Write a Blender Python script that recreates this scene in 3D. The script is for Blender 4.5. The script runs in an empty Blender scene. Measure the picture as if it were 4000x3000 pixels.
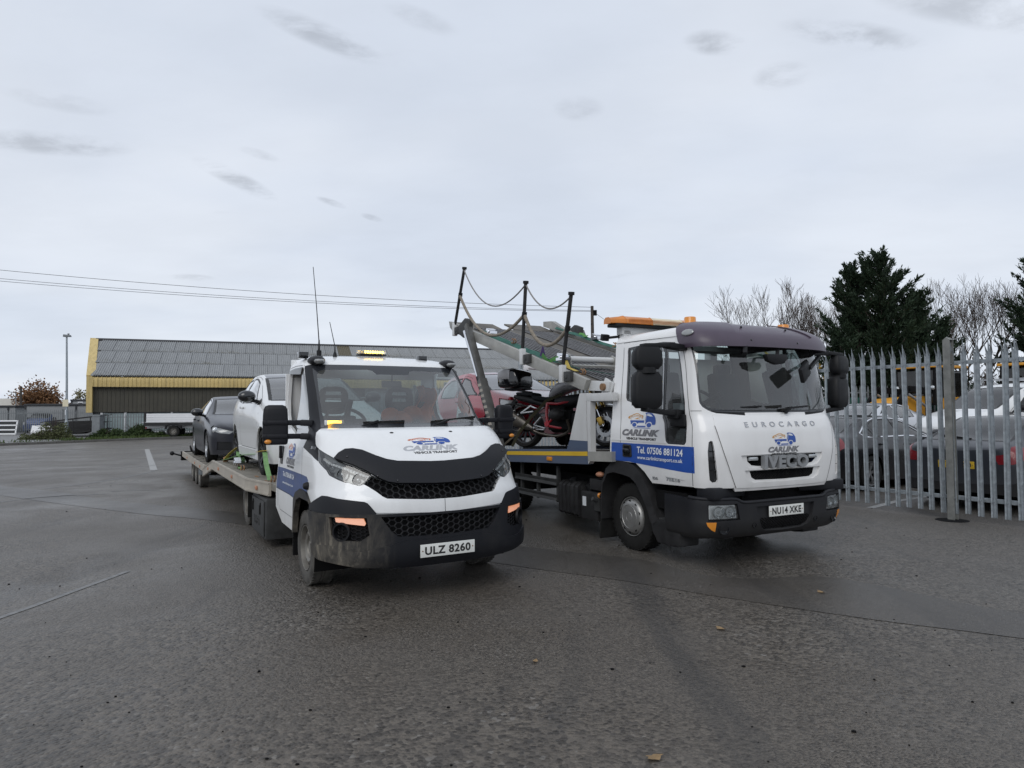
import bpy, bmesh, math, random
import numpy as np
from mathutils import Vector, Matrix
from mathutils.bvhtree import BVHTree
R = math.radians; PI = math.pi
scene = bpy.context.scene
col = scene.collection

# ------------------------------------------------------------------ camera, sky, sun
cam_d = bpy.data.cameras.new('camera'); cam = bpy.data.objects.new('camera', cam_d); col.objects.link(cam)
cam_d.sensor_fit = 'HORIZONTAL'; cam_d.sensor_width = 36; cam_d.lens = 36 * 2680 / 4000
cam_d.clip_start = .05; cam_d.clip_end = 3000
cam.matrix_world = Matrix.Translation((0, 0, 1.645)) @ Matrix.Rotation(R(92.22), 4, 'X') @ Matrix.Rotation(R(-.35), 4, 'Z')
scene.camera = cam
scene.view_settings.view_transform = 'Standard'; scene.view_settings.look = 'None'
scene.view_settings.exposure = .12; scene.view_settings.gamma = 1; scene.view_settings.use_curve_mapping = False

SUN_EL, SUN_AZ = R(38), R(200)          # overcast: a broad, weak sun high behind the camera's right
world = bpy.data.worlds.new('World'); scene.world = world; world.use_nodes = True
WISPS = [(-.37, 1.34, .15, .045, .73, 1), (-.77, 1.91, .17, .05, 1.17, 1), (-1.13, 1.66, .2, .07, .3, .9), (.416, 1.365, .075, .045, .2, 1.1), (.68, 1.325, .17, .045, .15, 1.1), (.59, 1.464, .07, .06, 0, .8),
    (-.55, 2.08, .06, .025, .9, 1), (.86, 1.23, .26, .06, .15, .9), (-.17, 1.30, .09, .035, .6, .5), (-1.24, 2.65, .1, .05, .3, .6), (.163, 1.607, .07, .06, .3, .5), (-.66, 1.78, .06, .03, .8, .6), (-1.0, 1.5, .12, .05, .5, .4), (-.45, 2.2, .05, .025, .9, .7)]
def build_sky():
    nt = world.node_tree; N = nt.nodes; L = nt.links; N.clear()
    def n(t, **k):
        o = N.new(t)
        for a, b in k.items(): setattr(o, a, b)
        return o
    out = n('ShaderNodeOutputWorld'); bg = n('ShaderNodeBackground'); bg.inputs['Strength'].default_value = .1
    sky = n('ShaderNodeTexSky', sky_type='NISHITA', sun_disc=False, sun_elevation=SUN_EL, sun_rotation=SUN_AZ)
    tc = n('ShaderNodeTexCoord'); sep = n('ShaderNodeSeparateXYZ'); L.new(tc.outputs['Generated'], sep.inputs[0])
    def m(op, a, b=None, clamp=False):
        o = n('ShaderNodeMath', operation=op, use_clamp=clamp)
        for i, v in enumerate((a, b)):
            if v is None: continue
            if isinstance(v, (int, float)): o.inputs[i].default_value = v
            else: L.new(v, o.inputs[i])
        return o.outputs[0]
    zz = m('MAXIMUM', sep.outputs['Z'], 0.0)
    den = m('ADD', zz, .16)
    cx = m('DIVIDE', sep.outputs['X'], den); cy = m('DIVIDE', sep.outputs['Y'], den)
    cmb = n('ShaderNodeCombineXYZ'); L.new(cx, cmb.inputs[0]); L.new(cy, cmb.inputs[1])
    def noise(scale, det, rough, off=(0, 0, 0), sc=(1, 1, 1), rot=0, dist=0):
        mp = n('ShaderNodeMapping'); L.new(cmb.outputs[0], mp.inputs[0]); mp.inputs['Location'].default_value = off
        mp.inputs['Scale'].default_value = sc; mp.inputs['Rotation'].default_value = (0, 0, rot)
        t = n('ShaderNodeTexNoise'); L.new(mp.outputs[0], t.inputs[0])
        t.inputs['Scale'].default_value = scale; t.inputs['Detail'].default_value = det; t.inputs['Roughness'].default_value = rough
        t.inputs['Distortion'].default_value = dist
        return t.outputs[0]
    def ramp(v, a, b, c=0, d=1):
        o = n('ShaderNodeMapRange', interpolation_type='SMOOTHSTEP'); L.new(v, o.inputs[0])
        for i, x in enumerate((a, b, c, d)): o.inputs[i + 1].default_value = x
        return o.outputs[0]
    big = noise(.8, 3, .5, (3.1, 1.7, 0)); mid = noise(1.5, 5, .6, (7, 2, 0), (1, 1.6, 1), .5)
    wisp = noise(2.6, 7, .62, (1.3, 5.2, 0), (1, 1.9, 1), -.45, .3); gate = noise(.8, 2, .5, (9.3, 4.4, 0))
    # veil of cloud, a touch bluer and brighter where it thins
    val = m('ADD', ramp(big, .3, .7, 7.2, 8.0), ramp(mid, .3, .7, -.22, .22))
    low = ramp(sep.outputs['Z'], .0, .2, .35, 0); val = m('ADD', val, low)
    dark = m('MULTIPLY', ramp(wisp, .58, .76), ramp(gate, .46, .64)); fade = ramp(sep.outputs['Z'], .03, .16)
    val = m('SUBTRACT', val, m('MULTIPLY', m('MULTIPLY', dark, fade), .9))
    # separate darker scraps of cloud
    tot = None
    for px, py, sx, sy, ro, amp in WISPS:
        ca, sa = math.cos(ro), math.sin(ro)
        ux = m('SUBTRACT', cx, px); uy = m('SUBTRACT', cy, py)
        p_ = m('DIVIDE', m('ADD', m('MULTIPLY', ux, ca), m('MULTIPLY', uy, sa)), sx); q_ = m('DIVIDE', m('SUBTRACT', m('MULTIPLY', uy, ca), m('MULTIPLY', ux, sa)), sy)
        r2 = m('ADD', m('MULTIPLY', p_, p_), m('MULTIPLY', q_, q_)); g = m('MULTIPLY', ramp(r2, 1.0, .0), amp); tot = g if tot is None else m('ADD', tot, g)
    sc_ = noise(7.5, 7, .62, (2.2, 8.1, 0), (1, 1.5, 1), -.5, .25)
    val = m('SUBTRACT', val, m('MULTIPLY', m('MULTIPLY', tot, ramp(sc_, .34, .66)), 2.1))
    tint = n('ShaderNodeMix', data_type='RGBA'); L.new(ramp(big, .35, .65), tint.inputs[0])
    tint.inputs[6].default_value = (.875, .95, 1.08, 1); tint.inputs[7].default_value = (.915, .97, 1.065, 1)
    sc = n('ShaderNodeVectorMath', operation='SCALE'); L.new(tint.outputs[2], sc.inputs[0]); L.new(val, sc.inputs['Scale'])
    mx = n('ShaderNodeMix', data_type='RGBA'); mx.inputs[0].default_value = .93
    L.new(sky.outputs[0], mx.inputs[6]); L.new(sc.outputs[0], mx.inputs[7])
    L.new(mx.outputs[2], bg.inputs[0]); L.new(bg.outputs[0], out.inputs[0])
build_sky()
sun_d = bpy.data.lights.new('sun', 'SUN'); sun_d.energy = .9; sun_d.angle = R(35); sun_d.color = (1, .97, .93)
sun = bpy.data.objects.new('sun', sun_d); col.objects.link(sun)
# Sky Texture azimuth: 0 = +Y, clockwise
sd = Vector((math.sin(SUN_AZ) * math.cos(SUN_EL), math.cos(SUN_AZ) * math.cos(SUN_EL), math.sin(SUN_EL)))
sun.rotation_euler = sd.to_track_quat('Z', 'Y').to_euler()

# ------------------------------------------------------------------ materials
class NT:
    def __init__(s, name):
        s.m = bpy.data.materials.new(name); s.m.use_nodes = True; s.t = s.m.node_tree; s.N = s.t.nodes; s.L = s.t.links
        s.b = s.N['Principled BSDF']; s.out = s.N['Material Output']
    def n(s, t, **k):
        o = s.N.new(t)
        for a, b in k.items(): setattr(o, a, b)
        return o
    def put(s, sock, v):
        if hasattr(v, 'is_linked'): s.L.new(v, sock)
        elif isinstance(v, (tuple, list)): sock.default_value = (*v, 1) if len(v) == 3 and sock.type == 'RGBA' else v
        else: sock.default_value = v
    def coord(s, kind='Object', sc=None, rot=None, loc=None):
        o = s.n('ShaderNodeTexCoord').outputs[kind]
        if sc or rot or loc:
            mp = s.n('ShaderNodeMapping'); s.L.new(o, mp.inputs[0])
            if sc: mp.inputs['Scale'].default_value = sc
            if rot: mp.inputs['Rotation'].default_value = rot
            if loc: mp.inputs['Location'].default_value = loc
            o = mp.outputs[0]
        return o
    def noise(s, scale, det=4, rough=.55, co=None, dist=0):
        t = s.n('ShaderNodeTexNoise'); t.inputs['Scale'].default_value = scale; t.inputs['Detail'].default_value = det
        t.inputs['Roughness'].default_value = rough; t.inputs['Distortion'].default_value = dist
        s.L.new(co if co is not None else s.coord(), t.inputs['Vector']); return t.outputs[0]
    def ramp(s, v, a, b, c=0., d=1.):
        o = s.n('ShaderNodeMapRange'); s.put(o.inputs[0], v)
        for i, x in enumerate((a, b, c, d)): s.put(o.inputs[i + 1], x)
        return o.outputs[0]
    def math(s, op, a, b=0.):
        o = s.n('ShaderNodeMath', operation=op); s.put(o.inputs[0], a); s.put(o.inputs[1], b); return o.outputs[0]
    def mix(s, f, a, b):
        o = s.n('ShaderNodeMix', data_type='RGBA'); s.put(o.inputs[0], f); s.put(o.inputs[6], a); s.put(o.inputs[7], b); return o.outputs[2]
    def xyz(s, co): 
        o = s.n('ShaderNodeSeparateXYZ'); s.L.new(co, o.inputs[0]); return o.outputs
    def bump(s, h, st=.3, d=.01):
        o = s.n('ShaderNodeBump'); s.put(o.inputs['Strength'], st); o.inputs['Distance'].default_value = d
        s.put(o.inputs['Height'], h); s.L.new(o.outputs[0], s.b.inputs['Normal']); return o
    def set(s, **k):
        for a, v in k.items(): s.put(s.b.inputs[a.replace('_', ' ')], v)
        return s
M = {}
def simple(name, colr, rough=.5, metal=0., var=.12, vs=6, bump=0, bs=60, coat=0, spec=.5):
    q = NT(name); nz = q.noise(vs, 5, .6)
    a = tuple(c * (1 - var) for c in colr); b = tuple(min(1, c * (1 + var)) for c in colr)
    q.set(Base_Color=q.mix(q.ramp(nz, .3, .7), a, b), Metallic=metal, Roughness=q.ramp(nz, .3, .7, max(.02, rough * .85), min(1, rough * 1.15)))
    q.b.inputs['Specular IOR Level'].default_value = spec
    if coat: q.set(Coat_Weight=coat, Coat_Roughness=.04)
    if bump: q.bump(q.noise(bs, 4, .6), bump, .004)
    M[name] = q.m; return q.m
def paint(name, colr, dirt=.25, dirtz=(.15, .9), rough=.28, metal=0, dcol=(.17, .155, .13), coat=.6, speck=.4, spec=.5):
    # car paint with road grime: more of it low down (splashed up), in blotches and runs
    q = NT(name); co = q.coord(); z = q.xyz(co)[2]
    h = q.ramp(z, dirtz[0], dirtz[1], 1, 0)
    n1 = q.noise(3.2, 6, .62, q.coord(sc=(1.4, 1.4, .45))); n2 = q.noise(38, 5, .7)
    f = q.math('MULTIPLY', q.math('POWER', h, 1.4), q.ramp(n1, .22, .72, .45, 1.25))
    f = q.math('ADD', f, q.math('MULTIPLY', q.ramp(n2, .56, .75), .16 * speck))
    f = q.math('ADD', f, q.math('MULTIPLY', q.ramp(n1, .42, .8), .13))
    f = q.math('MULTIPLY', f, dirt); f = q.math('MINIMUM', f, .9)
    q.set(Base_Color=q.mix(f, colr, dcol), Roughness=q.ramp(f, 0, .6, rough, .75), Metallic=metal, Coat_Weight=q.ramp(f, 0, .5, coat, 0.), Coat_Roughness=.05)
    q.b.inputs['Specular IOR Level'].default_value = spec
    M[name] = q.m; return q.m
def glass(name, tint=(.62, .7, .68), refl=1.0, dust=.05):
    q = NT(name); q.N.remove(q.b)
    tr = q.n('ShaderNodeBsdfTransparent'); tr.inputs[0].default_value = (*tint, 1)
    gl = q.n('ShaderNodeBsdfGlossy'); gl.inputs['Roughness'].default_value = .015; gl.inputs[0].default_value = (1, 1, 1, 1)
    fr = q.n('ShaderNodeFresnel'); fr.inputs[0].default_value = 1.52
    mx = q.n('ShaderNodeMixShader'); q.put(mx.inputs[0], q.math('MULTIPLY', fr.outputs[0], 1.7 * refl)); q.L.new(tr.outputs[0], mx.inputs[1]); q.L.new(gl.outputs[0], mx.inputs[2])
    df = q.n('ShaderNodeBsdfDiffuse'); df.inputs[0].default_value = (.45, .46, .45, 1)
    m2 = q.n('ShaderNodeMixShader'); q.put(m2.inputs[0], q.ramp(q.noise(2.5, 6, .65), .35, .8, dust * .6, dust * 2.2)); q.L.new(mx.outputs[0], m2.inputs[1]); q.L.new(df.outputs[0], m2.inputs[2])
    q.L.new(m2.outputs[0], q.out.inputs[0]); M[name] = q.m; return q.m
def emit(name, colr, st, base=(.3, .12, .02)):
    q = NT(name); q.set(Base_Color=base, Roughness=.2, Emission_Color=colr, Emission_Strength=st); M[name] = q.m; return q.m
paint('white_paint_van', (.80, .81, .81), .8, (.2, .98), dcol=(.19, .17, .14))
paint('white_paint_lorry', (.79, .79, .785), .36, (.5, 1.7))
paint('white_paint_lorry_roof', (.72, .73, .74), .15)
paint('white_paint_car', (.72, .73, .73), .35, (.0, .8))
paint('white_steel', (.62, .63, .63), .6, (0, 3.2), rough=.45, coat=.1, dcol=(.3, .29, .27))
paint('dark_blue_paint', (.008, .010, .018), .3, (.1, .8), coat=.3, spec=.3, dcol=(.09, .085, .08))
paint('dark_grey_paint', (.012, .0125, .015), .25, (.1, .9), rough=.2, coat=.35, spec=.35, dcol=(.08, .075, .07))
paint('mid_grey_paint', (.032, .036, .045), .25, (.1, .8), rough=.3, coat=.15, spec=.35)
paint('silver_paint', (.55, .57, .6), .2, (.1, .8), rough=.25, metal=.3)
paint('red_paint', (.3, .012, .028), .22, (.1, .7), rough=.2, dcol=(.14, .08, .07))
paint('blue_paint', (.03, .06, .18), .25, (.1, .7))
paint('pink_paint', (.45, .28, .29), .2, (.1, .8))
paint('yellow_machine', (.62, .29, .02), .5, (.2, 1.6), rough=.45, coat=.1)
paint('steel_blue_paint', (.055, .085, .15), .45, (.7, 1.5), rough=.42, coat=.1, dcol=(.15, .15, .15))
def scraped():
    q = NT('bumper_plastic'); co = q.coord(); X = q.xyz(co)
    corner = q.ramp(X[1], -.45, -.95, 0, 1); low = q.ramp(X[2], .95, .4, .1, 1)
    st = q.noise(9, 7, .75, q.coord(sc=(1, 1, .25), rot=(.5, 0, 0)), .6); bl = q.noise(5, 6, .7)
    f = q.math('MULTIPLY', q.math('MULTIPLY', corner, low), q.math('ADD', q.ramp(st, .5, .62, 0, .75), q.ramp(bl, .35, .7, .1, .6)))
    f = q.math('MINIMUM', q.math('ADD', f, q.math('MULTIPLY', q.ramp(bl, .5, .8), .06)), .8)
    q.set(Base_Color=q.mix(f, (.009, .0098, .013), (.2, .18, .145)), Roughness=q.ramp(f, 0, .6, .52, .9)); q.b.inputs['Specular IOR Level'].default_value = .28; M['bumper_plastic'] = q.m
scraped()
paint('bumper_plastic_clean', (.010, .0108, .014), .22, (.3, .8), rough=.5, spec=.28, coat=0, dcol=(.1, .095, .085), speck=.8)
simple('black_plastic', (.010, .0105, .012), .55, spec=.28, var=.2, bump=.05, bs=400)
simple('gloss_black', (.008, .009, .011), .12, coat=.6)
simple('frit_black', (.02, .022, .026), .22, coat=.5)
simple('rubber', (.018, .018, .0175), .85, spec=.2, var=.35, vs=9, bump=.15, bs=90)
simple('dusty_tyre', (.075, .071, .064), .88, var=.5, vs=7, bump=.2, bs=80)
simple('steel_wheel', (.2, .19, .17), .5, .35, var=.25)
simple('silver_wheel', (.33, .33, .32), .38, .6, var=.12)
simple('alloy_wheel', (.42, .43, .44), .3, .75)
simple('dark_alloy', (.05, .05, .055), .35, .5)
simple('chassis_black', (.006, .006, .0065), .75, spec=.15, var=.3)
simple('dark_interior', (.012, .0125, .013), .8, spec=.15, var=.2)
simple('seat_fabric', (.014, .0155, .018), .9, spec=.15, var=.25, bump=.2, bs=300)
simple('grey_lining', (.13, .14, .145), .8)
simple('alu', (.5, .51, .52), .42, .7, var=.15, vs=4)
simple('post_grey', (.2, .205, .195), .7, .2, var=.3, vs=9)
simple('galv', (.31, .345, .37), .5, .45, var=.26, vs=14, bump=.06, bs=50)
simple('galv_far', (.19, .205, .215), .6, .2, var=.2)
simple('chrome', (.75, .76, .78), .08, 1.0, var=.02)
simple('badge_chrome', (.40, .41, .43), .22, .5, var=.05)
simple('lamp_silver', (.55, .57, .58), .3, .2, var=.1)
simple('badge_grey', (.27, .28, .29), .35, .2)
simple('beige_deck', (.2, .185, .155), .8, var=.32, vs=5, bump=.12, bs=60)
simple('beige_rail', (.36, .33, .28), .6, var=.18, vs=4)
simple('worn_deck', (.12, .11, .095), .8, var=.4, vs=3.2, bump=.2, bs=40)
simple('mesh_deck', (.15, .15, .155), .55, .3, var=.3, vs=5)
simple('deck_dark', (.035, .034, .035), .7, var=.3)
simple('alloy_rail', (.36, .355, .33), .55, .4, var=.25, vs=3)
simple('ram_grey', (.11, .11, .105), .55, .3, var=.25)
simple('toolbox_grey', (.045, .046, .046), .65, spec=.3, var=.35, vs=7, bump=.1, bs=50)
simple('tank_black', (.022, .022, .023), .6, spec=.3, var=.4, vs=7)
simple('plate_white', (.7, .71, .68), .4, var=.04)
simple('plate_yellow', (.65, .42, .03), .4, var=.04)
simple('print_black', (.012, .012, .012), .5)
simple('print_blue', (.018, .075, .34), .35, var=.05)
simple('print_dirty_blue', (.05, .08, .19), .5, var=.15)
simple('print_orange', (.62, .15, .05), .4)
simple('print_amber', (.6, .3, .06), .4)
simple('print_grey', (.18, .18, .19), .4)
simple('print_lightgrey', (.42, .43, .45), .4)
simple('print_white', (.72, .75, .78), .5)
simple('green_strap', (.16, .3, .12), .8, var=.2, vs=20, bump=.2, bs=300)
simple('yellow_strap', (.5, .38, .08), .8, var=.25)
simple('purple_strap', (.06, .035, .13), .8)
simple('teal_strap', (.03, .115, .09), .75, var=.25, vs=14)
simple('lime_strap', (.08, .24, .06), .75)
simple('olive_strap', (.045, .042, .022), .8)
simple('rope', (.22, .19, .15), .8, var=.3, vs=20)
simple('wire_rope', (.25, .24, .23), .6, .3)
simple('rust', (.25, .14, .07), .8, var=.4)
simple('amber_lens', (.7, .26, .03), .25, coat=.4, var=.12)
simple('amber_bar', (.6, .2, .025), .35, coat=.3, var=.15)
simple('cream_lens', (.68, .62, .45), .4, coat=.2, var=.08)
simple('orange_dull', (.42, .2, .12), .45)
simple('red_lens', (.2, .006, .012), .2, coat=.4)
simple('clear_lamp', (.5, .52, .53), .15, .6, coat=.5)
simple('lens_grey', (.28, .29, .29), .2, .2, coat=.6)
simple('visor_purple', (.07, .052, .076), .4, var=.16, vs=3, coat=.05)
simple('hi_vis_orange', (.75, .16, .035), .8, var=.2, bump=.3, bs=25)
simple('tank_grey', (.3, .3, .31), .35, .1, coat=.5)
simple('frame_red', (.3, .01, .02), .35, coat=.3)
simple('exhaust_titan', (.16, .145, .125), .38, .85, var=.2)
simple('fork_gold', (.42, .27, .06), .3, .8)
simple('concrete', (.28, .27, .25), .9, var=.2, bump=.2, bs=60)
simple('kerb_stone', (.12, .115, .105), .9, var=.3, vs=3, bump=.3, bs=40)
simple('cabin_grey', (.25, .26, .265), .7, var=.08, vs=1)
simple('cabin_trim', (.022, .024, .028), .5)
simple('shed_blue', (.03, .07, .12), .6)
simple('pvc_white', (.75, .76, .77), .35, var=.04)
simple('roof_white', (.62, .6, .55), .7, var=.06)
simple('skip_black', (.011, .011, .012), .6, var=.3)
simple('soil', (.09, .07, .045), .95, var=.4, vs=5)
simple('trunk_bark', (.07, .057, .045), .9, var=.3, vs=14, bump=.4, bs=40)
simple('twig_bark', (.062, .046, .037), .9, var=.25)
simple('wood_pole', (.06, .05, .042), .9, var=.25)
simple('leaf_brown', (.24, .16, .08), .8, var=.3)
simple('bottle_white', (.7, .7, .72), .4)
simple('green_panel', (.015, .09, .07), .55, var=.2)
glass('windscreen_glass', (.50, .59, .58), 1.25, .06)
glass('lorry_windscreen', (.48, .57, .56), 1.15, .04)
glass('side_glass', (.45, .5, .5), 1.1, .04)
glass('dark_glass', (.14, .16, .155), .6, .025)
glass('lamp_glass', (.88, .9, .9), .9, .03)
emit('beacon_lit', (1, .62, .08), 9)
emit('strobe_lit', (1, .5, .06), 5)
emit('indicator_lit', (1, .32, .1), .42, (.6, .45, .38))
emit('dash_reflect', (1, .25, .05), 2)
# foliage: lighter and darker clumps from a low-frequency noise over the crown
def leafmat(name, a, b, sc=1.1, rough=.7, tr=.25):
    q = NT(name); nz = q.noise(sc, 5, .7); q.set(Base_Color=q.mix(q.ramp(nz, .32, .68), a, b), Roughness=rough)
    q.b.inputs['Specular IOR Level'].default_value = .25
    M[name] = q.m; return q.m
leafmat('conifer_green', (.012, .022, .013), (.03, .052, .026), 1.3)
leafmat('autumn_leaf', (.12, .06, .03), (.26, .14, .065), .5)
leafmat('pale_leaf', (.14, .13, .06), (.22, .2, .1), .5)
leafmat('bramble_leaf', (.022, .04, .014), (.06, .09, .03), 1.5)
leafmat('weed_leaf', (.05, .06, .025), (.12, .13, .06), 3)
leafmat('grass_leaf', (.03, .055, .014), (.08, .11, .03), 1.2)
leafmat('scrub_leaf', (.07, .05, .03), (.15, .1, .05), .7)
leafmat('yellow_leaf', (.25, .15, .02), (.4, .26, .04), 2)

# ------------------------------------------------------------------ scene graph helpers
def props(o, label=None, cat=None, group=None, kind=None):
    for k, v in (('label', label), ('category', cat), ('group', group), ('kind', kind)):
        if v: o[k] = v
    return o
def empty(name, loc=(0, 0, 0), rz=0, label=None, cat=None, group=None, rot=None):
    o = bpy.data.objects.new(name, None); col.objects.link(o); o.location = loc
    o.rotation_euler = rot if rot else (0, 0, rz); o.empty_display_size = .2
    return props(o, label, cat, group)
def link(name, me, parent=None):
    o = bpy.data.objects.new(name, me); col.objects.link(o)
    if parent: o.parent = parent
    return o
def copy_tree(o, parent=None, loc=None, rot=None):
    c = o.copy(); col.objects.link(c)
    if parent: c.parent = parent
    for ch in o.children: copy_tree(ch, c)
    if loc is not None: c.location = loc
    if rot is not None: c.rotation_euler = rot
    return c
class MB:
    """collects shapes; build() links them as one mesh object"""
    def __init__(s): s.v = []; s.f = []; s.mi = []; s.cur = 0
    def add(s, vs, fs):
        o = len(s.v); s.v += [tuple(p) for p in vs]; s.f += [tuple(i + o for i in f) for f in fs]; s.mi += [s.cur] * len(fs); return s
    def box(s, c, d, rot=None, taper=None):
        x, y, z = d[0] / 2, d[1] / 2, d[2] / 2; a = taper if taper else 1
        vs = [Vector((i * x * (a if k > 0 else 1), j * y * (a if k > 0 else 1), k * z)) for k in (-1, 1) for j in (-1, 1) for i in (-1, 1)]
        if rot is not None:
            m = rot if isinstance(rot, Matrix) else Matrix.Rotation(rot[2], 3, 'Z') @ Matrix.Rotation(rot[1], 3, 'Y') @ Matrix.Rotation(rot[0], 3, 'X')
            vs = [m @ v for v in vs]
        c = Vector(c); return s.add([v + c for v in vs], [(0, 2, 3, 1), (4, 5, 7, 6), (0, 1, 5, 4), (2, 6, 7, 3), (0, 4, 6, 2), (1, 3, 7, 5)])
    def bar(s, p, q, w, h=None, up=(0, 0, 1)):
        p, q = Vector(p), Vector(q); d = (q - p); L = d.length; d.normalize(); up = Vector(up)
        if abs(d.dot(up)) > .98: up = Vector((1, 0, 0))
        x = d.cross(up).normalized(); y = x.cross(d); h = h or w
        vs = [b + x * i * w / 2 + y * j * h / 2 for b in (p, q) for j in (-1, 1) for i in (-1, 1)]
        return s.add(vs, [(0, 1, 3, 2), (4, 6, 7, 5), (0, 4, 5, 1), (2, 3, 7, 6), (0, 2, 6, 4), (1, 5, 7, 3)])
    def tube(s, pts, r, n=8, cap=True, closed=False):
        P = [Vector(p) for p in pts]; k = len(P); rr = r if isinstance(r, (list, tuple)) else [r] * k
        vs = []; up = Vector((0, 0, 1)); x = None
        for i in range(k):
            d = (P[(i + 1) % k] - P[i - 1]) if closed else (P[min(i + 1, k - 1)] - P[max(i - 1, 0)])
            d.normalize()
            if x is None:
                u = up if abs(d.dot(up)) < .95 else Vector((1, 0, 0)); x = d.cross(u).normalized()
            else:
                x = (x - d * x.dot(d)).normalized()
            y = d.cross(x)
            vs += [P[i] + (x * math.cos(2 * PI * j / n) + y * math.sin(2 * PI * j / n)) * rr[i] for j in range(n)]
        fs = []
        for i in range(k if closed else k - 1):
            a, b = i * n, ((i + 1) % k) * n
            fs += [(a + j, a + (j + 1) % n, b + (j + 1) % n, b + j) for j in range(n)]
        if cap and not closed: fs += [tuple(range(n - 1, -1, -1)), tuple((k - 1) * n + j for j in range(n))]
        return s.add(vs, fs)
    def cyl(s, p, q, r, r2=None, n=16): return s.tube([p, q], [r, r if r2 is None else r2], n)
    def lathe(s, prof, c=(0, 0, 0), axis='Y', n=32, sgn=1, arc=1.0):
        # prof: (radius, offset along axis)
        vs = []; fs = []; k = len(prof)
        for j in range(n):
            a = 2 * PI * arc * j / n; ca, sa = math.cos(a), math.sin(a)
            for r, h in prof:
                h *= sgn
                p = (r * ca, h, r * sa) if axis == 'Y' else (h, r * ca, r * sa) if axis == 'X' else (r * ca, r * sa, h)
                vs.append((p[0] + c[0], p[1] + c[1], p[2] + c[2]))
        for j in range(n):
            b = ((j + 1) % n) * k
            fs += [(j * k + i, b + i, b + i + 1, j * k + i + 1) for i in range(k - 1)]
        return s.add(vs, fs)
    def prism(s, poly, axis, a, b):
        # poly in the two other axes, extruded along axis from a to b
        def P(p, h): return (h, p[0], p[1]) if axis == 'X' else (p[0], h, p[1]) if axis == 'Y' else (p[0], p[1], h)
        n = len(poly); vs = [P(p, a) for p in poly] + [P(p, b) for p in poly]
        return s.add(vs, [tuple(range(n - 1, -1, -1)), tuple(range(n, 2 * n))] + [(i, (i + 1) % n, n + (i + 1) % n, n + i) for i in range(n)])
    def quad(s, *p): return s.add(p, [tuple(range(len(p)))])
    def sphere(s, c, r, n=12, m=8):
        sc = r if isinstance(r, (tuple, list)) else (r, r, r); vs = []; fs = []
        for i in range(m + 1):
            th = PI * i / m
            for j in range(n): vs.append((c[0] + sc[0] * math.sin(th) * math.cos(2 * PI * j / n), c[1] + sc[1] * math.sin(th) * math.sin(2 * PI * j / n), c[2] + sc[2] * math.cos(th)))
        for i in range(m): fs += [(i * n + j, (i + 1) * n + j, (i + 1) * n + (j + 1) % n, i * n + (j + 1) % n) for j in range(n)]
        return s.add(vs, fs)
    def mesh(s, name, mats, smooth=None, bevel=0, fix=True):
        me = bpy.data.meshes.new(name); me.from_pydata(s.v, [], s.f)
        for m in (mats if isinstance(mats, (list, tuple)) else [mats]): me.materials.append(M[m])
        if len(set(s.mi)) > 1: me.polygons.foreach_set('material_index', s.mi)
        if fix or bevel:
            bm = bmesh.new(); bm.from_mesh(me)
            if bevel:
                bmesh.ops.remove_doubles(bm, verts=bm.verts, dist=1e-5)
                es = [e for e in bm.edges if len(e.link_faces) == 2 and e.calc_face_angle(0) > .6]
                bmesh.ops.bevel(bm, geom=es, offset=bevel, segments=2, affect='EDGES', profile=.6, clamp_overlap=True)
            if fix: bmesh.ops.recalc_face_normals(bm, faces=bm.faces)
            bm.to_mesh(me); bm.free()
        if smooth is not None:
            me.polygons.foreach_set('use_smooth', [True] * len(me.polygons)); me.set_sharp_from_angle(angle=R(smooth))
        return me
    def build(s, name, mats, parent=None, smooth=None, bevel=0, fix=True):
        return link(name, s.mesh(name, mats, smooth, bevel, fix), parent)
def B1(name, mat, parent, c, d, rot=None, bevel=0):
    return MB().box(c, d, rot).build(name, mat, parent, 40 if bevel else None, bevel)
def catmull(pts, k=6):
    P = [np.array(p, float) for p in pts]; P = [2 * P[0] - P[1]] + P + [2 * P[-1] - P[-2]]; out = []
    for i in range(1, len(P) - 2):
        for j in range(k):
            t = j / k; a, b, c, d = P[i - 1:i + 3]
            out.append(.5 * ((2 * b) + (-a + c) * t + (2 * a - 5 * b + 4 * c - d) * t * t + (-a + 3 * b - 3 * c + d) * t ** 3))
    out.append(P[-2]); return [tuple(p) for p in out]

# ------------------------------------------------------------------ text and logos (made first, kept as 2D meshes)
def text_mesh(body, bold=0, shear=0, extrude=0, spacing=1.0, sx=1.0):
    cu = bpy.data.curves.new('lettering', 'FONT'); cu.body = body; cu.offset = bold; cu.shear = shear; cu.extrude = extrude
    cu.space_character = spacing; cu.resolution_u = 3
    if extrude: cu.bevel_depth = 0
    o = bpy.data.objects.new('lettering', cu); col.objects.link(o)
    dg = bpy.context.evaluated_depsgraph_get(); me = bpy.data.meshes.new_from_object(o.evaluated_get(dg))
    V = np.zeros(len(me.vertices) * 3); me.vertices.foreach_get('co', V); V = V.reshape(-1, 3)
    F = [tuple(p.vertices) for p in me.polygons]
    bpy.data.objects.remove(o); bpy.data.curves.remove(cu); bpy.data.meshes.remove(me)
    lo, hi = V[:, :2].min(0), V[:, :2].max(0)
    V[:, :2] = (V[:, :2] - lo) / (hi - lo)
    return V, F, (hi - lo)[0] / (hi - lo)[1]
TX = {}
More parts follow.
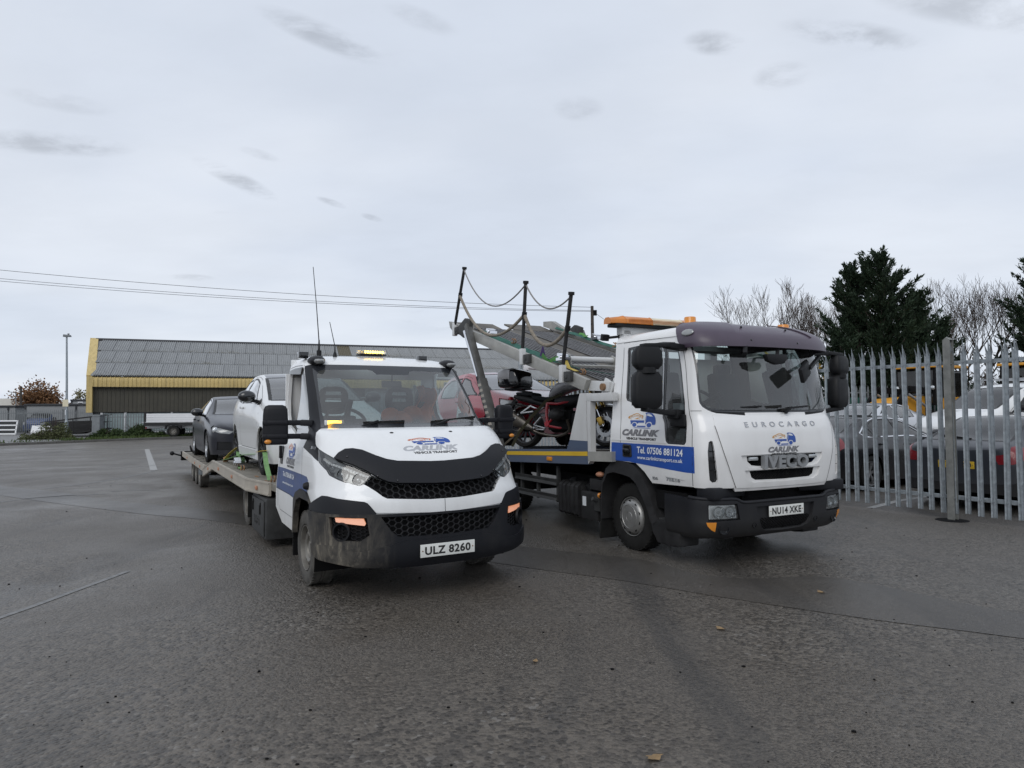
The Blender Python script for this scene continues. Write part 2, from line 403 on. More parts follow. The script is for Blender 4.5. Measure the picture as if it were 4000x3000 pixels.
for key, body, kw in (('p1', 'ULZ 8260', dict(bold=.034, spacing=1.08)), ('p2', 'NU14 XKE', dict(bold=.034, spacing=1.08)), ('p3', 'YX 3 Z 0', dict(bold=.018)),
        ('cl', 'CARLINK', dict(bold=.065, shear=.3, spacing=1.05)), ('vt', 'VEHICLE TRANSPORT', dict(bold=.045)), ('tel', 'Tel. 07506 881124', dict(bold=.022)),
        ('www', 'www.carlinktransport.co.uk', dict(bold=.014)), ('ec', 'EUROCARGO', dict(bold=.012, extrude=.12, spacing=2.0)), ('iv', 'IVECO', dict(bold=.05, extrude=.25, spacing=1.12)),
        ('e6', 'E6', dict(bold=.03, extrude=.05)), ('75', '75E16', dict(bold=.03, extrude=.05)), ('bw', 'BAWER', dict(bold=.03, extrude=.06, spacing=1.1)), ('jcb', 'JCB', dict(bold=.05, shear=.2)),
        ('35', '35-110', dict(bold=.03, shear=.2))):
    TX[key] = text_mesh(body, **kw)
# ------------------------------------------------------------------ curved body shells
def pchip(X, Y, x):
    X = np.array(X, float); Y = np.array(Y, float); x = np.asarray(x, float)
    h = np.diff(X); d = np.diff(Y) / h; m = np.zeros(len(X)); m[0] = d[0]; m[-1] = d[-1]
    for i in range(1, len(X) - 1):
        if d[i - 1] * d[i] > 0:
            a = 2 * h[i] + h[i - 1]; b = h[i] + 2 * h[i - 1]; m[i] = (a + b) / (a / d[i - 1] + b / d[i])
    i = np.clip(np.searchsorted(X, x) - 1, 0, len(X) - 2); t = (x - X[i]) / h[i]
    return (2 * t ** 3 - 3 * t * t + 1) * Y[i] + (t ** 3 - 2 * t * t + t) * h[i] * m[i] + (-2 * t ** 3 + 3 * t * t) * Y[i + 1] + (t ** 3 - t * t) * h[i] * m[i + 1]
class Shell:
    def normal(s, u, t, e=.004):
        u = np.asarray(u, float); t = np.asarray(t, float)
        n = np.cross(s.P(u + e, t) - s.P(u - e, t), s.P(u, t + e) - s.P(u, t - e))
        l = np.linalg.norm(n, axis=-1, keepdims=True); return n / np.maximum(l, 1e-9)
    def bvh(s, nu=160, nt=90):
        if not hasattr(s, '_b'):
            u = np.linspace(s.u0, s.u1, nu); t = np.linspace(s.t0, s.t1, nt); U, T = np.meshgrid(u, t)
            V = s.P(U, T).reshape(-1, 3); F = [(j * nu + i, j * nu + i + 1, (j + 1) * nu + i + 1, (j + 1) * nu + i) for j in range(nt - 1) for i in range(nu - 1)]
            s._b = BVHTree.FromPolygons([tuple(v) for v in V], F)
        return s._b
class Cab(Shell):
    """cab or bumper shell: keys (t, z, front x, half width, corner depth, corner power, rear x); u = -1..1 front and corners, to -2/2 along the sides"""
    def __init__(s, keys): s.k = np.array(keys, float); s.u0, s.u1 = -2, 2; s.t0, s.t1 = s.k[0, 0], s.k[-1, 0]
    def P(s, u, t):
        u, t = np.broadcast_arrays(np.asarray(u, float), np.asarray(t, float)); K = s.k
        z, xf, w, L, n, xr = [pchip(K[:, 0], K[:, i], np.clip(t, s.t0, s.t1)) for i in range(1, 7)]
        k = np.linspace(0, 1, 41); G = (k * k * (3 - 2 * k)) * PI / 2; e = (2 / n)[..., None]
        yy = w[..., None] * np.sin(G) ** e; xx = L[..., None] * np.cos(G).clip(0) ** e
        S = np.concatenate([0 * yy[..., :1], np.cumsum(np.hypot(np.diff(yy), np.diff(xx)), -1)], -1); S = S / S[..., -1:]
        a = np.clip(abs(u), 0, 1) + 0 * w; i = np.clip((S < a[..., None]).sum(-1) - 1, 0, 39)[..., None]
        T = lambda q, j: np.take_along_axis(q, j, -1)[..., 0]
        f = (a - T(S, i)) / np.maximum(T(S, i + 1) - T(S, i), 1e-9)
        y = T(yy, i) * (1 - f) + T(yy, i + 1) * f; x = xf - L + T(xx, i) * (1 - f) + T(xx, i + 1) * f
        x = x - np.clip(abs(u) - 1, 0, 1.2) * (xf - L - xr)
        return np.stack([x, np.sign(u) * y, z + 0 * x], -1)
class CarBody(Shell):
    """car shell: rings across the car at stations t (rising towards the tail); u = 0 roof centre .. 6 sill on the left, negative on the right"""
    def __init__(s, rows): # rows: (x, yscale, ztop, wtop, zbelt, wbelt, wmid, zsill)
        s.r = np.array(rows, float); s.t0, s.t1 = 0, len(rows) - 1; s.u0, s.u1 = -6, 6
    def ring(s, t):
        r = [pchip(np.arange(len(s.r)), s.r[:, i], np.clip(t, 0, s.t1)) for i in range(8)]
        x, ys, zt, wt, zb, wb, wm, zs = r; zero = 0 * x; zt2 = zt - .035 * np.clip((zt - zb) / .3, .25, 1)
        Y = np.stack([zero, .55 * wt, wt, wb, wm, wm * .985, wm * .95], -1) * ys[..., None]
        Z = np.stack([zt, zt - .012, zt2, zb, zb - .3 * (zb - zs), zb - .72 * (zb - zs), zs], -1)
        return x, Y, Z
    def P(s, u, t):
        u, t = np.broadcast_arrays(np.asarray(u, float), np.asarray(t, float)); x, Y, Z = s.ring(t)
        a = np.clip(abs(u), 0, 6); i = np.clip(a.astype(int), 0, 5); f = a - i
        def H(A):
            g = lambda j: np.take_along_axis(A, np.clip(j, 0, 6)[..., None], -1)[..., 0]
            p0, p1, p2, p3 = g(i - 1), g(i), g(i + 1), g(i + 2)
            ten = .42
            m1 = (p2 - p0) * ten; m2 = (p3 - p1) * ten
            lim = lambda m, d: np.where(m * d <= 0, 0, np.sign(d) * np.minimum(abs(m), 2.2 * abs(d)))
            m1 = lim(m1, p2 - p1); m2 = lim(m2, p2 - p1)
            return (2 * f ** 3 - 3 * f * f + 1) * p1 + (f ** 3 - 2 * f * f + f) * m1 + (-2 * f ** 3 + 3 * f * f) * p2 + (f ** 3 - f * f) * m2
        return np.stack([x, np.sign(u) * H(Y), H(Z)], -1)
    def tx(s, x): # station for a given x (away from the end caps)
        g = np.linspace(s.t0, s.t1, 400); X = s.ring(g)[0]; return float(np.interp(-x, -X, g))
    def side(s, pts):  # (x, z) on the side -> (u, t)
        out = []
        for x, z in pts:
            t = s.tx(x); u = np.linspace(1.2, 6, 200); Z = s.P(u, t)[:, 2]
            out.append((float(np.interp(-z, -Z, u)), t))
        return out
def mirror(poly): return [(-u, t) for u, t in poly]
def sym(poly): return list(poly) + [(-u, t) for u, t in reversed(poly)]
def inside(poly, x, y):
    c = False; n = len(poly); j = n - 1
    for i in range(n):
        xi, yi = poly[i]; xj, yj = poly[j]
        if (yi > y) != (yj > y) and x < (xj - xi) * (y - yi) / (yj - yi) + xi: c = not c
        j = i
    return c
def panels(S, us, ts, regions, base, parent):
    """cut the shell into panels. regions: dict(name, poly, mat, off=0, rim=.02, lin=None); later ones win; name None = cut away.
       base: the same for what is left. Returns {name: [objects]}"""
    bm = bmesh.new(); nu, nt = len(us), len(ts)
    V = [[bm.verts.new((u, t, 0)) for u in us] for t in ts]
    for j in range(nt - 1):
        for i in range(nu - 1): bm.faces.new((V[j][i], V[j][i + 1], V[j + 1][i + 1], V[j + 1][i]))
    for rg in regions:
        p = rg['poly']; n = len(p)
        for k in range(n):
            a, b = p[k], p[(k + 1) % n]
            lo = (min(a[0], b[0]) - 1e-4, min(a[1], b[1]) - 1e-4); hi = (max(a[0], b[0]) + 1e-4, max(a[1], b[1]) + 1e-4)
            d = Vector((b[0] - a[0], b[1] - a[1], 0))
            if d.length < 1e-6: continue
            no = Vector((-d.y, d.x, 0)).normalized(); fs = []
            for f in bm.faces:
                vs = [v.co for v in f.verts]
                if max(c.x for c in vs) < lo[0] or min(c.x for c in vs) > hi[0] or max(c.y for c in vs) < lo[1] or min(c.y for c in vs) > hi[1]: continue
                fs.append(f)
            if fs:
                geom = list({v for f in fs for v in f.verts}) + list({e for f in fs for e in f.edges}) + fs
                bmesh.ops.bisect_plane(bm, geom=geom, dist=1e-5, plane_co=(a[0], a[1], 0), plane_no=no)
    groups = {}
    boxes = [(min(q[0] for q in r['poly']), max(q[0] for q in r['poly']), min(q[1] for q in r['poly']), max(q[1] for q in r['poly'])) for r in regions]
    for f in bm.faces:
        c = f.calc_center_median(); g = -1
        for k in range(len(regions) - 1, -1, -1):
            b = boxes[k]
            if b[0] <= c.x <= b[1] and b[2] <= c.y <= b[3] and inside(regions[k]['poly'], c.x, c.y): g = k; break
        groups.setdefault(g, []).append([(v.co.x, v.co.y) for v in f.verts])
    bm.free(); out = {}
    for g in sorted(groups):
        rg = regions[g] if g >= 0 else base
        if rg.get('name') is None: continue
        idx = {}; pts = []; F = []
        for f in groups[g]:
            q = []
            for p in f:
                k = (round(p[0], 5), round(p[1], 5))
                if k not in idx: idx[k] = len(pts); pts.append(p)
                if not q or q[-1] != idx[k]: q.append(idx[k])
            if len(q) > 1 and q[0] == q[-1]: q.pop()
            if len(set(q)) > 2: F.append(q)
        A = np.array(pts); P = S.P(A[:, 0], A[:, 1]); N = S.normal(A[:, 0], A[:, 1])
        off = rg.get('off', 0); rim = rg.get('rim', .018); top = P + N * off; n = len(pts)
        cnt = {}
        for f in F:
            for i in range(len(f)):
                a, b = f[i], f[(i + 1) % len(f)]; cnt.setdefault((min(a, b), max(a, b)), []).append((a, b))
        vs = [tuple(v) for v in top]; fs = [tuple(f) for f in F]; mi = [0] * len(F)
        if rim:
            ed = [e[0] for e in cnt.values() if len(e) == 1]; low = {}
            Q = P + N * (off - rim)
            for a, b in ed:
                for k in (a, b):
                    if k not in low: low[k] = len(vs); vs.append(tuple(Q[k]))
                fs.append((b, a, low[a], low[b])); mi.append(0)
            if rg.get('lin'):
                o = len(vs); vs += [tuple(v) for v in Q]; fs += [tuple(reversed([i + o for i in f])) for f in F]; mi += [1] * len(F)
        me = bpy.data.meshes.new(rg['name']); me.from_pydata(vs, [], fs)
        me.materials.append(M[rg['mat']])
        if rg.get('lin'): me.materials.append(M[rg['lin']])
        me.polygons.foreach_set('material_index', mi)
        me.polygons.foreach_set('use_smooth', [True] * len(fs)); me.set_sharp_from_angle(angle=R(38)); me.update()
        par = rg.get('parent', parent)
        o = link(rg['name'], me, par); out.setdefault(rg['name'], []).append(o)
    return out
def rg(name, poly, mat, **k): return dict(name=name, poly=poly, mat=mat, **k)
def pair(name, poly, mat, **k): return [rg(name, poly, mat, **k), rg(name, mirror(poly), mat, **k)]
def on(S, u, t, off=0):
    p = S.P(np.array([u]), np.array([t]))[0]; n = S.normal(np.array([u]), np.array([t]))[0]
    return Vector(p + n * off), Vector(n)
def ribbon(S, pts, w, name, mat, parent, off=.0015, k=8):
    """thin strip lying on a shell along (u, t) points: shut lines, mouldings"""
    mb = MB(); strip_on(mb, S, pts, w, off, k); return mb.build(name, mat, parent)
def strip_on(mb, S, pts, w, off=.0015, k=8):
    q = []
    for a, b in zip(pts[:-1], pts[1:]): q += [(a[0] + (b[0] - a[0]) * i / k, a[1] + (b[1] - a[1]) * i / k) for i in range(k)]
    q.append(pts[-1]); q = np.array(q); P = S.P(q[:, 0], q[:, 1]); N = S.normal(q[:, 0], q[:, 1]); vs = []
    for i in range(len(q)):
        d = P[min(i + 1, len(q) - 1)] - P[max(i - 1, 0)]; x = np.cross(d, N[i]); x = x / max(np.linalg.norm(x), 1e-9)
        vs += [P[i] + N[i] * off + x * w / 2, P[i] + N[i] * off - x * w / 2]
    mb.add(vs, [(2 * i, 2 * i + 1, 2 * i + 3, 2 * i + 2) for i in range(len(q) - 1)])
def drape(V, F, bvh, face, off, cell=.05):
    """lay a flat design (first two columns in metres, third = height) on a surface. face 'front': (y, z) seen from +x; 'right': (x, z) seen from -y; 'left': (x,z) from +y"""
    bm = bmesh.new(); vs = [bm.verts.new(tuple(v)) for v in V]
    for f in F:
        try: bm.faces.new([vs[i] for i in f])
        except ValueError: pass
    A = np.array(V)
    for ax in (0, 1):
        lo, hi = A[:, ax].min(), A[:, ax].max(); k = int((hi - lo) / cell)
        for i in range(1, k + 1):
            co = [0, 0, 0]; no = [0, 0, 0]; co[ax] = lo + (hi - lo) * i / (k + 1); no[ax] = 1
            bmesh.ops.bisect_plane(bm, geom=bm.verts[:] + bm.edges[:] + bm.faces[:], plane_co=co, plane_no=no, dist=1e-6)
    bm.verts.index_update(); out = []
    for v in bm.verts:
        a, b, h = v.co
        if face == 'front': o, d = Vector((4, a, b)), Vector((-1, 0, 0))
        elif face == 'right': o, d = Vector((a, -4, b)), Vector((0, 1, 0))
        else: o, d = Vector((a, 4, b)), Vector((0, -1, 0))
        hit = bvh.ray_cast(o, d)
        if hit[0] is None: out.append(o + d * 4)
        else: out.append(hit[0] - d * (off + h))
    fs = [tuple(v.index for v in f.verts) for f in bm.faces]; bm.free()
    return out, fs
def label_on(mb, key, bvh, face, x0, x1, z0, z1, off=.003, depth=1):
    V, F, _ = TX[key]; W = V.copy()
    W[:, 0] = x0 + (x1 - x0) * V[:, 0]; W[:, 1] = z0 + (z1 - z0) * V[:, 1]; W[:, 2] = (V[:, 2] - V[:, 2].min()) * (z1 - z0) * depth
    vs, fs = drape(W, F, bvh, face, off); mb.add(vs, fs)
# the tow-truck emblem: blue truck, orange car, in a unit box 1 x .58
def disc(cx, cy, r, n=20, r2=None): return [(cx + r * math.cos(2 * PI * i / n), cy + (r2 or r) * math.sin(2 * PI * i / n)) for i in range(n)]
def ringpoly(cx, cy, r, w, a0=0, a1=360, n=16):
    a = [R(a0 + (a1 - a0) * i / n) for i in range(n + 1)]
    return [(cx + r * math.cos(x), cy + r * math.sin(x)) for x in a] + [(cx + (r - w) * math.cos(x), cy + (r - w) * math.sin(x)) for x in reversed(a)]
def stroke(pts, w):
    P = [Vector((p[0], p[1], 0)) for p in pts]; a = []; b = []
    for i in range(len(P)):
        d = (P[min(i + 1, len(P) - 1)] - P[max(i - 1, 0)]).normalized(); n = Vector((-d.y, d.x, 0)) * w / 2
        a.append((P[i] + n)[:2]); b.append((P[i] - n)[:2])
    return [tuple(p) for p in a] + [tuple(p) for p in reversed(b)]
LOGO_BLUE = [disc(.25, .12, .075), disc(.78, .12, .08),
    [(.08, .285), (.6, .285), (.6, .2), (.4, .2), (.36, .165), (.345, .165), (.33, .2), (.27, .225), (.2, .215), (.16, .17), (.15, .145), (.1, .145), (.125, .18), (.1, .2)],
    [(.62, .55), (.7, .57), (.79, .565), (.88, .53), (.95, .45), (.985, .37), (1, .28), (1, .16), (.97, .13), (.885, .13), (.87, .2), (.82, .235), (.75, .235), (.69, .2), (.675, .145), (.645, .145), (.645, .26), (.625, .29), (.635, .38), (.66, .5)],
    [(.35, .045), (.65, .045), (.68, .09), (.36, .09)], [(.2, .0), (.87, .0), (.78, .022), (.3, .022)]]
LOGO_WHITE = [[(.69, .46), (.7, .51), (.76, .52), (.84, .49), (.89, .43), (.87, .42), (.84, .44), (.82, .425)], stroke([(.655, .28), (.66, .4), (.69, .515), (.75, .545), (.8, .54)], .012)]
LOGO_CAR = [stroke([(.0, .375), (.04, .43), (.12, .455), (.2, .5), (.3, .535), (.38, .525), (.44, .48), (.55, .455)], .022), stroke([(.2, .485), (.3, .47), (.4, .475), (.47, .46)], .014),
    stroke([(.04, .42), (.13, .44), (.24, .43), (.36, .445), (.5, .43)], .012), [(.0, .375), (.02, .345), (.06, .34), (.07, .4), (.04, .42)], [(.5, .43), (.555, .45), (.545, .38), (.52, .34), (.5, .35), (.525, .39)],
    ringpoly(.14, .365, .055, .014, 20, 250), ringpoly(.44, .365, .055, .014, 20, 250), [(.22, .33), (.37, .33), (.37, .385), (.33, .37), (.27, .345)]]
def logo_on(S, parent, face, x0, x1, z0, z1, car):
    b = S.bvh(); L = empty('company_emblem'); L.parent = parent
    def lay(polys, mat, off, nm):
        mb = MB()
        for p in polys:
            V = [(x0 + (x1 - x0) * q[0], z0 + (z1 - z0) * q[1] / .58, 0) for q in p]
            vs, fs = drape(V, [tuple(range(len(V)))], b, face, off); mb.add(vs, fs)
        mb.build(nm, mat, L)
    lay(LOGO_BLUE, 'print_blue', .003, 'truck_print'); lay(LOGO_WHITE, 'print_white', .0045, 'white_print'); lay(LOGO_CAR, car, .003, 'car_print')
    return L
# ------------------------------------------------------------------ wheels (axis Y; sgn -1 faces the vehicle's right)
def wheel(parent, c, r, w, rr, style, sgn=1, tyre='rubber', name='wheel'):
    h = w / 2; k = max(.012, r * .05)
    prof = [(rr * .97, h * .55), (rr, h * .8), (rr + .012, h * .96), (rr + (r - rr) * .45, h * 1.02), (r - k * 1.6, h * .98), (r - k * .4, h * .86), (r, h * .62), (r + .001, h * .2), (r - .008, h * .17), (r - .008, h * .1), (r, h * .06),
            (r, -h * .06), (r - .008, -h * .1), (r - .008, -h * .17), (r, -h * .2), (r, -h * .62), (r - k * .4, -h * .86), (r - k * 1.6, -h * .98), (rr + .012, -h * .96), (rr * .97, -h * .55)]
    t = MB().lathe(prof, (0, 0, 0), 'Y', 40, sgn)
    for i in range(44):  # tread blocks on the shoulders
        a = 2 * PI * i / 44
        for s in (-1, 1):
            t.box((math.cos(a) * (r - .002), s * h * .78, math.sin(a) * (r - .002)), (.012, h * .26, r * .075), rot=(0, -a, 0))
    o = t.build(name, tyre, parent, 40, fix=False); o.location = c
    m = MB(); mat = 'steel_wheel'; face = h * .45
    m.lathe([(rr, h * .8), (rr * .985, h * .95), (rr * .95, h * .93), (rr * .9, h * .5), (rr * .88, -h * .6)], (0, 0, 0), 'Y', 36, sgn)
    if style == 'steel':
        m.lathe([(rr * .89, h * .2), (rr * .8, h * .5), (rr * .62, h * .72), (rr * .5, h * .6), (rr * .42, h * .2), (rr * .3, h * .2), (rr * .27, h * .55), (0, h * .6)], (0, 0, 0), 'Y', 36, sgn)
        for i in range(5):
            a = 2 * PI * i / 5 + .3; m.cyl((math.cos(a) * rr * .36, sgn * h * .15, math.sin(a) * rr * .36), (math.cos(a) * rr * .36, sgn * h * .42, math.sin(a) * rr * .36), .016, n=6)
    elif style == 'lorry':
        mat = 'silver_wheel'
        m.lathe([(rr * .9, h * .7), (rr * .86, h * 1.0), (rr * .74, h * 1.18), (rr * .6, h * 1.25), (rr * .58, h * 1.2), (rr * .56, h * 1.25), (rr * .25, h * 1.27), (rr * .24, h * 1.23), (rr * .22, h * 1.27), (0, h * 1.28)], (0, 0, 0), 'Y', 40, sgn)
    elif style in ('alloy', 'dark'):
        mat = 'alloy_wheel' if style == 'alloy' else 'dark_alloy'
        m.lathe([(rr * .24, h * .45), (rr * .2, h * .62), (0, h * .64)], (0, 0, 0), 'Y', 20, sgn)
        for i in range(5):
            for da in (-.13, .13):
                a = 2 * PI * i / 5 + .2
                p = Vector((math.cos(a) * rr * .15, sgn * h * .5, math.sin(a) * rr * .15)); q = Vector((math.cos(a + da) * rr * .92, sgn * h * .72, math.sin(a + da) * rr * .92))
                m.bar(p, q, rr * .1, .03, up=(0, 1, 0))
    d = m.build('rim', mat, o, 40)
    b = MB().lathe([(rr * .9, h * .05), (0, h * .05)], (0, 0, 0), 'Y', 24, sgn)
    if style == 'lorry':
        for i in range(10):
            a = 2 * PI * (i + .5) / 10; b.lathe([(.021, h * 1.145), (0, h * 1.15)], (math.cos(a) * rr * .755, 0, math.sin(a) * rr * .755), 'Y', 12, sgn)
    elif style == 'steel':
        for i in range(10):
            a = 2 * PI * (i + .5) / 10; b.lathe([(.017, h * .64), (0, h * .645)], (math.cos(a) * rr * .72, 0, math.sin(a) * rr * .72), 'Y', 10, sgn)
    b.build('brake_disc', 'chassis_black', o, 40)
    return o
def number_plate(parent, p, rz, key, white=True, w=.52, h=.111, ry=0):
    o = MB().box((0, 0, 0), (.008, w, h)).build('number_plate', 'plate_white' if white else 'plate_yellow', parent, 40, .003)
    o.location = p; o.rotation_euler = (0, ry, rz)
    if key:
        V, F, _ = TX[key]; W = [(.0052, -w * .42 + v[0] * w * .84, -h * .33 + v[1] * h * .66) for v in V]
        MB().add(W, F).build('lettering', 'print_black', o)
        s = MB()
        for y in (-w * .46, w * .46): s.cyl((.004, y, 0), (.0065, y, 0), .006, n=8)
        props(s.build('screw', 'rust', o), kind='stuff')
    return o
# ================================================================== ground
FP0 = np.array([6.95, 9.38]); FD = np.array([-.515, .857]); FN = np.array([.857, .515])   # palisade fence line and the way into the yard behind it
def sstep(x): x = np.clip(x, 0, 1); return x * x * (3 - 2 * x)
def zg(x, y):
    s = (x - FP0[0]) * FN[0] + (y - FP0[1]) * FN[1]
    return .4 * sstep((s - 3.6) / 4.2) * sstep((45 - y) / 12)
def asphalt(name, patch=False):
    q = NT(name); co = q.coord()
    big = q.noise(.16, 4, .55, co); mid = q.noise(.75, 5, .6, co, .4); fine = q.noise(26, 4, .7, co)
    def vor(sc):
        vo = q.n('ShaderNodeTexVoronoi'); vo.inputs['Scale'].default_value = sc; q.L.new(co, vo.inputs[0]); bw = q.n('ShaderNodeRGBToBW'); q.L.new(vo.outputs['Color'], bw.inputs[0]); return bw.outputs[0], vo.outputs['Distance']
    s1, d1 = vor(38 if not patch else 90); s2, d2 = vor(85)
    sel = q.ramp(q.noise(.33, 4, .6, q.coord(loc=(4, 2, 0))), .44, .58)      # coarse and fine chippings in drifts
    sv = q.math('ADD', q.math('MULTIPLY', s1, q.math('SUBTRACT', 1., sel)), q.math('MULTIPLY', s2, sel))
    dist = q.math('ADD', q.math('MULTIPLY', d1, q.math('SUBTRACT', 1.15, sel)), q.math('MULTIPLY', d2, q.math('MULTIPLY', sel, .5)))
    X = q.xyz(co)
    # silt-brown wetter zone in front of the vehicles, greyer drier tarmac elsewhere
    dx = q.math('DIVIDE', q.math('SUBTRACT', X[0], .4), 3.4); dy = q.math('DIVIDE', q.math('SUBTRACT', X[1], 4.4), 2.6)
    rad = q.math('SQRT', q.math('ADD', q.math('MULTIPLY', dx, dx), q.math('MULTIPLY', dy, dy)))
    silt = q.math('MULTIPLY', q.ramp(rad, 1.5, .4, 0, 1), q.ramp(mid, .3, .65, .55, 1))
    silt = q.math('MAXIMUM', silt, q.math('MULTIPLY', q.ramp(big, .52, .68), q.ramp(mid, .4, .65)))
    base = q.mix(q.ramp(sv, .15, .85), (.05, .0455, .040), (.155, .141, .124)) if not patch else q.mix(q.ramp(sv, .1, .9), (.062, .058, .053), (.094, .088, .081))
    base = q.mix(q.math('MULTIPLY', silt, .85), base, q.mix(q.ramp(sv, .2, .9), (.036, .029, .022), (.125, .104, .08)))
    # large pale stones here and there, tyre-polished dark streaks
    base = q.mix(q.math('MULTIPLY', q.ramp(sv, .86, .9), .45), base, (.19, .185, .175))
    st = q.noise(.5, 5, .6, q.coord(sc=(2.4, .22, 1), rot=(0, 0, R(-31))), .3)
    base = q.mix(q.math('MULTIPLY', q.ramp(st, .54, .68), .5), base, (.03, .029, .028))
    for cx_, cy_, rr_, w_, x0_, x1_ in ((-4.6, 5.2, 5.05, .11, 2.0, 6.2), (-5.4, 5.6, 5.55, .08, 1.6, 5.0)):
        ex = q.math('SUBTRACT', X[0], cx_); ey = q.math('SUBTRACT', X[1], cy_); rd = q.math('SQRT', q.math('ADD', q.math('MULTIPLY', ex, ex), q.math('MULTIPLY', ey, ey)))
        mk = q.ramp(q.math('ABSOLUTE', q.math('SUBTRACT', rd, rr_)), w_, w_ * .35); mk = q.math('MULTIPLY', mk, q.math('MULTIPLY', q.ramp(X[1], x0_ - .6, x0_), q.ramp(X[1], x1_, x1_ - 1.5))); mk = q.math('MULTIPLY', mk, q.ramp(X[0], -1.5, -.6))
        base = q.mix(q.math('MULTIPLY', q.math('MULTIPLY', mk, q.ramp(mid, .35, .6)), .32), base, (.022, .021, .02))
    wet = q.math('MULTIPLY', q.ramp(mid, .36, .66), q.ramp(big, .34, .62))
    rough = q.ramp(wet, 0, 1, .55 if not patch else .48, .24); rough = q.math('ADD', rough, q.ramp(sv, 0, 1, -.07, .09))
    q.set(Base_Color=base, Roughness=rough); q.b.inputs['Specular IOR Level'].default_value = .5
    h = q.math('ADD', q.math('MULTIPLY', q.math('SUBTRACT', 1., q.ramp(dist, 0, .6)), .8 if not patch else .35), q.math('MULTIPLY', fine, .5))
    h = q.math('ADD', h, q.math('MULTIPLY', q.noise(3, 3, .6, co), .8))
    q.bump(h, q.ramp(wet, 0, 1, .85 if not patch else .35, .5 if not patch else .22), .014)
    M[name] = q.m
asphalt('wet_asphalt'); asphalt('patch_asphalt', True)
simple('road_paint', (.3, .3, .29), .55, var=.45, vs=26, bump=.2, bs=60); simple('faint_paint', (.15, .15, .148), .5, var=.6, vs=16, bump=.2, bs=60)
def grid_sheet(name, xs, ys, mat, f):
    nx = len(xs); X, Y = np.meshgrid(xs, ys); Z = f(X, Y); V = np.stack([X, Y, Z], -1).reshape(-1, 3)
    me = bpy.data.meshes.new(name); me.from_pydata([tuple(v) for v in V], [], [(j * nx + i, j * nx + i + 1, (j + 1) * nx + i + 1, (j + 1) * nx + i) for j in range(len(ys) - 1) for i in range(nx - 1)])
    me.materials.append(M[mat]); me.polygons.foreach_set('use_smooth', [True] * len(me.polygons)); return props(link(name, me), kind='structure')
ax = np.concatenate([[-1500, -600, -250, -120], np.arange(-60, 61, 1.), [120, 250, 600, 1500]]); ay = np.concatenate([[-400, -120, -40], np.arange(-12, 71, 1.), [100, 200, 500, 1800]])
grid_sheet('ground', ax, ay, 'wet_asphalt', zg)
def flat(name, poly, mat, z=.004, kind='structure'):
    return props(MB().quad(*[(x, y, z) for x, y in poly]).build(name, mat), kind=kind)
near = [(6.2, 3.1), (4.6, 4.25), (3.62, 4.95), (2.78, 5.42), (1.79, 6.1), (.99, 6.72), (0, 7.35), (-2.2, 9.0), (-4.74, 10.6), (-6.1, 11.27), (-8.97, 13.01), (-11.5, 14.7)]
far = [(6.9, 3.7), (5.3, 4.6), (4.06, 5.53), (3.55, 6.2), (3.05, 6.78), (2.3, 6.72), (1.82, 6.95), (1.39, 7.6), (0.2, 8.3), (-2.6, 10.1), (-5.26, 11.76), (-7.53, 12.94), (-9.53, 14.44), (-11.68, 15.71)]
flat('road_patch', catmull([(x, y) for x, y in near], 4) + list(reversed(catmull([(x, y) for x, y in far], 4))), 'patch_asphalt')
def painted(name, pts, w, mat='road_paint'):
    mb = MB(); P = [Vector((x, y, 0)) for x, y in pts]; vs = []
    for i in range(len(P)):
        d = (P[min(i + 1, len(P) - 1)] - P[max(i - 1, 0)]).normalized(); n = Vector((-d.y, d.x, 0)) * w / 2; vs += [P[i] + n + Vector((0, 0, .004)), P[i] - n + Vector((0, 0, .004))]
    mb.add(vs, [(2 * i, 2 * i + 1, 2 * i + 3, 2 * i + 2) for i in range(len(P) - 1)]); return props(mb.build(name, mat), kind='structure')
painted('road_marking', [(-16.53, 31.12), (-10.28, 19.74)], .19)
painted('road_marking', [(-10.2, 19.7), (-9.99, 18.7), (-9.87, 17.3), (-9.87, 16.4), (-10.02, 15.6), (-10.25, 15.05)], .07, 'faint_paint')
painted('road_marking', [(-11.2, 21.6), (-11.76, 20.31), (-12.3, 19.7), (-13.1, 19.1), (-13.9, 18.69)], .06, 'faint_paint')
painted('road_marking', [(-7.5, 14.66), (-8.0, 14.69), (-8.4, 14.45)], .06, 'faint_paint'); painted('road_marking', [(-8.3, 14.05), (-8.95, 13.75), (-9.4, 13.3), (-9.54, 12.84)], .07, 'faint_paint')
painted('road_marking', [(-4.2, 5.1), (-4.1, 5.9), (-4.0, 7.2)], .06, 'faint_paint'); painted('road_marking', [(5.9, 11.4), (6.9, 12.3), (8.4, 13.3)], .12)
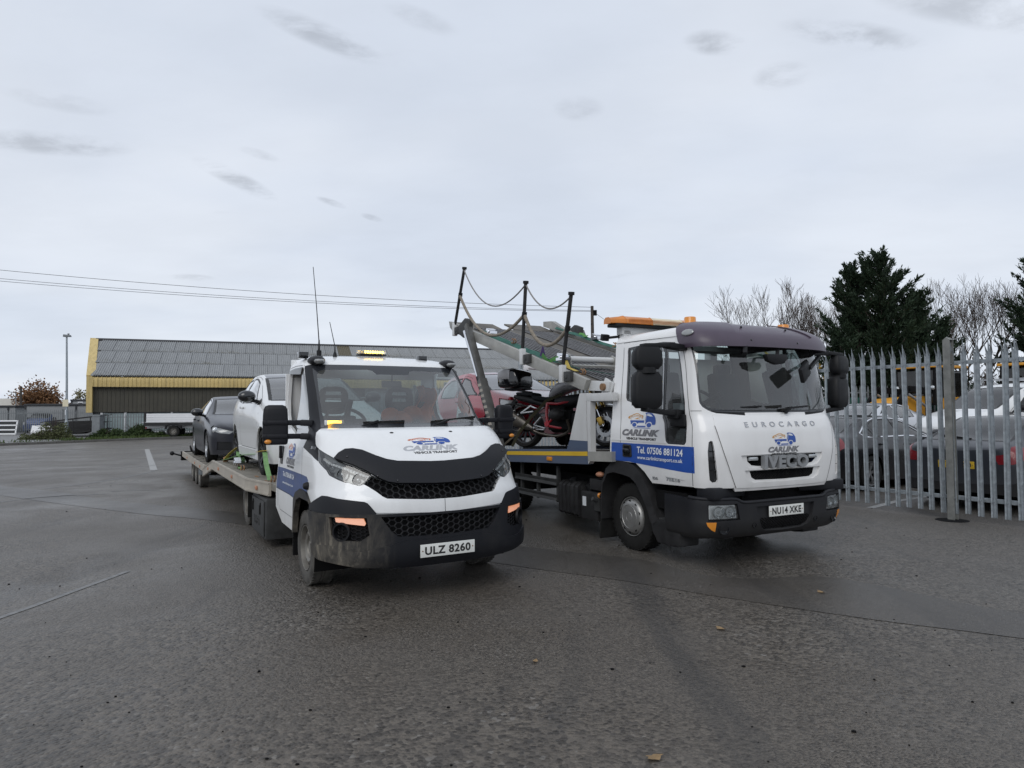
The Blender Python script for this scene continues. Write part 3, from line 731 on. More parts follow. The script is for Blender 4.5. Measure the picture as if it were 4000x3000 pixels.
# grit, clods and fallen leaves
rng = random.Random(11); mb = MB()
for i in range(300):
    y = 2.2 + 14 * rng.random() ** 1.8; x = (rng.random() - .5) * 1.6 * y; r = rng.choice((.003, .004, .005, .006, .009)) * (.8 + .5 * rng.random())
    mb.sphere((x, y, r * .4), (r * (1 + .6 * rng.random()), r, r * .7), 5, 3)
props(mb.build('grit', 'chassis_black'), kind='stuff')
for x, y, s, a, lb in ((.66, 3.3, .04, .3, 'pale brown leaf lying flat on the tarmac nearest the camera'), (1.55, 5.2, .04, 2.2, 'brown leaf on the tarmac in front of the gap between the two trucks'), (2.75, 6.2, .04, 1.9, 'brown leaf lying on the smooth patch in front of the lorry'), (.14, 4.55, .025, 1.2, 'tiny brown leaf on the tarmac ahead of the front truck plate')):
    q = [(s * math.cos(t) * (1 + .25 * math.cos(5 * t)), .62 * s * math.sin(t) * (1 + .25 * math.cos(5 * t)), .006 + .01 * abs(math.cos(t))) for t in np.linspace(0, 2 * PI, 15)[:-1]]
    o = MB().add(q + [(0, 0, .004)], [(i, (i + 1) % 14, 14) for i in range(14)]).build('fallen_leaf', 'leaf_brown'); o.location = (x, y, 0); o.rotation_euler = (0, 0, a)
    props(o, lb, 'leaf', 'leaves on the tarmac')
# ================================================================== the white recovery truck on the left
D_LOC = (-1.149, 7.102, 0); D_RZ = R(29.54 - 90)
E_LOC = (2.257, 8.588, 0); E_RZ = R(27.5 - 90)
def hexgrille(S, poly, ku, w, h, off, name, mat, parent, bar=.16, depth=.012):
    """honeycomb of raised bars on a shell; cells clipped to the outline"""
    us = [p[0] for p in poly]; ts = [p[1] for p in poly]; mb = MB()
    i0 = math.floor(min(us) * ku / (w * .75)); i1 = math.ceil(max(us) * ku / (w * .75)); nz = int((max(ts) - min(ts)) / h) + 2; A = []; F = []
    hx = [(.5, 0), (.22, .5), (-.22, .5), (-.5, 0), (-.22, -.5), (.22, -.5)]
    for i in range(i0, i1 + 1):
        for j in range(nz):
            cu = i * w * .75; cz = min(ts) + (j + (.5 if i % 2 else 0)) * h
            if not inside(poly, cu / ku, cz): continue
            o = len(A)
            for s in (1.04, 1 - bar):
                for x, z in hx: A.append(((cu + x * w * s) / ku, cz + z * h * s))
            for k in range(6):
                a, b = k, (k + 1) % 6; F.append((o + a, o + b, o + 6 + b, o + 6 + a))
    Q = np.array(A); P = S.P(Q[:, 0], Q[:, 1]); N = S.normal(Q[:, 0], Q[:, 1]); n = len(A)
    inner = np.array([(i % 12) >= 6 for i in range(n)])[:, None]
    V = P + N * (off - inner * .003); V2 = P + N * (off - depth)
    vs = [tuple(v) for v in V] + [tuple(v) for v in V2]; fs = list(F)
    for o in range(0, n, 12):
        for k in range(6):
            a, b = o + 6 + k, o + 6 + (k + 1) % 6; fs.append((a, b, b + n, a + n))
    mb.add(vs, fs); ob = mb.build(name, mat, parent, fix=False); return ob
def make_daily():
    T = empty('recovery_truck', D_LOC, D_RZ, 'white bonneted recovery truck with plate ULZ 8260, carrying a white hatchback on its flatbed', 'recovery truck')
    xr = -1.2
    S = Cab([(.27,.27,1.02,.95,.52,2.6,xr),(.36,.36,1.10,.995,.58,2.6,xr),(.45,.45,1.117,1.015,.62,2.5,xr),(.74,.74,1.105,1.015,.64,2.5,xr),(.865,.865,1.095,1.01,.66,2.5,xr),(.97,.97,1.03,1.0,.64,2.5,xr),(1.15,1.15,.925,.985,.6,2.6,xr),(1.30,1.30,.77,.965,.55,2.8,xr),(1.42,1.42,.61,.94,.5,3,xr),(1.47,1.47,.50,.93,.47,3,xr),(1.495,1.495,.33,.93,.40,3,xr),(1.52,1.52,.27,.92,.38,3,xr),(1.8,1.8,-.02,.9,.34,3,xr),(2.1,2.1,-.335,.875,.30,3,xr),(2.14,2.14,-.38,.865,.29,3,xr),
        (2.18,2.17,-.42,.855,.30,3,xr),(2.22,2.20,-.5,.835,.32,2.8,xr),(2.27,2.235,-.64,.78,.3,2.6,xr),(2.32,2.262,-.82,.62,.25,2.4,xr),(2.36,2.275,-1.0,.34,.15,2.2,xr)])
    low = [(-.3,.33),(-.575,.345),(-.77,.372),(-.865,.381),(-.93,.42),(-.94,.525),(-1.03,.762),(-.985,.785),(-1.04,.83),(-1.25,.832),(-1.344,.792),(-1.402,.668),(-1.435,.46),(-1.80,.474),(-1.93,.56),(-2.02,.62),(-2.02,.25)]
    arch = [(-1.009,.817),(-1.102,.90),(-1.25,.912),(-1.37,.86),(-1.42,.787),(-1.455,.458),(-1.435,.46),(-1.402,.668),(-1.344,.792),(-1.25,.832),(-1.04,.83),(-.985,.785)]
    door = [(-1.95,.62),(-1.945,1.4),(-1.93,2.13),(-.90,2.125),(-.93,1.6),(-1.112,1.43),(-1.26,1.30),(-1.26,.905),(-1.37,.86),(-1.42,.79),(-1.455,.458),(-1.80,.474),(-1.92,.56)]
    stripe = [(-1.99,1.042),(-1.754,1.048),(-1.235,1.042),(-1.125,1.036),(-1.09,1.008),(-1.108,.90),(-1.25,.912),(-1.37,.86),(-1.42,.795),(-1.6,.802),(-1.99,.809)]
    win = [(-1.9,2.1),(-1.386,2.113),(-.908,2.107),(-.9,1.761),(-.93,1.605),(-1.112,1.437),(-1.524,1.421),(-1.763,1.49),(-1.887,1.615),(-1.925,1.776),(-1.915,2.034)]
    quarter = [(-.908,2.107),(-.9,1.761),(-.93,1.605),(-1.112,1.437),(-1.484,1.422),(-1.438,1.567)]
    wdef = [(-1.9,2.1),(-1.386,2.113),(-.908,2.107),(-.985,2.035),(-1.88,2.063)]
    pillar = [(-.80,2.137),(-.893,2.12),(-.9,1.761),(-.925,1.588),(-.985,1.494),(-1.12,1.43),(-1.125,1.377),(-1.23,1.30),(-.965,1.237),(-.86,1.197),(-.868,1.326),(-.883,1.345),(-.885,1.40),(-.868,1.447),(-.815,1.474),(-.785,1.487),(-.79,1.65),(-.79,1.877)]
    head = [(-.868,1.326),(-.83,1.303),(-.745,1.258),(-.63,1.19),(-.55,1.153),(-.463,1.10),(-.46,1.086),(-.52,1.016),(-.545,.996),(-.575,1.007),(-.68,1.055),(-.748,1.091),(-.77,1.13),(-.85,1.194)]
    bonnet = sym([(-.49,1.485),(-.72,1.484),(-.812,1.474),(-.868,1.447),(-.885,1.40),(-.883,1.345),(-.868,1.326),(-.83,1.303),(-.745,1.258),(-.63,1.19),(-.55,1.153),(-.463,1.10),(-.46,1.086),(-.40,1.056),(-.34,1.032),(-.28,1.015),(-.05,1.0)])
    grille = sym([(-.05,1.0),(-.28,1.015),(-.34,1.032),(-.40,1.056),(-.46,1.086),(-.52,1.016),(-.507,1.006),(-.48,.985),(-.44,.948),(-.40,.905),(-.375,.889),(-.1,.868)])
    band = sym([(-.1,.868),(-.375,.889),(-.40,.905),(-.44,.948),(-.48,.985),(-.507,1.006),(-.545,.996),(-.575,1.007),(-.62,1.026),(-.64,.96),(-.665,.936),(-.69,.893),(-.515,.87),(-.495,.86),(-.48,.837),(-.447,.778),(-.1,.757)])
    trim = [(-1.01,.812),(-.81,.908),(-.76,.908),(-.69,.893),(-.515,.87),(-.495,.86),(-.48,.837),(-.447,.778),(-.447,.765),(-.725,.765),(-.805,.765),(-1.03,.765)]
    bumper = sym([(-.1,.757),(-.447,.766),(-.725,.765),(-1.03,.762),(-.94,.525),(-.93,.42),(-.865,.381),(-.77,.372),(-.575,.345),(-.3,.33)])
    lip = sym([(-.01,.53),(-.243,.537),(-.41,.493),(-.545,.458),(-.60,.462),(-.725,.505),(-.938,.49),(-.93,.42),(-.865,.381),(-.77,.372),(-.575,.345),(-.3,.33)])
    fog = [(-.745,.742),(-.505,.737),(-.49,.591),(-.55,.541),(-.665,.55),(-.73,.587)]
    turn = [(-.705,.737),(-.525,.732),(-.512,.69),(-.52,.672),(-.70,.701)]
    lower = sym([(-.1,.738),(-.42,.742),(-.355,.611),(-.315,.57),(-.1,.56)])
    clear = sym([(-.17,2.035),(-.2,2.075),(-.25,2.086),(-.69,2.077),(-.735,2.062),(-.757,2.027),(-.762,1.877),(-.762,1.656),(-.75,1.575),(-.72,1.535),(-.42,1.527)])
    ws = [(-.80,2.137),(-.79,1.877),(-.79,1.645),(-.785,1.487)]
    W = 'white_paint_van'
    regs = [rg(None, sym(low), None)] + pair('door', door, W, lin='dark_interior', rim=.03) + pair('door_stripe', stripe, 'print_dirty_blue', off=.001, rim=0) + pair('arch_trim', arch, 'bumper_plastic', off=.02, rim=.05) \
        + pair(None, win, None) + pair('wind_deflector', wdef, 'dark_glass', off=.015, rim=.004) + pair('quarter_glass', quarter, 'side_glass', rim=0) + [rg('windscreen_surround', sym(ws), 'frit_black', rim=0)] + pair('pillar_cover', pillar, 'bumper_plastic_clean', off=.003, lin='dark_interior') \
        + [rg('bonnet', bonnet, W, off=.004), rg('grille', grille, 'chassis_black', off=-.05, rim=0), rg('front_band', band, W, off=.012, rim=.06)] + pair('corner_trim', trim, 'bumper_plastic_clean', off=.018, rim=.04) \
        + [rg('bumper', bumper, 'bumper_plastic', off=.03, rim=.09), rg('bumper_lip', lip, 'bumper_plastic', off=.045, rim=.05), rg('lower_grille', lower, 'chassis_black', off=-.04, rim=0)] + pair('fog_lamp_bay', fog, 'chassis_black', off=-.01, rim=0) \
        + pair('indicator', turn, 'indicator_lit', off=.02, rim=.03) + pair('headlight', head, 'lens_grey', off=-.07, rim=0) + [rg('windscreen', clear, 'windscreen_glass', rim=0)]
    us = list(np.concatenate([np.linspace(-2, -1, 9), np.linspace(-.96, .96, 57), np.linspace(1, 2, 9)])); ts = list(np.concatenate([np.linspace(.27, 1.47, 42), np.linspace(1.5, 2.14, 16), np.linspace(2.15, 2.36, 9)]))
    P = panels(S, us, ts, regs, rg('cab', [], W, lin='grey_lining'), T)
    for h in P['headlight']:   # lamp inside, cover glass on the body line
        s = -1 if np.mean([v.co.y for v in h.data.vertices]) < 0 else 1
        poly = head if s < 0 else mirror(head)
        g = panels(S, sorted({p[0] for p in poly} | set(np.linspace(min(p[0] for p in poly), max(p[0] for p in poly), 9))), list(np.linspace(.99, 1.33, 9)), [rg('lamp_cover', poly, 'lamp_glass', off=.004, rim=.0)], rg(None, [], None), h)
        m = MB()
        for u, t, r in ((-.56, 1.065, .062), (-.68, 1.11, .055), (-.76, 1.17, .045)):
            p, n = on(S, u * -s, t, -.06); m.lathe([(r, .05), (r * .9, .02), (r * .5, 0), (0, 0)], p, 'X', 20); m.sphere(p + Vector((.02, 0, 0)), r * .35, 10, 6)
        m.build('reflector', 'clear_lamp', h, 40)
        m = MB(); dr = [(-.80,1.225),(-.775,1.21),(-.74,1.185),(-.70,1.175),(-.66,1.16),(-.62,1.145),(-.58,1.125),(-.54,1.105),(-.50,1.085),(-.475,1.075)]
        for a in range(len(dr) - 1):
            for f in (.05, .55):
                q0 = [dr[a][i] + (dr[a + 1][i] - dr[a][i]) * f for i in (0, 1)]; q1 = [dr[a][i] + (dr[a + 1][i] - dr[a][i]) * (f + .4) for i in (0, 1)]
                m.bar(on(S, q0[0] * -s, q0[1], -.012)[0], on(S, q1[0] * -s, q1[1], -.012)[0], .016)
        m.build('daytime_lamp', 'pvc_white', h)
        m = MB(); strip_on(m, S, [(u * -s, t) for u, t in head + head[:1]], .014, .001, 3); m.build('lamp_bezel', 'gloss_black', h)
    hexgrille(S, grille, 1.27, .066, .05, -.006, 'grille_mesh', 'black_plastic', T)
    hexgrille(S, lower, 1.27, .066, .05, .012, 'grille_mesh', 'black_plastic', T)
    for s in (-1, 1):
        p, n = on(S, s * .665, .62, 0)
        q = Vector((n.x, n.y, 0)).normalized(); m = MB(); pts = []
        rot = Matrix.Rotation(math.atan2(q.y, q.x), 3, 'Z')
        mm = MB().lathe([(.082, .012), (.078, .03), (.066, .03), (.055, -.03), (0, -.045)], (0, 0, 0), 'X', 28)
        mm.v = [tuple(rot @ Vector(v) + p + Vector(q) * .005) for v in mm.v]; mm.build('fog_lamp_bowl', 'black_plastic', T, 40)
        hexgrille(S, fog if s < 0 else mirror(fog), 1.27, .05, .03, .002, 'fog_bay_mesh', 'black_plastic', T)
    # bonnet deflector: bowed dark plastic standing proud of the bonnet edge
    dp = sym([(-.05,1.165),(-.28,1.178),(-.35,1.195),(-.42,1.228),(-.5,1.275),(-.56,1.29),(-.61,1.287),(-.655,1.258),(-.69,1.216),(-.63,1.19),(-.56,1.158),(-.49,1.115),(-.455,1.088),(-.41,1.05),(-.36,1.018),(-.30,1.002),(-.05,.985)])
    uu = sorted(set(np.linspace(-.72, .72, 41))); tt = list(np.linspace(.97, 1.3, 15))
    dfl = panels(S, uu, tt, [rg('bonnet_deflector', dp, 'gloss_black' if False else 'bumper_plastic_clean', off=.045, rim=.035)], rg(None, [], None), T)['bonnet_deflector'][0]
    m = MB()
    for u, t in ((.3, 1.02), (-.3, 1.02), (.6, 1.22), (-.6, 1.22), (.42, 1.065), (-.42, 1.065)): p, n = on(S, u, t, .046); m.sphere(p, .009, 8, 6)
    props(m.build('fixing_stud', 'gloss_black', dfl, 40), kind='stuff')
    # shut lines, plate, badges, lettering
    m = MB()
    for s in (-1, 1):
        f = lambda q: [(u * -s, t) for u, t in q]
        strip_on(m, S, f([(-1.95, .62), (-1.945, 1.4), (-1.93, 2.13), (-1.4, 2.142), (-.9, 2.13)]), .006); strip_on(m, S, f([(-.62, 1.026), (-.64, .96), (-.69, .893)]), .004, .002)
        strip_on(m, S, f([(-1.26, .905), (-1.26, 1.3)]), .005); strip_on(m, S, f([(-1.99, .815), (-1.6, .808), (-1.43, .79)]), .005, .003)
        strip_on(m, S, f([(-1.97, 1.0), (-1.9, 1.0), (-1.9, .66), (-1.85, .6), (-1.5, .59)]), .004, .003)
    strip_on(m, S, [(0, .868), (0, .757)], .004, .014); props(m.build('shut_line', 'print_black', T), kind='stuff')
    number_plate(T, (1.172, 0, .438), 0, 'p1')
    b = S.bvh(); m = MB()
    label_on(m, 'cl', b, 'front', -.265, .30, 1.280, 1.326, .007); m.build('lettering', 'print_lightgrey', T)
    m = MB(); label_on(m, 'vt', b, 'front', -.18, .262, 1.254, 1.274, .007); m.build('lettering', 'print_black', T)
    for o in logo_on(S, T, 'front', -.19, .23, 1.329, 1.396, 'print_orange').children:
        for v in o.data.vertices: v.co += Vector((.004, 0, .003))
    m = MB(); label_on(m, 'cl', b, 'right', -.785, -.375, 1.10, 1.17); m.build('lettering', 'print_grey', T)
    m = MB(); label_on(m, 'vt', b, 'right', -.73, -.40, 1.07, 1.092); m.build('lettering', 'print_black', T)
    logo_on(S, T, 'right', -.735, -.43, 1.165, 1.325, 'print_orange')
    m = MB(); label_on(m, 'tel', b, 'right', -.88, -.34, .965, 1.015, .006); m.build('lettering', 'print_white', T)
    m = MB(); label_on(m, 'www', b, 'right', -.86, -.34, .885, .915, .006); m.build('lettering', 'print_white', T)
    m = MB(); label_on(m, '35', b, 'right', .23, .37, 1.30, 1.327, .008); m.build('badge', 'badge_chrome', T)
    m = MB().box((.30, -.95, 1.272), (.15, .006, .018), (0, R(20), 0)); m.build('badge', 'badge_chrome', T)
    p, n = on(S, -1.086, .96, .0); mm = MB().lathe([(.036, 0), (.036, .02), (.024, .045), (0, .05)], p, 'Y', 16, -1); mm.build('side_repeater', 'black_plastic', T, 40)
    for s in (-1, 1):
        p, n = on(S, s * 1.885, 1.18, .0); hd = MB().box((p.x, p.y + s * .004, p.z), (.11, .02, .2)).build('door_handle_recess', 'gloss_black', T, 40, .008)
        MB().box((p.x, p.y + s * .02, p.z + .03), (.035, .03, .14)).build('handle', 'black_plastic', hd, 40, .008)
    for u in (-.25, .245): p, n = on(S, u, 1.442, 0); MB().sphere(p, (.016, .022, .01), 10, 6).build('washer_jet', 'black_plastic', T, 40)
    # wipers
    for a, b_, c in (((-.56, 1.481), (-.33, 1.553), [(-.47, 1.535), (-.06, 1.545)]), ((.20, 1.481), (.42, 1.553), [(.23, 1.535), (.79, 1.578)])):
        q = lambda y, z, o=.02: Vector((.22 + .04 - abs(y) ** 2 * .17 - (z - 1.5) * 1.04 + .02 + o, y, z))
        w = MB().bar(q(*a), q(*b_, .05), .028, .02).build('wiper', 'black_plastic', T); w2 = MB().bar(q(*c[0]), q(*c[1]), .022, .024).build('wiper_blade', 'rubber', w)
    # mirrors: two-arm towing mirrors, upright cases with chamfered tops
    for s in (-1, 1):
        mr = empty('door_mirror'); mr.parent = T; x0 = -.05; y0 = 1.24
        prof = [(1.335, .85), (1.345, .96), (1.375, 1), (1.53, 1.0), (1.62, .97), (1.67, .93), (1.70, .8), (1.712, .55)]
        m = MB(); n = 20; vs = []; fs = []
        for z, k in prof:
            for i in range(n):
                a = 2 * PI * i / n; ca, sa = math.cos(a), math.sin(a); e = .5
                vs.append((x0 + .055 * k * (abs(ca) ** e) * (1 if ca > 0 else -1), s * y0 + .116 * k * (abs(sa) ** e) * (1 if sa > 0 else -1), z))
        for j in range(len(prof) - 1): fs += [(j * n + i, j * n + (i + 1) % n, (j + 1) * n + (i + 1) % n, (j + 1) * n + i) for i in range(n)]
        fs += [tuple(range(n)), tuple((len(prof) - 1) * n + i for i in range(n))]
        m.add(vs, fs).build('mirror_case', 'bumper_plastic_clean', mr, 50)
        for z in (1.545, 1.415):
            MB().bar((x0 + .01, s * (y0 + .1), z), (x0 + .02, s * 1.0, z - .004), .075, .05).bar((x0 + .02, s * 1.01, z - .004), (x0 + .06, s * .9, z - .01), .08, .06).build('mirror_arm', 'bumper_plastic_clean', mr, 40, .012)
            g = MB()
            for i in range(n):
                a, b2 = 2 * PI * i / n, 2 * PI * (i + 1) / n
            MB().box((x0 + .003, s * y0, z), (.125, .228, .046)).build('mirror_band', 'bumper_plastic_clean', mr, 40, .015)
        MB().box((x0 - .06, s * y0, 1.6), (.012, .185, .16)).build('mirror_glass', 'chrome', mr, 40, .005)
        a_ = s * R(13); cc = Vector((x0, s * y0, 0)); ro_ = Matrix.Rotation(a_, 3, 'Z')
        for o in mr.children:
            if not o.name.startswith('mirror_arm'): o.rotation_euler = (0, 0, a_); o.location = cc - ro_ @ cc
        MB().sphere((x0 + .045, s * (y0 + .075), 1.365), (.02, .032, .022), 12, 8).build('indicator', 'amber_lens', mr, 40)
    # wheels, arches, chassis
    for s in (-1, 1):
        wheel(T, (0, s * .862, .347), .347, .215, .215, 'steel', s, 'dusty_tyre')
        wheel(T, (-4.0, s * .80, .347), .347, .215, .215, 'steel', s, 'dusty_tyre')
        a = MB()
        q = [(math.cos(R(d)) * .45, .36 + math.sin(R(d)) * .47) for d in range(-20, 201, 20)]
        a.add([(x, s * .60, z) for x, z in q] + [(x, s * .985, z) for x, z in q], [(i, i + 1, len(q) + i + 1, len(q) + i) for i in range(len(q) - 1)])
        a.add([(x, s * .60, z) for x, z in q], [tuple(range(len(q)))]); a.build('wheel_arch_liner', 'chassis_black', T)
    m = MB()
    for s in (-1, 1): m.box((-3.2, s * .4, .52), (7.2, .09, .2))
    for x in (-2.2, -4.0, -5.6, -7.0): m.box((x, 0, .5), (.12, .8, .12))
    m.cyl((-4.0, -.8, .347), (-4.0, .8, .347), .06); m.cyl((0, -.8, .347), (0, .8, .347), .05); m.box((.5, 0, .42), (1.0, 1.3, .25)); m.box((-.75, 0, .5), (.9, 1.7, .12)); m.box((-1.1, 0, .42), (.5, 1.2, .3))
    m.build('chassis', 'chassis_black', T)
    B1('mudflap', 'rubber', T, (-3.45, -.82, .36), (.02, .3, .36)); B1('mudflap', 'rubber', T, (-.53, -.84, .33), (.02, .26, .3))
    tb = B1('toolbox', 'toolbox_grey', T, (-2.42, -.82, .35), (.95, .34, .5), bevel=.03)
    MB().box((-2.42, -1.0, .35), (.84, .02, .42)).build('toolbox_lid', 'toolbox_grey', tb, 40, .012)
    V, F, _ = TX['bw']; m = MB(); m.add([(-2.66 + .4 * v[0], -1.011 - v[2] * .08, .24 + .1 * v[1]) for v in V], F); m.build('lettering', 'toolbox_grey', tb)
    for x in (-2.72, -2.2): MB().cyl((x, -1.005, .5), (x, -1.02, .5), .028, n=14).box((x, -1.018, .44), (.022, .02, .11)).build('latch', 'rubber', tb, 40)
    # cab interior
    m = MB().box((-1.185, 0, 1.08), (.03, 1.86, .72)).box((-1.185, 0, 2.13), (.03, 1.72, .2)).box((-1.185, -.78, 1.75), (.03, .28, .64)).box((-1.185, .80, 1.75), (.03, .2, .64)); m.build('cab_back_panel', 'white_paint_van', T)
    MB().quad((-1.187, -.68, 1.43), (-1.187, .72, 1.43), (-1.187, .72, 2.04), (-1.187, -.68, 2.04)).build('rear_window', 'side_glass', T)
    m = MB().box((-.05, 0, 1.39), (.56, 1.68, .16)).box((.1, 0, 1.46), (.34, 1.5, .05)).box((-.3, 0, 1.24), (.12, 1.6, .3)).sphere((-.12, -.45, 1.49), (.16, .26, .07), 16, 8); m.build('dashboard', 'dark_interior', T, 40)
    B1('cab_floor', 'dark_interior', T, (-.5, 0, .68), (1.35, 1.8, .06))
    for y, w, nm in ((-.47, .5, 'driver_seat'), (.30, .46, 'passenger_seat'), (.62, .3, 'passenger_seat')):
        st = MB().box((-.62, y, 1.02), (.52, w, .16)).build(nm, 'seat_fabric', T, 40, .05)
        pr = [(-.06, 1.05), (.06, 1.05), (.0, 1.6), (-.1, 1.6)]
        MB().prism([(x - .80, z) for x, z in pr], 'Y', y - w / 2, y + w / 2).build('backrest', 'seat_fabric', st, 40, .04)
        hw = min(w * .36, .16); c = -.87; out = []
        for i in range(24):
            t_ = 2 * PI * i / 24; out.append((y + hw * (abs(math.cos(t_)) ** .6) * (1 if math.cos(t_) > 0 else -1), 1.77 + .155 * (abs(math.sin(t_)) ** .7) * (1 if math.sin(t_) > 0 else -1)))
        h = MB(); pf = [(c - .035, p[0], p[1]) for p in out] + [(c + .035, p[0], p[1]) for p in out]; sl = []
        def slot(z0, k): return [(y + hw * .62 * q[0], z0 + k * q[1]) for q in ((-1, -1), (-.9, 1), (.9, 1), (1, -1))]
        hb = bmesh.new(); hv = [hb.verts.new((p[0], p[1], 0)) for p in out]; hb.faces.new(hv)
        sl = [slot(1.85, .02), slot(1.775, .02)]
        for q in sl:
            for k in range(4):
                p0, p1 = q[k], q[(k + 1) % 4]; no = Vector((-(p1[1] - p0[1]), p1[0] - p0[0], 0)).normalized()
                bmesh.ops.bisect_plane(hb, geom=hb.verts[:] + hb.edges[:] + hb.faces[:], plane_co=(p0[0], p0[1], 0), plane_no=no, dist=1e-6)
        fs = [[(v.co.x, v.co.y) for v in f.verts] for f in hb.faces if not any(inside(q, *f.calc_center_median()[:2]) for q in sl)]; hb.free()
        for f in fs:
            for dx in (-.035, .035): h.add([(c + dx, p[0], p[1]) for p in f], [tuple(range(len(f)))])
            for k in range(len(f)):
                p0, p1 = f[k], f[(k + 1) % len(f)]; h.quad((c - .035, *p0), (c - .035, *p1), (c + .035, *p1), (c + .035, *p0))
        h.build('headrest', 'seat_fabric', st)
    sw = MB(); c = Vector((-.2, -.52, 1.555)); rot = Matrix.Rotation(R(-52), 3, 'Y')
    sw.tube([c + rot @ Vector((0, .2 * math.cos(a), .2 * math.sin(a))) for a in np.linspace(0, 2 * PI, 29)[:-1]], .017, 8, closed=True)
    sw.bar(c + rot @ Vector((0, -.19, 0)), c + rot @ Vector((0, .19, 0)), .06, .03).bar(c, c + rot @ Vector((0, 0, -.19)), .05, .03).cyl(c, c + rot @ Vector((.25, 0, 0)), .03).sphere(c, .06); sw.build('steering_wheel', 'black_plastic', T, 40)
    p, n = on(S, 0, 2.0, -.09); MB().box(p, (.03, .22, .075), (0, R(-20), 0)).bar(p, p + Vector((.02, 0, .1)), .02).build('rear_view_mirror', 'black_plastic', T, 40, .01)
    p, n = on(S, -.665, 1.548, -.012); MB().box(p, (.03, .135, .04)).build('strobe_lamp', 'strobe_lit', T, 40, .008)
    for dy in (-.08, .08): q = p + Vector((0, dy, 0)); MB().box(q, (.035, .025, .05)).build('strobe_end', 'pvc_white', T, 40, .006)
    # roof: beacon bar, work lamps, marker lamps, whip aerials
    b_ = MB().box((-.85, -.044, 2.288), (.16, .31, .016)).build('beacon_bar', 'black_plastic', T, 40, .006)
    MB().box((-.85, -.044, 2.318), (.15, .30, .04)).build('beacon_dome', 'lamp_glass', b_, 40, .012)
    m = MB()
    for i in range(8): m.sphere((-.772, -.135 + .028 * i, 2.316), (.008, .0125, .014), 10, 6)
    props(m.build('light_emitting_diode', 'beacon_lit', b_, 40), kind='stuff')
    for y in (-.84, .515):
        c = MB().box((-.72, y, 2.25), (.11, .1, .07)).cyl((-.67, y, 2.25), (-.655, y, 2.25), .028).build('roof_work_lamp', 'gloss_black', T, 40, .012)
    for s in (-1, 1):
        q = Vector((-.52, s * .745, 2.178)); mk = MB().sphere(q, (.17, .085, .055), 18, 10).build('roof_marker_lamp', 'bumper_plastic_clean', T, 40)
        MB().sphere(q + Vector((.1, 0, -.005)), (.075, .06, .034), 14, 8).build('lens', 'lens_grey', mk, 40)
    MB().lathe([(.042, 0), (.04, .02), (.026, .03), (.026, .085), (.012, .09), (.007, .2)], (-.75, -.66, 2.225), 'Z', 14).tube([(-.75, -.66, 2.4), (-.75, -.69, 2.8), (-.76, -.725, 3.22)], [.006, .0045, .0035], 6).build('whip_aerial', 'black_plastic', T, 40)
    MB().lathe([(.024, 0), (.02, .03), (.008, .06), (.006, .13)], (-.75, -.487, 2.245), 'Z', 12).tube([(-.75, -.487, 2.36), (-.77, -.54, 2.63)], [.005, .0035], 6).build('whip_aerial', 'black_plastic', T, 40)
    # flatbed: beige platform with a kinked tail
    W2 = 1.08; edge = [(-1.28, .90), (-1.95, .93), (-2.73, W2), (-6.55, W2)]
    bed = MB()
    top = [(x, -y, .78) for x, y in edge] + [(x, y, .78) for x, y in reversed(edge)]
    bed.add(top, [tuple(range(len(top)))]); bot = [(p[0], p[1], .70) for p in top]; bed.add(bot, [tuple(reversed(range(len(bot))))])
    n = len(top); bed.add(top + bot, [(i, (i + 1) % n, n + (i + 1) % n, n + i) for i in range(n)])
    fb = bed.build('flatbed_deck', 'beige_deck', T)
    tl = MB().prism([(-6.55, .78), (-8.2, .52), (-8.2, .45), (-6.55, .70)], 'Y', -W2, W2).build('tail_ramp', 'beige_deck', T)
    for s in (-1, 1):
        r = MB()
        for (x0, y0, z0), (x1, y1, z1) in zip([(-1.95, .93, .795), (-2.73, W2, .795), (-6.55, W2, .795)], [(-2.73, W2, .795), (-6.55, W2, .795), (-8.2, W2, .535)]):
            a, b2 = Vector((x0, s * y0, z0)), Vector((x1, s * y1, z1)); o = Vector((0, s * .03, 0)); d = Vector((0, 0, -.165))
            r.add([a, b2, b2 + d, a + d, a + o, b2 + o, b2 + o + d, a + o + d], [(0, 1, 2, 3), (4, 5, 6, 7), (0, 1, 5, 4), (3, 2, 6, 7), (0, 3, 7, 4), (1, 2, 6, 5)])
        r.build('side_rail', 'beige_rail', T)
        l = MB()
        for (x0, y0, z0), (x1, y1, z1) in zip([(-1.95, .93, .75), (-2.73, W2, .75), (-6.55, W2, .75)], [(-2.73, W2, .75), (-6.55, W2, .75), (-8.2, W2, .49)]):
            for dz in (.03, -.1): l.bar((x0, s * (y0 + .033), z0 + dz), (x1, s * (y1 + .033), z1 + dz), .008, .014)
        l.build('rail_flange', 'beige_rail', T)
        for x, z in ((-2.35, .70), (-4.0, .71), (-5.6, .71), (-7.2, .60)):
            y = s * (W2 + .035 if x < -2.7 else 1.04); MB().box((x, y, z), (.10, .022, .05)).build('side_marker_lamp', 'orange_dull', T, 40, .01)
    m = MB()
    for y in (-.62, .62):
        for i in range(4): m.box((-4.1, y + (i - 1.5) * .1, .784), (4.6, .035, .006))
    props(m.build('track_rib', 'worn_deck', T), kind='stuff')
    m = MB()
    for x in (-2.25, -3.0, -4.6, -6.2): m.box((x, -.93, .783), (.17, .03, .008))
    props(m.build('lashing_slot', 'rust', T), kind='stuff')
    return T, S
DAILY, D_SHELL = make_daily()
jk = MB(); rng = random.Random(3)
jv = []; jf = []; nu_, nv_ = 9, 12
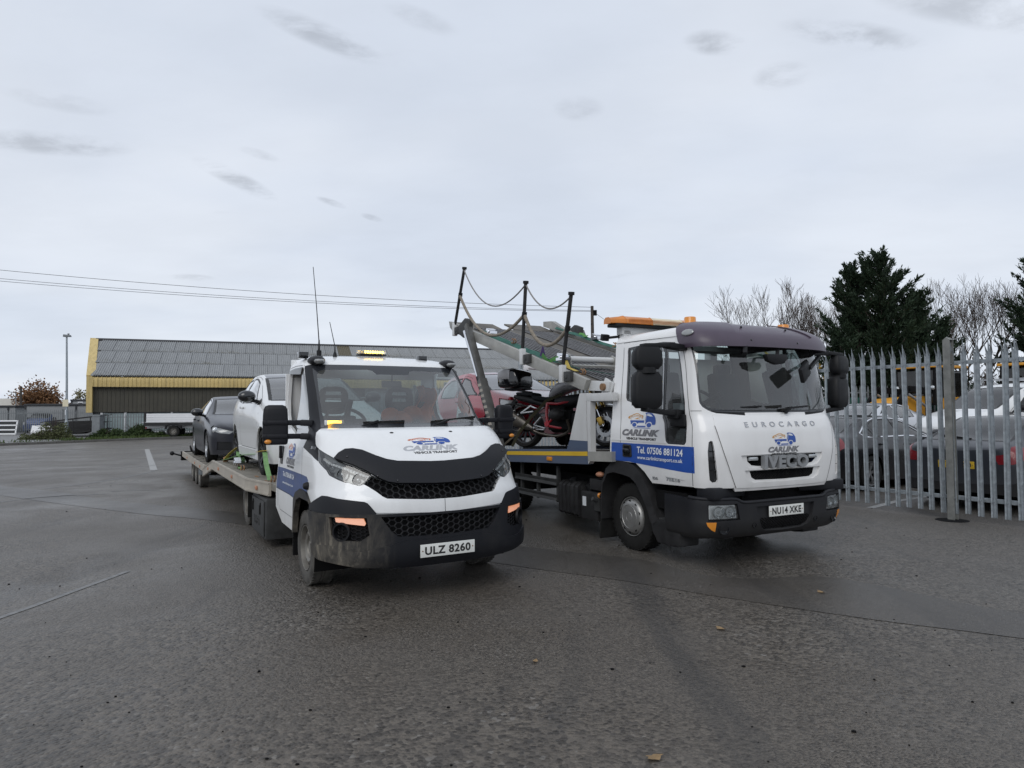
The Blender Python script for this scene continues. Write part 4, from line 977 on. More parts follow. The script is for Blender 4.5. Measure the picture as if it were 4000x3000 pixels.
for j in range(nv_):
    for i in range(nu_):
        a = i / (nu_ - 1); b = j / (nv_ - 1)
        jv.append((-.79 + .05 * math.sin(a * 9 + b * 4) + .03 * math.sin(b * 11), .60 + (a - .5) * (.2 + .16 * b) + .03 * math.sin(b * 7), 1.93 - .5 * b + .02 * math.sin(a * 6)))
for j in range(nv_ - 1): jf += [(j * nu_ + i, j * nu_ + i + 1, (j + 1) * nu_ + i + 1, (j + 1) * nu_ + i) for i in range(nu_ - 1)]
jk.add(jv, jf); k0 = len(jv); jk.add([(x - .06, y, z) for x, y, z in jv], [tuple(reversed(f)) for f in jf])
for y, z, w in ((.14, 1.60, .11), (.40, 1.62, .12), (.27, 1.56, .16)): jk.sphere((-.72, y, z), (.1, w, .09), 12, 8)
jacket = props(jk.build('jacket', 'hi_vis_orange', None, 50), 'orange high visibility jacket hung over the passenger seats inside the front truck', 'jacket')
jacket.location = D_LOC; jacket.rotation_euler = (0, 0, D_RZ)
# ================================================================== the white recovery lorry on the right
def make_euro():
    T = empty('recovery_lorry', E_LOC, E_RZ, 'large white forward-control recovery lorry with blue door stripe and plate NU14 XKE', 'recovery truck')
    xr = -.285
    S = Cab([(.80,.80,1.372,1.05,.30,3.4,xr),(.85,.85,1.384,1.06,.31,3.6,xr),(.95,.95,1.389,1.065,.31,3.6,xr),(1.15,1.15,1.393,1.06,.31,3.6,xr),(1.40,1.40,1.384,1.045,.30,3,xr),(1.53,1.53,1.345,1.025,.28,2.8,xr),(1.58,1.58,1.31,1.02,.27,2.9,xr),(1.72,1.72,1.284,1.01,.26,3,xr),(2.28,2.28,1.19,.96,.24,3,xr),(2.42,2.42,1.13,.95,.24,3,xr),(2.47,2.475,1.07,.935,.24,2.8,xr),(2.52,2.535,.98,.89,.22,2.6,xr),(2.56,2.57,.85,.75,.2,2.4,xr),(2.59,2.585,.7,.4,.1,2.2,xr)])
    W = 'white_paint_lorry'
    low = sym([(-.56,.80),(-.568,.838),(-.923,.845),(-.93,.85),(-1.418,.832),(-1.515,.948),(-1.631,1.035),(-1.72,1.044),(-2.02,1.044),(-2.02,.78)])
    ws = sym([(-.93,2.38),(-.921,2.311),(-.888,2.018),(-.868,1.721),(-.862,1.705),(-.842,1.671),(-.79,1.633),(-.70,1.618),(-.4,1.609)])
    ws_clear = sym([(-.905,2.37),(-.90,2.311),(-.868,2.018),(-.848,1.735),(-.835,1.70),(-.79,1.66),(-.70,1.645),(-.4,1.635)])
    cowl = sym([(-.79,1.633),(-.70,1.618),(-.4,1.609),(-.4,1.577),(-.71,1.603),(-.785,1.628)])
    front = sym([(-.4,1.577),(-.71,1.603),(-.755,1.60),(-.758,1.475),(-.668,1.19),(-.553,.838),(-.3,.83)])
    vent = [(-.805,1.311),(-.787,1.326),(-.771,1.317),(-.755,1.247),(-.719,.93),(-.732,.904),(-.767,.899),(-.791,.926),(-.801,1.043),(-.81,1.218)]
    g1 = sym([(-.01,1.160),(-.425,1.157),(-.415,1.10),(-.37,1.06),(-.3,1.05),(-.01,1.045)])
    g2 = sym([(-.01,1.006),(-.393,1.002),(-.372,.935),(-.33,.908),(-.01,.90)])
    lip1 = sym([(-.01,1.172),(-.50,1.168),(-.48,1.10),(-.42,1.04),(-.35,1.028),(-.01,1.024)])
    lip2 = sym([(-.01,1.016),(-.46,1.012),(-.435,.92),(-.37,.885),(-.01,.878)])
    door = [(-1.84,1.044),(-1.875,1.77),(-1.86,2.45),(-1.04,2.45),(-1.018,2.32),(-.975,1.722),(-.955,1.45),(-.935,.86),(-1.418,.838),(-1.515,.948),(-1.631,1.035)]
    win = [(-1.79,2.385),(-1.573,2.401),(-1.254,2.40),(-1.10,2.38),(-1.075,2.282),(-1.02,1.723),(-1.022,1.305),(-1.04,1.274),(-1.233,1.275),(-1.262,1.305),(-1.285,1.492),(-1.303,1.555),(-1.29,1.606),(-1.632,1.706),(-1.79,1.753),(-1.805,1.792),(-1.805,2.348)]
    ins = lambda p, k=.022: [(u + (.018 if u < -1.5 else -.018 if u > -1.15 else 0), t + (-k if t > 2.2 else k if t < 1.8 else 0)) for u, t in p]
    g_rear = [(-1.785,2.365),(-1.573,2.38),(-1.262,2.378),(-1.29,1.735),(-1.305,1.64),(-1.632,1.728),(-1.782,1.78)]
    g_front = [(-1.238,2.378),(-1.115,2.36),(-1.095,2.282),(-1.04,1.723),(-1.042,1.62),(-1.275,1.64),(-1.265,1.735)]
    g_low = [(-1.045,1.585),(-1.045,1.31),(-1.06,1.292),(-1.225,1.294),(-1.24,1.31),(-1.262,1.50),(-1.28,1.585)]
    stripe = [(-1.98,1.257),(-.93,1.259),(-.916,.991),(-1.021,.99),(-1.22,1.003),(-1.631,1.035),(-1.719,1.044),(-1.98,1.044)]
    regs = [rg(None, low, None), rg('windscreen_surround', ws, 'frit_black', rim=.03), rg('cowl_panel', cowl, 'black_plastic', off=-.004), rg('front_panel', front, W, off=.006, rim=.03)] \
        + [rg('grille_recess', lip1, W, off=-.018, rim=0), rg('grille_recess', lip2, W, off=-.016, rim=0)] \
        + [rg('grille', g1, 'chassis_black', off=-.07, rim=0), rg('grille', g2, 'chassis_black', off=-.05, rim=0)] + pair('air_vane', vent, 'gloss_black', off=-.04, rim=0) \
        + pair('door', door, W, lin='dark_interior', rim=.03) + pair('door_stripe', stripe, 'print_blue', off=.0015, rim=0) + pair('window_frame', win, 'gloss_black', off=-.006, rim=.03, lin='dark_interior') \
        + pair('door_glass', g_rear, 'side_glass', off=-.012, rim=0) + pair('quarter_glass', g_front, 'side_glass', off=-.010, rim=0) + pair('lower_glass', g_low, 'dark_glass', off=-.01, rim=0) + [rg('windscreen', ws_clear, 'lorry_windscreen', off=.002, rim=0)]
    us = list(np.concatenate([np.linspace(-2, -1, 9), np.linspace(-.96, .96, 49), np.linspace(1, 2, 9)])); ts = list(np.concatenate([np.linspace(.80, 1.6, 30), np.linspace(1.64, 2.42, 12), np.linspace(2.44, 2.59, 9)]))
    panels(S, us, ts, regs, rg('cab', [], W, lin='dark_interior', rim=.03), T)
    # lorry bumper
    BS = Cab([(.32,.32,1.31,1.04,.30,2.9,.76),(.37,.37,1.37,1.085,.32,2.9,.76),(.5,.5,1.415,1.105,.34,2.9,.76),(.66,.66,1.419,1.105,.35,2.9,.76),(.76,.76,1.405,1.1,.35,2.9,.76),(.8,.8,1.37,1.08,.34,2.9,.76)])
    topcut = sym([(-.01,.682),(-.30,.682),(-.45,.68),(-.53,.723),(-.71,.725),(-.90,.742),(-2.05,.75),(-2.05,.82),(-.01,.82)])
    hlb = [(-.794,.684),(-.535,.680),(-.51,.515),(-.793,.508)]; hlg = [(-.78,.668),(-.545,.667),(-.53,.532),(-.782,.528)]
    trn = [(-.81,.50),(-.728,.50),(-.737,.403),(-.766,.421),(-.80,.464)]
    rec = sym([(-.01,.640),(-.34,.637),(-.31,.49),(-.27,.40),(-.22,.372),(-.01,.362)])
    br = panels(BS, list(np.linspace(-2, 2, 61)), list(np.linspace(.32, .8, 15)), [rg(None, topcut, None)] + pair('headlight', hlb, 'gloss_black', off=-.035, rim=0) + pair('indicator', trn, 'amber_lens', off=.004, rim=.02) + [rg('plate_recess', rec, 'bumper_plastic_clean', off=-.03, rim=0)],
           rg('bumper', [], 'bumper_plastic_clean', rim=.06), T)
    for h in br['headlight']:
        s = -1 if np.mean([v.co.y for v in h.data.vertices]) < 0 else 1; f = lambda p: p if s < 0 else mirror(p)
        q = f(hlg); panels(BS, list(np.linspace(min(p[0] for p in q), max(p[0] for p in q), 9)), list(np.linspace(.525, .675, 5)), [rg('lamp_cover', q, 'lamp_glass', off=-.004, rim=0)], rg(None, [], None), h)
        panels(BS, list(np.linspace(min(p[0] for p in q), max(p[0] for p in q), 9)), list(np.linspace(.525, .675, 5)), [rg('lamp_housing', q, 'lamp_silver', off=-.03, rim=0)], rg(None, [], None), h)
        for u in (-.70, -.595):
            p, n = on(BS, u * -s, .60, -.028); ro = Matrix.Rotation(math.atan2(n.y, n.x), 3, 'Z')
            m = MB().lathe([(.062, .022), (.058, .012), (.04, -.004), (.018, -.012), (0, -.012)], (0, 0, 0), 'X', 24).sphere((.0, 0, 0), .014, 8, 6)
            m.v = [tuple(ro @ Vector(v) + p) for v in m.v]; m.build('reflector', 'clear_lamp', h, 40)
    for s in (-1, 1):
        for u, z, r, d in ((.66, .43, .052, .05), (.365, .45, .024, .03)):
            p, n = on(BS, s * u, z, 0); ro = Matrix.Rotation(math.atan2(n.y, n.x), 3, 'Z')
            m = MB().lathe([(r * 1.12, .0), (r * 1.1, .008), (r, .008), (r * .9, -d * .2), (0, -d * .2)], (0, 0, 0), 'X', 24); m.v = [tuple(ro @ Vector(v) + p) for v in m.v]
            m.build('fog_lamp_bowl' if r > .03 else 'towing_eye_cap', 'gloss_black', T, 40)
    hexgrille(BS, sym([(-.01, .50), (-.30, .50), (-.26, .41), (-.22, .385), (-.01, .375)]), 1.35, .03, .03, -.022, 'bumper_mesh', 'chassis_black', T)
    hexgrille(S, g2, 1.28, .028, .03, -.03, 'grille_mesh', 'black_plastic', T, .14); hexgrille(S, g1, 1.28, .028, .03, -.05, 'grille_mesh', 'black_plastic', T, .14)
    # bumper top: step rail, and the dark gap above with its lower panels
    m = MB(); q = [(-.95, .747), (-.72, .73), (-.55, .727), (-.47, .69), (-.32, .688), (0, .69), (.32, .688), (.47, .69), (.55, .727), (.72, .73), (.95, .747)]
    m.tube([on(BS, u, t, -.012)[0] for u, t in catmull(q, 5)], .02, 8); m.build('step_rail', 'bumper_plastic_clean', T, 50)
    MB().box((1.27, 0, .67), (.2, 1.3, .02)).build('step_plate', 'black_plastic', T)
    for s in (-1, 1): B1('lower_trim', 'bumper_plastic_clean', T, (1.2, s * .72, .79), (.22, .58, .12), (0, 0, -s * .25), .02)
    MB().box((1.12, 0, .75), (.1, 1.5, .2)).build('radiator', 'chassis_black', T)
    number_plate(T, (1.412, .0, .575), 0, 'p2')
    # badges and lettering
    b = S.bvh(); m = MB(); label_on(m, 'ec', b, 'front', -.53, .53, 1.458, 1.512, .006, .6); m.build('badge_lettering', 'badge_chrome', T)
    m = MB(); label_on(m, 'iv', b, 'front', -.33, .33, 1.022, 1.16, -.01, .8); m.build('badge_lettering', 'badge_grey', T)
    for y in (-.44, .455): p = Vector((1.375, y, 1.128)); MB().box(p, (.03, .125, .036)).build('strobe_lamp', 'clear_lamp', T, 40, .006)
    m = MB(); label_on(m, 'cl', b, 'front', -.24, .235, 1.185, 1.247, .008); m.build('lettering', 'print_grey', T)
    m = MB(); label_on(m, 'vt', b, 'front', -.19, .19, 1.176, 1.181, .008) if False else label_on(m, 'vt', b, 'front', -.185, .185, 1.16, 1.18, .009); m.build('lettering', 'print_black', T)
    for o in logo_on(S, T, 'front', -.17, .18, 1.255, 1.395, 'print_amber').children:
        for v in o.data.vertices: v.co.x += .006
    m = MB(); label_on(m, 'cl', b, 'right', -.05, .625, 1.345, 1.422); m.build('lettering', 'print_grey', T)
    m = MB(); label_on(m, 'vt', b, 'right', .03, .575, 1.30, 1.328); m.build('lettering', 'print_black', T)
    logo_on(S, T, 'right', .04, .54, 1.435, 1.617, 'print_amber')
    m = MB(); label_on(m, 'tel', b, 'right', .24, 1.01, 1.15, 1.228, .005); m.build('lettering', 'print_white', T)
    m = MB(); label_on(m, 'www', b, 'right', .25, 1.01, 1.072, 1.125, .005); m.build('lettering', 'print_white', T)
    m = MB(); label_on(m, 'e6', b, 'right', .52, .61, .877, .907, .002); m.build('badge_lettering', 'badge_grey', T)
    m = MB(); label_on(m, '75', b, 'right', .75, .97, .88, .916, .002); m.build('badge_lettering', 'badge_grey', T)
    m = MB()
    for s in (-1, 1):
        f = lambda q: [(u * -s, t) for u, t in q]
        strip_on(m, S, f([(-1.84, 1.044), (-1.875, 1.77), (-1.86, 2.45), (-1.04, 2.45), (-1.018, 2.32), (-.975, 1.722), (-.955, 1.45), (-.935, .86)]), .007)
        strip_on(m, S, f([(-.758, 1.475), (-.668, 1.19), (-.553, .838)]), .006, .008); strip_on(m, S, f([(-.955, 1.63), (-.85, 1.63)]), .005)
    props(m.build('shut_line', 'print_black', T), kind='stuff')
    for s in (-1, 1):
        f = lambda q: [(u * -s, t) for u, t in q]
        ribbon(S, f([(-1.99, 2.462), (-.99, 2.446)]), .02, 'roof_gutter', W, T, .014)
        ribbon(S, f([(-1.98, 1.29), (-1.25, 1.285)]), .012, 'door_swage', W, T, .008); ribbon(S, f([(-1.275, 2.37), (-1.29, 1.64)]), .012, 'window_divider', 'alu', T, .004)
        ribbon(S, f([(-1.25, .932), (-1.03, .915)]), .012, 'door_swage', W, T, .008)
        p, n = on(S, -s * -1.745, 1.17); hd = MB().prism([(-.085, -.07), (-.06, -.075), (.075, -.072), (.085, -.06), (.07, .05), (.055, .07), (-.07, .075), (-.085, .06)], 'Y', -.012, .012).build('door_handle_recess', 'bumper_plastic_clean', T, 40, .006); hd.location = (p.x, p.y + s * .002, p.z)
        B1('handle', 'gloss_black', hd, (-.005, s * .016, 0), (.13, .02, .05), None, .008); B1('handle_pocket', 'chassis_black', hd, (0, s * .013, .0), (.1, .01, .11))
    m = MB()
    for s in (-1, 1):
        for z in (1.02, 1.12, 1.22): p, n = on(S, s * (.755 + (z - 1.1) * .06), z, -.03); m.box(p, (.05, .05, .006))
    props(m.build('vane_slat', 'black_plastic', T), kind='stuff')
    # sun visor
    VS = Cab([(2.30,2.30,1.40,.99,.36,2.6,.86),(2.35,2.35,1.39,1.0,.37,2.6,.84),(2.45,2.45,1.335,.99,.38,2.6,.82),(2.53,2.53,1.21,.95,.36,2.5,.80),(2.585,2.585,1.06,.85,.3,2.4,.78),(2.61,2.61,.93,.7,.15,2.4,.76)])
    groove = sym([(-.02,2.63),(-.40,2.63),(-.50,2.44),(-.40,2.415),(-.02,2.40)])
    cut = [(-2.1,2.2),(-2.1,2.7),(-1.9,2.7),(-1.72,2.5),(-1.66,2.37),(-1.42,2.318),(-1.2,2.30),(-1.2,2.2)]
    v = panels(VS, list(np.linspace(-2, 2, 65)), list(np.linspace(2.30, 2.61, 17)), pair(None, cut, None) + [rg('visor_groove', groove, 'visor_purple', off=-.012, rim=0)], rg('sun_visor', [], 'visor_purple', off=.004, rim=.012), T)
    vis = v['sun_visor'][0]; v['visor_groove'][0].parent = vis
    m = MB()
    for u, t in ((-.345, 2.53), (.24, 2.525), (-.362, 2.37), (.217, 2.36)): p, n = on(VS, u, t, .0); m.sphere(p, .013, 8, 6)
    props(m.build('fixing_stud', 'gloss_black', vis), kind='stuff')
    for s in (-1, 1):
        p, n = on(VS, s * .93, 2.455, .012); ro = n.to_track_quat('Z', 'Y').to_matrix(); m = MB().sphere((0, 0, 0), (.038, .075, .012), 16, 8)
        a = Vector((0, 0, 1)); xx = a.cross(n).normalized(); yy = n.cross(xx); m.v = [tuple(p + xx * q[1] + yy * q[0] + n * q[2]) for q in m.v]; m.build('visor_marker_lamp', 'lens_grey', vis, 40)
    # beacons and light bar
    for x, y, z in ((.62, -.58, 2.64), (.9, .60, 2.58)): MB().lathe([(.07, -.09), (.07, -.03), (.066, -.02), (.066, .045), (.06, .055), (0, .056)], (x, y, z), 'Z', 24).build('beacon', 'amber_lens', T, 40)
    def seg(y0, y1, z, mat, nm, par, tap=0):
        pf = [(-.12, -.045), (.12, -.045), (.115, .01), (.06, .05), (-.06, .05), (-.115, .01)]
        a = [(x * (1 - tap), y0, z + q * (1 - tap * .6) - (.0 if not tap else .012)) for x, q in pf]; c = [(x, y1, z + q) for x, q in pf]; n = 6
        return MB().add([(p[0] - .40, p[1], p[2]) for p in a + c], [tuple(range(6)), tuple(range(11, 5, -1))] + [(i, (i + 1) % n, n + (i + 1) % n, n + i) for i in range(n)]).build(nm, mat, par, 40, .006)
    lb = seg(-.38, .12, 2.765, 'cream_lens', 'light_bar', T)
    for s, e in ((-1, -.381), (1, .121)): seg(s * 1.0, s * .80, 2.765, 'amber_bar', 'amber_section', lb, .45); seg(s * .799, e, 2.765, 'amber_bar', 'amber_section', lb)
    m = MB()
    for z in (2.735, 2.75, 2.765, 2.78): 
        m.box((-.278, 0, z), (.006, 1.5, .004))
    props(m.build('lens_rib', 'amber_bar', lb), kind='stuff')
    B1('light_bar_base', 'black_plastic', T, (-.40, 0, 2.70), (.2, 1.86, .04), None, .01)
    gr = MB().box((-.42, 0, 2.635), (.12, 1.6, .095)); gr.build('light_bar_beam', 'white_steel', T, 40, .01)
    for s in (-1, 1): MB().box((-.42, s * .72, 2.2), (.12, .12, .9)).build('light_bar_post', 'white_steel', T, 40, .01)
    MB().box((-.55, -.93, 2.56), (.05, .1, .08), (0, .3, 0)).bar((-.55, -.88, 2.56), (-.45, -.78, 2.57), .03).build('work_lamp', 'black_plastic', T)
    # mirrors
    for s in (-1, 1):
        mr = empty('door_mirror'); mr.parent = T; x0, y0 = .95, 1.475
        def case(z0, z1, hw, hd, dx, nm):
            prof = [(z0, .72), (z0 + .04, .95), (z0 + (z1 - z0) * .3, 1), (z1 - .05, .97), (z1, .75)]; vs = []; n = 16
            for z, k in prof:
                for i in range(n):
                    a = 2 * PI * i / n; ca, sa = math.cos(a), math.sin(a); vs.append((x0 + dx + hd * k * abs(ca) ** .36 * (1 if ca > 0 else -1), s * y0 + hw * k * abs(sa) ** .36 * (1 if sa > 0 else -1), z))
            fs = [(j * n + i, j * n + (i + 1) % n, (j + 1) * n + (i + 1) % n, (j + 1) * n + i) for j in range(4) for i in range(n)] + [tuple(range(n)), tuple(4 * n + i for i in range(n))]
            return MB().add(vs, fs).build(nm, 'black_plastic', mr, 50)
        case(2.06, 2.29, .155, .07, .02, 'wide_angle_case'); case(1.66, 2.035, .158, .075, 0, 'mirror_case'); MB().cyl((x0, s * y0, 2.02), (x0, s * y0, 2.08), .1, n=14).build('mirror_neck', 'black_plastic', mr, 40)
        MB().box((x0 - .075, s * y0, 1.85), (.01, .27, .32)).build('mirror_glass', 'chrome', mr)
        MB().bar((x0, s * (y0 + .05), 2.305), (x0 + .02, s * 1.2, 2.32), .11, .045).bar((x0 + .02, s * 1.22, 2.32), (x0 - .02, s * .96, 2.30), .12, .06).build('mirror_arm', 'black_plastic', mr, 40, .012)
        MB().bar((x0, s * (y0 + .04), 1.655), (x0 - .03, s * 1.1, 1.60), .11, .05).bar((x0 - .03, s * 1.12, 1.60), (x0 - .05, s * 1.01, 1.59), .14, .1).build('mirror_arm', 'black_plastic', mr, 40, .012)
        a_ = s * R(14); cc = Vector((x0, s * y0, 0)); ro_ = Matrix.Rotation(a_, 3, 'Z')
        for o in mr.children:
            if not o.name.startswith('mirror_arm'): o.rotation_euler = (0, 0, a_); o.location = cc - ro_ @ cc
        if s < 0: B1('mirror_bracket', 'black_plastic', T, (.93, -1.045, 1.53), (.22, .04, .13), None, .015)
    fm = MB().box((1.40, .34, 2.05), (.05, .24, .17), (R(28), 0, R(20))).build('front_mirror', 'black_plastic', T, 40, .022); MB().bar((1.40, .42, 2.09), (1.24, .78, 2.24), .035).build('mirror_arm', 'black_plastic', fm)
    km = MB().prism([(-.27, 2.225), (-.24, 2.15), (-.12, 2.115), (.0, 2.13), (.05, 2.18), (.04, 2.23)], 'X', 1.37, 1.43).build('kerb_mirror', 'black_plastic', T, 40, .015); MB().bar((1.40, -.08, 2.2), (1.34, .0, 2.33), .035).build('mirror_arm', 'black_plastic', km)
    MB().bar((1.40, -.55, 2.22), (1.33, -.46, 2.34), .04).build('visor_bracket', 'black_plastic', T)
    # wipers
    for y0 in (-.66, .10):
        q = lambda y, z, o=.03: Vector((1.31 - abs(y) ** 2.6 * .3 - (z - 1.6) * .17 + o, y, z))
        w = MB().bar(q(y0, 1.60), q(y0 + .09, 1.66), .03, .02).bar(q(y0 + .09, 1.66), q(y0 + .42, 1.675), .022, .018).build('wiper', 'black_plastic', T)
        MB().bar(q(y0 - .05, 1.635, .02), q(y0 + .72, 1.675, .02), .02, .028).build('wiper_blade', 'rubber', w)
    # front wheels, mudguards, steps
    for s in (-1, 1):
        wheel(T, (0, s * .86, .391), .391, .225, .232, 'lorry', s); wheel(T, (-3.6, s * .84, .391), .391, .225, .232, 'steel', s); wheel(T, (-3.6, s * .58, .391), .391, .225, .232, 'steel', s)
        pts = [(-.5, .31), (-.5, .55), (-.47, .75), (-.38, .93), (-.24, 1.035), (-.02, 1.045), (.16, 1.01), (.30, .92), (.42, .76), (.50, .60), (.56, .47), (.60, .44)]
        inner = [(-.455, .31), (-.455, .55), (-.43, .73), (-.34, .87), (-.21, .90), (-.02, .885), (.12, .865), (.23, .80), (.34, .66), (.43, .52), (.48, .40), (.52, .38)]
        n = len(pts); m = MB(); ys = (s * 1.075, s * 1.06, s * .66)
        V = [(x, ys[1], z) for x, z in pts] + [(x, ys[0], z) for x, z in inner] + [(x, ys[2], z) for x, z in pts] + [(x, ys[2], z) for x, z in inner]
        F = []
        for i in range(n - 1): F += [(i, i + 1, n + i + 1, n + i), (i, 2 * n + i, 2 * n + i + 1, i + 1), (n + i, n + i + 1, 3 * n + i + 1, 3 * n + i)]
        F += [tuple(2 * n + i for i in range(n)) + tuple(3 * n + i for i in reversed(range(n)))]
        m.add(V, F); m.build('mudguard', 'tank_black', T, 40)
        m = MB().prism([(-.28, .62), (-.3, .42), (-.45, .05), (-.48, .05), (-.44, .66)], 'Y', s * .7, s * 1.06) if False else MB().box((-.50, s * .88, .24), (.02, .36, .36), (0, .12, 0)); m.build('mudflap', 'rubber', T)
        st = MB().prism([(.46, .44), (.50, .30), (.58, .19), (.80, .18), (.95, .2), (.95, .43), (.8, .45)], 'Y', s * .80, s * 1.065).build('step_box', 'tank_black', T, 40, .02)
        B1('tread_plate', 'rust' if False else 'toolbox_grey', st, (.74, s * .94, .452), (.42, .2, .012)); B1('cab_step', 'chassis_black', T, (.75, s * .9, .66), (.5, .2, .2))
    MB().lathe([(.04, 0), (.035, .05), (0, .055)], (-.51, -1.03, .58), 'X', 14, -1).build('reflector', 'amber_lens', T, 40)
    MB().sphere((-.56, -1.02, .84), (.065, .05, .035), 14, 8).build('side_marker_lamp', 'orange_dull', T, 40)
    m = MB()
    for s in (-1, 1): m.box((-2.6, s * .38, .74), (7.6, .08, .22))
    m.box((.5, 0, .6), (1.4, .8, .4)); m.cyl((0, -.8, .391), (0, .8, .391), .06); m.cyl((-3.6, -.8, .391), (-3.6, .8, .391), .08); m.box((.2, 0, .9), (1.9, 1.7, .2)); m.box((-1.5, 0, .62), (.9, 1.5, .3)); m.build('chassis', 'chassis_black', T)
    MB().box((-.272, 0, 1.65), (.02, 1.86, 1.3)).box((-.272, 0, 1.1), (.02, 1.9, .3)).build('cab_back_panel', 'white_paint_lorry', T)
    # fuel tank, fluid tank, side guard
    tk = MB(); pf = [(.28, -1.02), (.25, -.97), (.25, -.5), (.68, -.5), (.68, -.96), (.64, -1.02)]
    for i in range(5):
        x0 = -1.545 + i * .1; tk.add([(x0, y, z) for z, y in pf] + [(x0 + .085, y, z) for z, y in pf], [tuple(range(6)), tuple(range(11, 5, -1))] + [(k, (k + 1) % 6, 6 + (k + 1) % 6, 6 + k) for k in range(6)])
        tk.box((x0 + .09, -.75, .465), (.02, .46, .38))
    t_ = tk.build('fuel_tank', 'tank_black', T, 40, .012); MB().cyl((-1.3, -.93, .68), (-1.3, -.95, .73), .05, n=16).build('filler_cap', 'black_plastic', t_, 40)
    t_ = MB().box((-.83, -.84, .42), (.4, .34, .36)).build('fluid_tank', 'tank_black', T, 40, .03); MB().cyl((-.9, -.93, .6), (-.92, -.97, .68), .045, n=16).build('filler_cap', 'black_plastic', t_, 40); B1('warning_label', 'print_white', t_, (-.93, -1.013, .47), (.08, .004, .12))
    B1('battery_box', 'tank_black', T, (-.68, -.85, .7), (.3, .3, .14), None, .015); MB().box((-.62, -.98, .48), (.12, .1, .2)).cyl((-.62, -1.0, .5), (-.62, -1.1, .54), .025).build('hydraulic_valve', 'toolbox_grey', T)
    sg = empty('side_guard'); sg.parent = T
    for z in (.645, .43):
        MB().prism([(-1.0, z + .045), (-1.025, z + .04), (-1.01, z), (-1.025, z - .04), (-1.0, z - .045), (-.985, z)], 'X', -2.85, -1.62).build('guard_rail', 'toolbox_grey', sg)
    for x in (-2.7, -2.2, -1.64): B1('guard_post', 'toolbox_grey', sg, (x, -.97, .62), (.05, .04, .5))
    # cab interior
    B1('dashboard', 'dark_interior', T, (.98, 0, 1.50), (.5, 1.8, .24), None, .05); B1('cab_floor', 'dark_interior', T, (.45, 0, 1.0), (1.4, 1.86, .05))
    for y in (-.52, .48):
        st = B1('seat', 'seat_fabric', T, (.35, y, 1.35), (.5, .48, .16), None, .05); B1('backrest', 'seat_fabric', st, (.08, y, 1.75), (.14, .46, .7), (0, -.12, 0), .05); B1('headrest', 'seat_fabric', st, (.02, y, 2.14), (.1, .24, .15), None, .04)
    sw = MB(); c = Vector((.72, -.5, 1.70)); ro = Matrix.Rotation(R(-40), 3, 'Y')
    sw.tube([c + ro @ Vector((0, .22 * math.cos(a), .22 * math.sin(a))) for a in np.linspace(0, 2 * PI, 29)[:-1]], .018, 8, closed=True).bar(c + ro @ Vector((0, -.2, 0)), c + ro @ Vector((0, .2, 0)), .06, .03).cyl(c, c + ro @ Vector((.3, 0, -.1)), .03); sw.build('steering_wheel', 'black_plastic', T, 40)
    MB().box((1.06, .30, 1.73), (.03, .2, .2)).bar((1.06, .3, 1.63), (1.04, .3, 1.55), .03).build('sat_nav', 'black_plastic', T); B1('paper_notice', 'print_white', T, (.88, -.985, 1.665), (.2, .004, .1)); B1('paper_notice', 'print_white', T, (.87, -1.012, 1.34), (.08, .004, .06))
    MB().box((-.2, 0, 2.42), (.3, 1.8, .06)).build('overhead_shelf', 'grey_lining', T)
    # ------------------------------------------------ lower bed, headboard frame, upper deck
    tilt = R(2.7); bz = lambda x: 1.147 + .047 * (x + .17)
    d = MB(); 
    for y0, y1 in ((-1.04, -.35), (.35, 1.04)): d.prism([(-.17, bz(-.17) - .03), (-6.4, bz(-6.4) - .03), (-6.4, bz(-6.4) - .1), (-.17, bz(-.17) - .1)], 'Y', y0, y1)
    d.build('bed_floor', 'worn_deck', T); m = MB()
    m.prism([(-.17, bz(-.17) - .06), (-6.4, bz(-6.4) - .06), (-6.4, bz(-6.4) - .1), (-.17, bz(-.17) - .1)], 'Y', -.35, .35); m.build('bed_centre_well', 'worn_deck', T)
    for s in (-1, 1):
        y0, y1 = s * 1.04, s * 1.12
        def strip(z0, z1, mat, nm, xa=-6.4, xb=-.68, o=0): return MB().prism([(xa, bz(xa) + z0), (xb, bz(xb) + z0), (xb, bz(xb) + z1), (xa, bz(xa) + z1)], 'Y', y0, y1 + s * o).build(nm, mat, T)
        strip(-.16, .03, 'steel_blue_paint', 'bed_side'); MB().prism([(-6.4, bz(-6.4) - .055), (-.685, bz(-.685) - .055), (-.685, bz(-.685) + .0), (-6.4, bz(-6.4) + .0)], 'Y', y1, y1 + s * .003).build('yellow_stripe', 'plate_yellow', T)
        strip(-.12, -.0, 'alloy_rail', 'bed_side_front', -.678, -.17)
        g = MB().prism([(-1.175, bz(-1.175) + .031), (-.68, bz(-.68) + .031), (-.69, 1.255), (-1.10, 1.255)], 'Y', y0 - s * .0, y1 + s * .001).build('headboard_gusset', 'steel_blue_paint', T)
        MB().prism([(-1.10, 1.2555), (-.69, 1.2555), (-.71, 1.862), (-.852, 1.862)], 'Y', y0, y1 + s * .001).build('headboard_gusset', 'white_steel', T)
        MB().prism([(-.675, bz(-.675) - .155), (-.615, bz(-.675) - .1), (-.615, 1.75), (-.70, 1.86)], 'Y', y0, y1 - s * .002).build('headboard_post', 'white_steel', T)
        MB().box((-.43, s * 1.075, 1.805), (.56, .09, .10)).build('headboard_rail', 'white_steel', T, 40, .008)
        if s < 0:
            for x in (-1.62, -4.0): MB().box((x, -1.127, bz(x) - .10), (.13, .02, .055)).build('side_marker_lamp', 'amber_lens', T, 40, .008)
        B1('deck_lug', 'chrome' if False else 'white_steel', T, (-.40, s * 1.0, 1.90), (.2, .03, .24), (0, .4, 0), .02); B1('deck_lug', 'white_steel', T, (-.36, s * .9, 1.90), (.2, .03, .24), (0, .4, 0), .02)
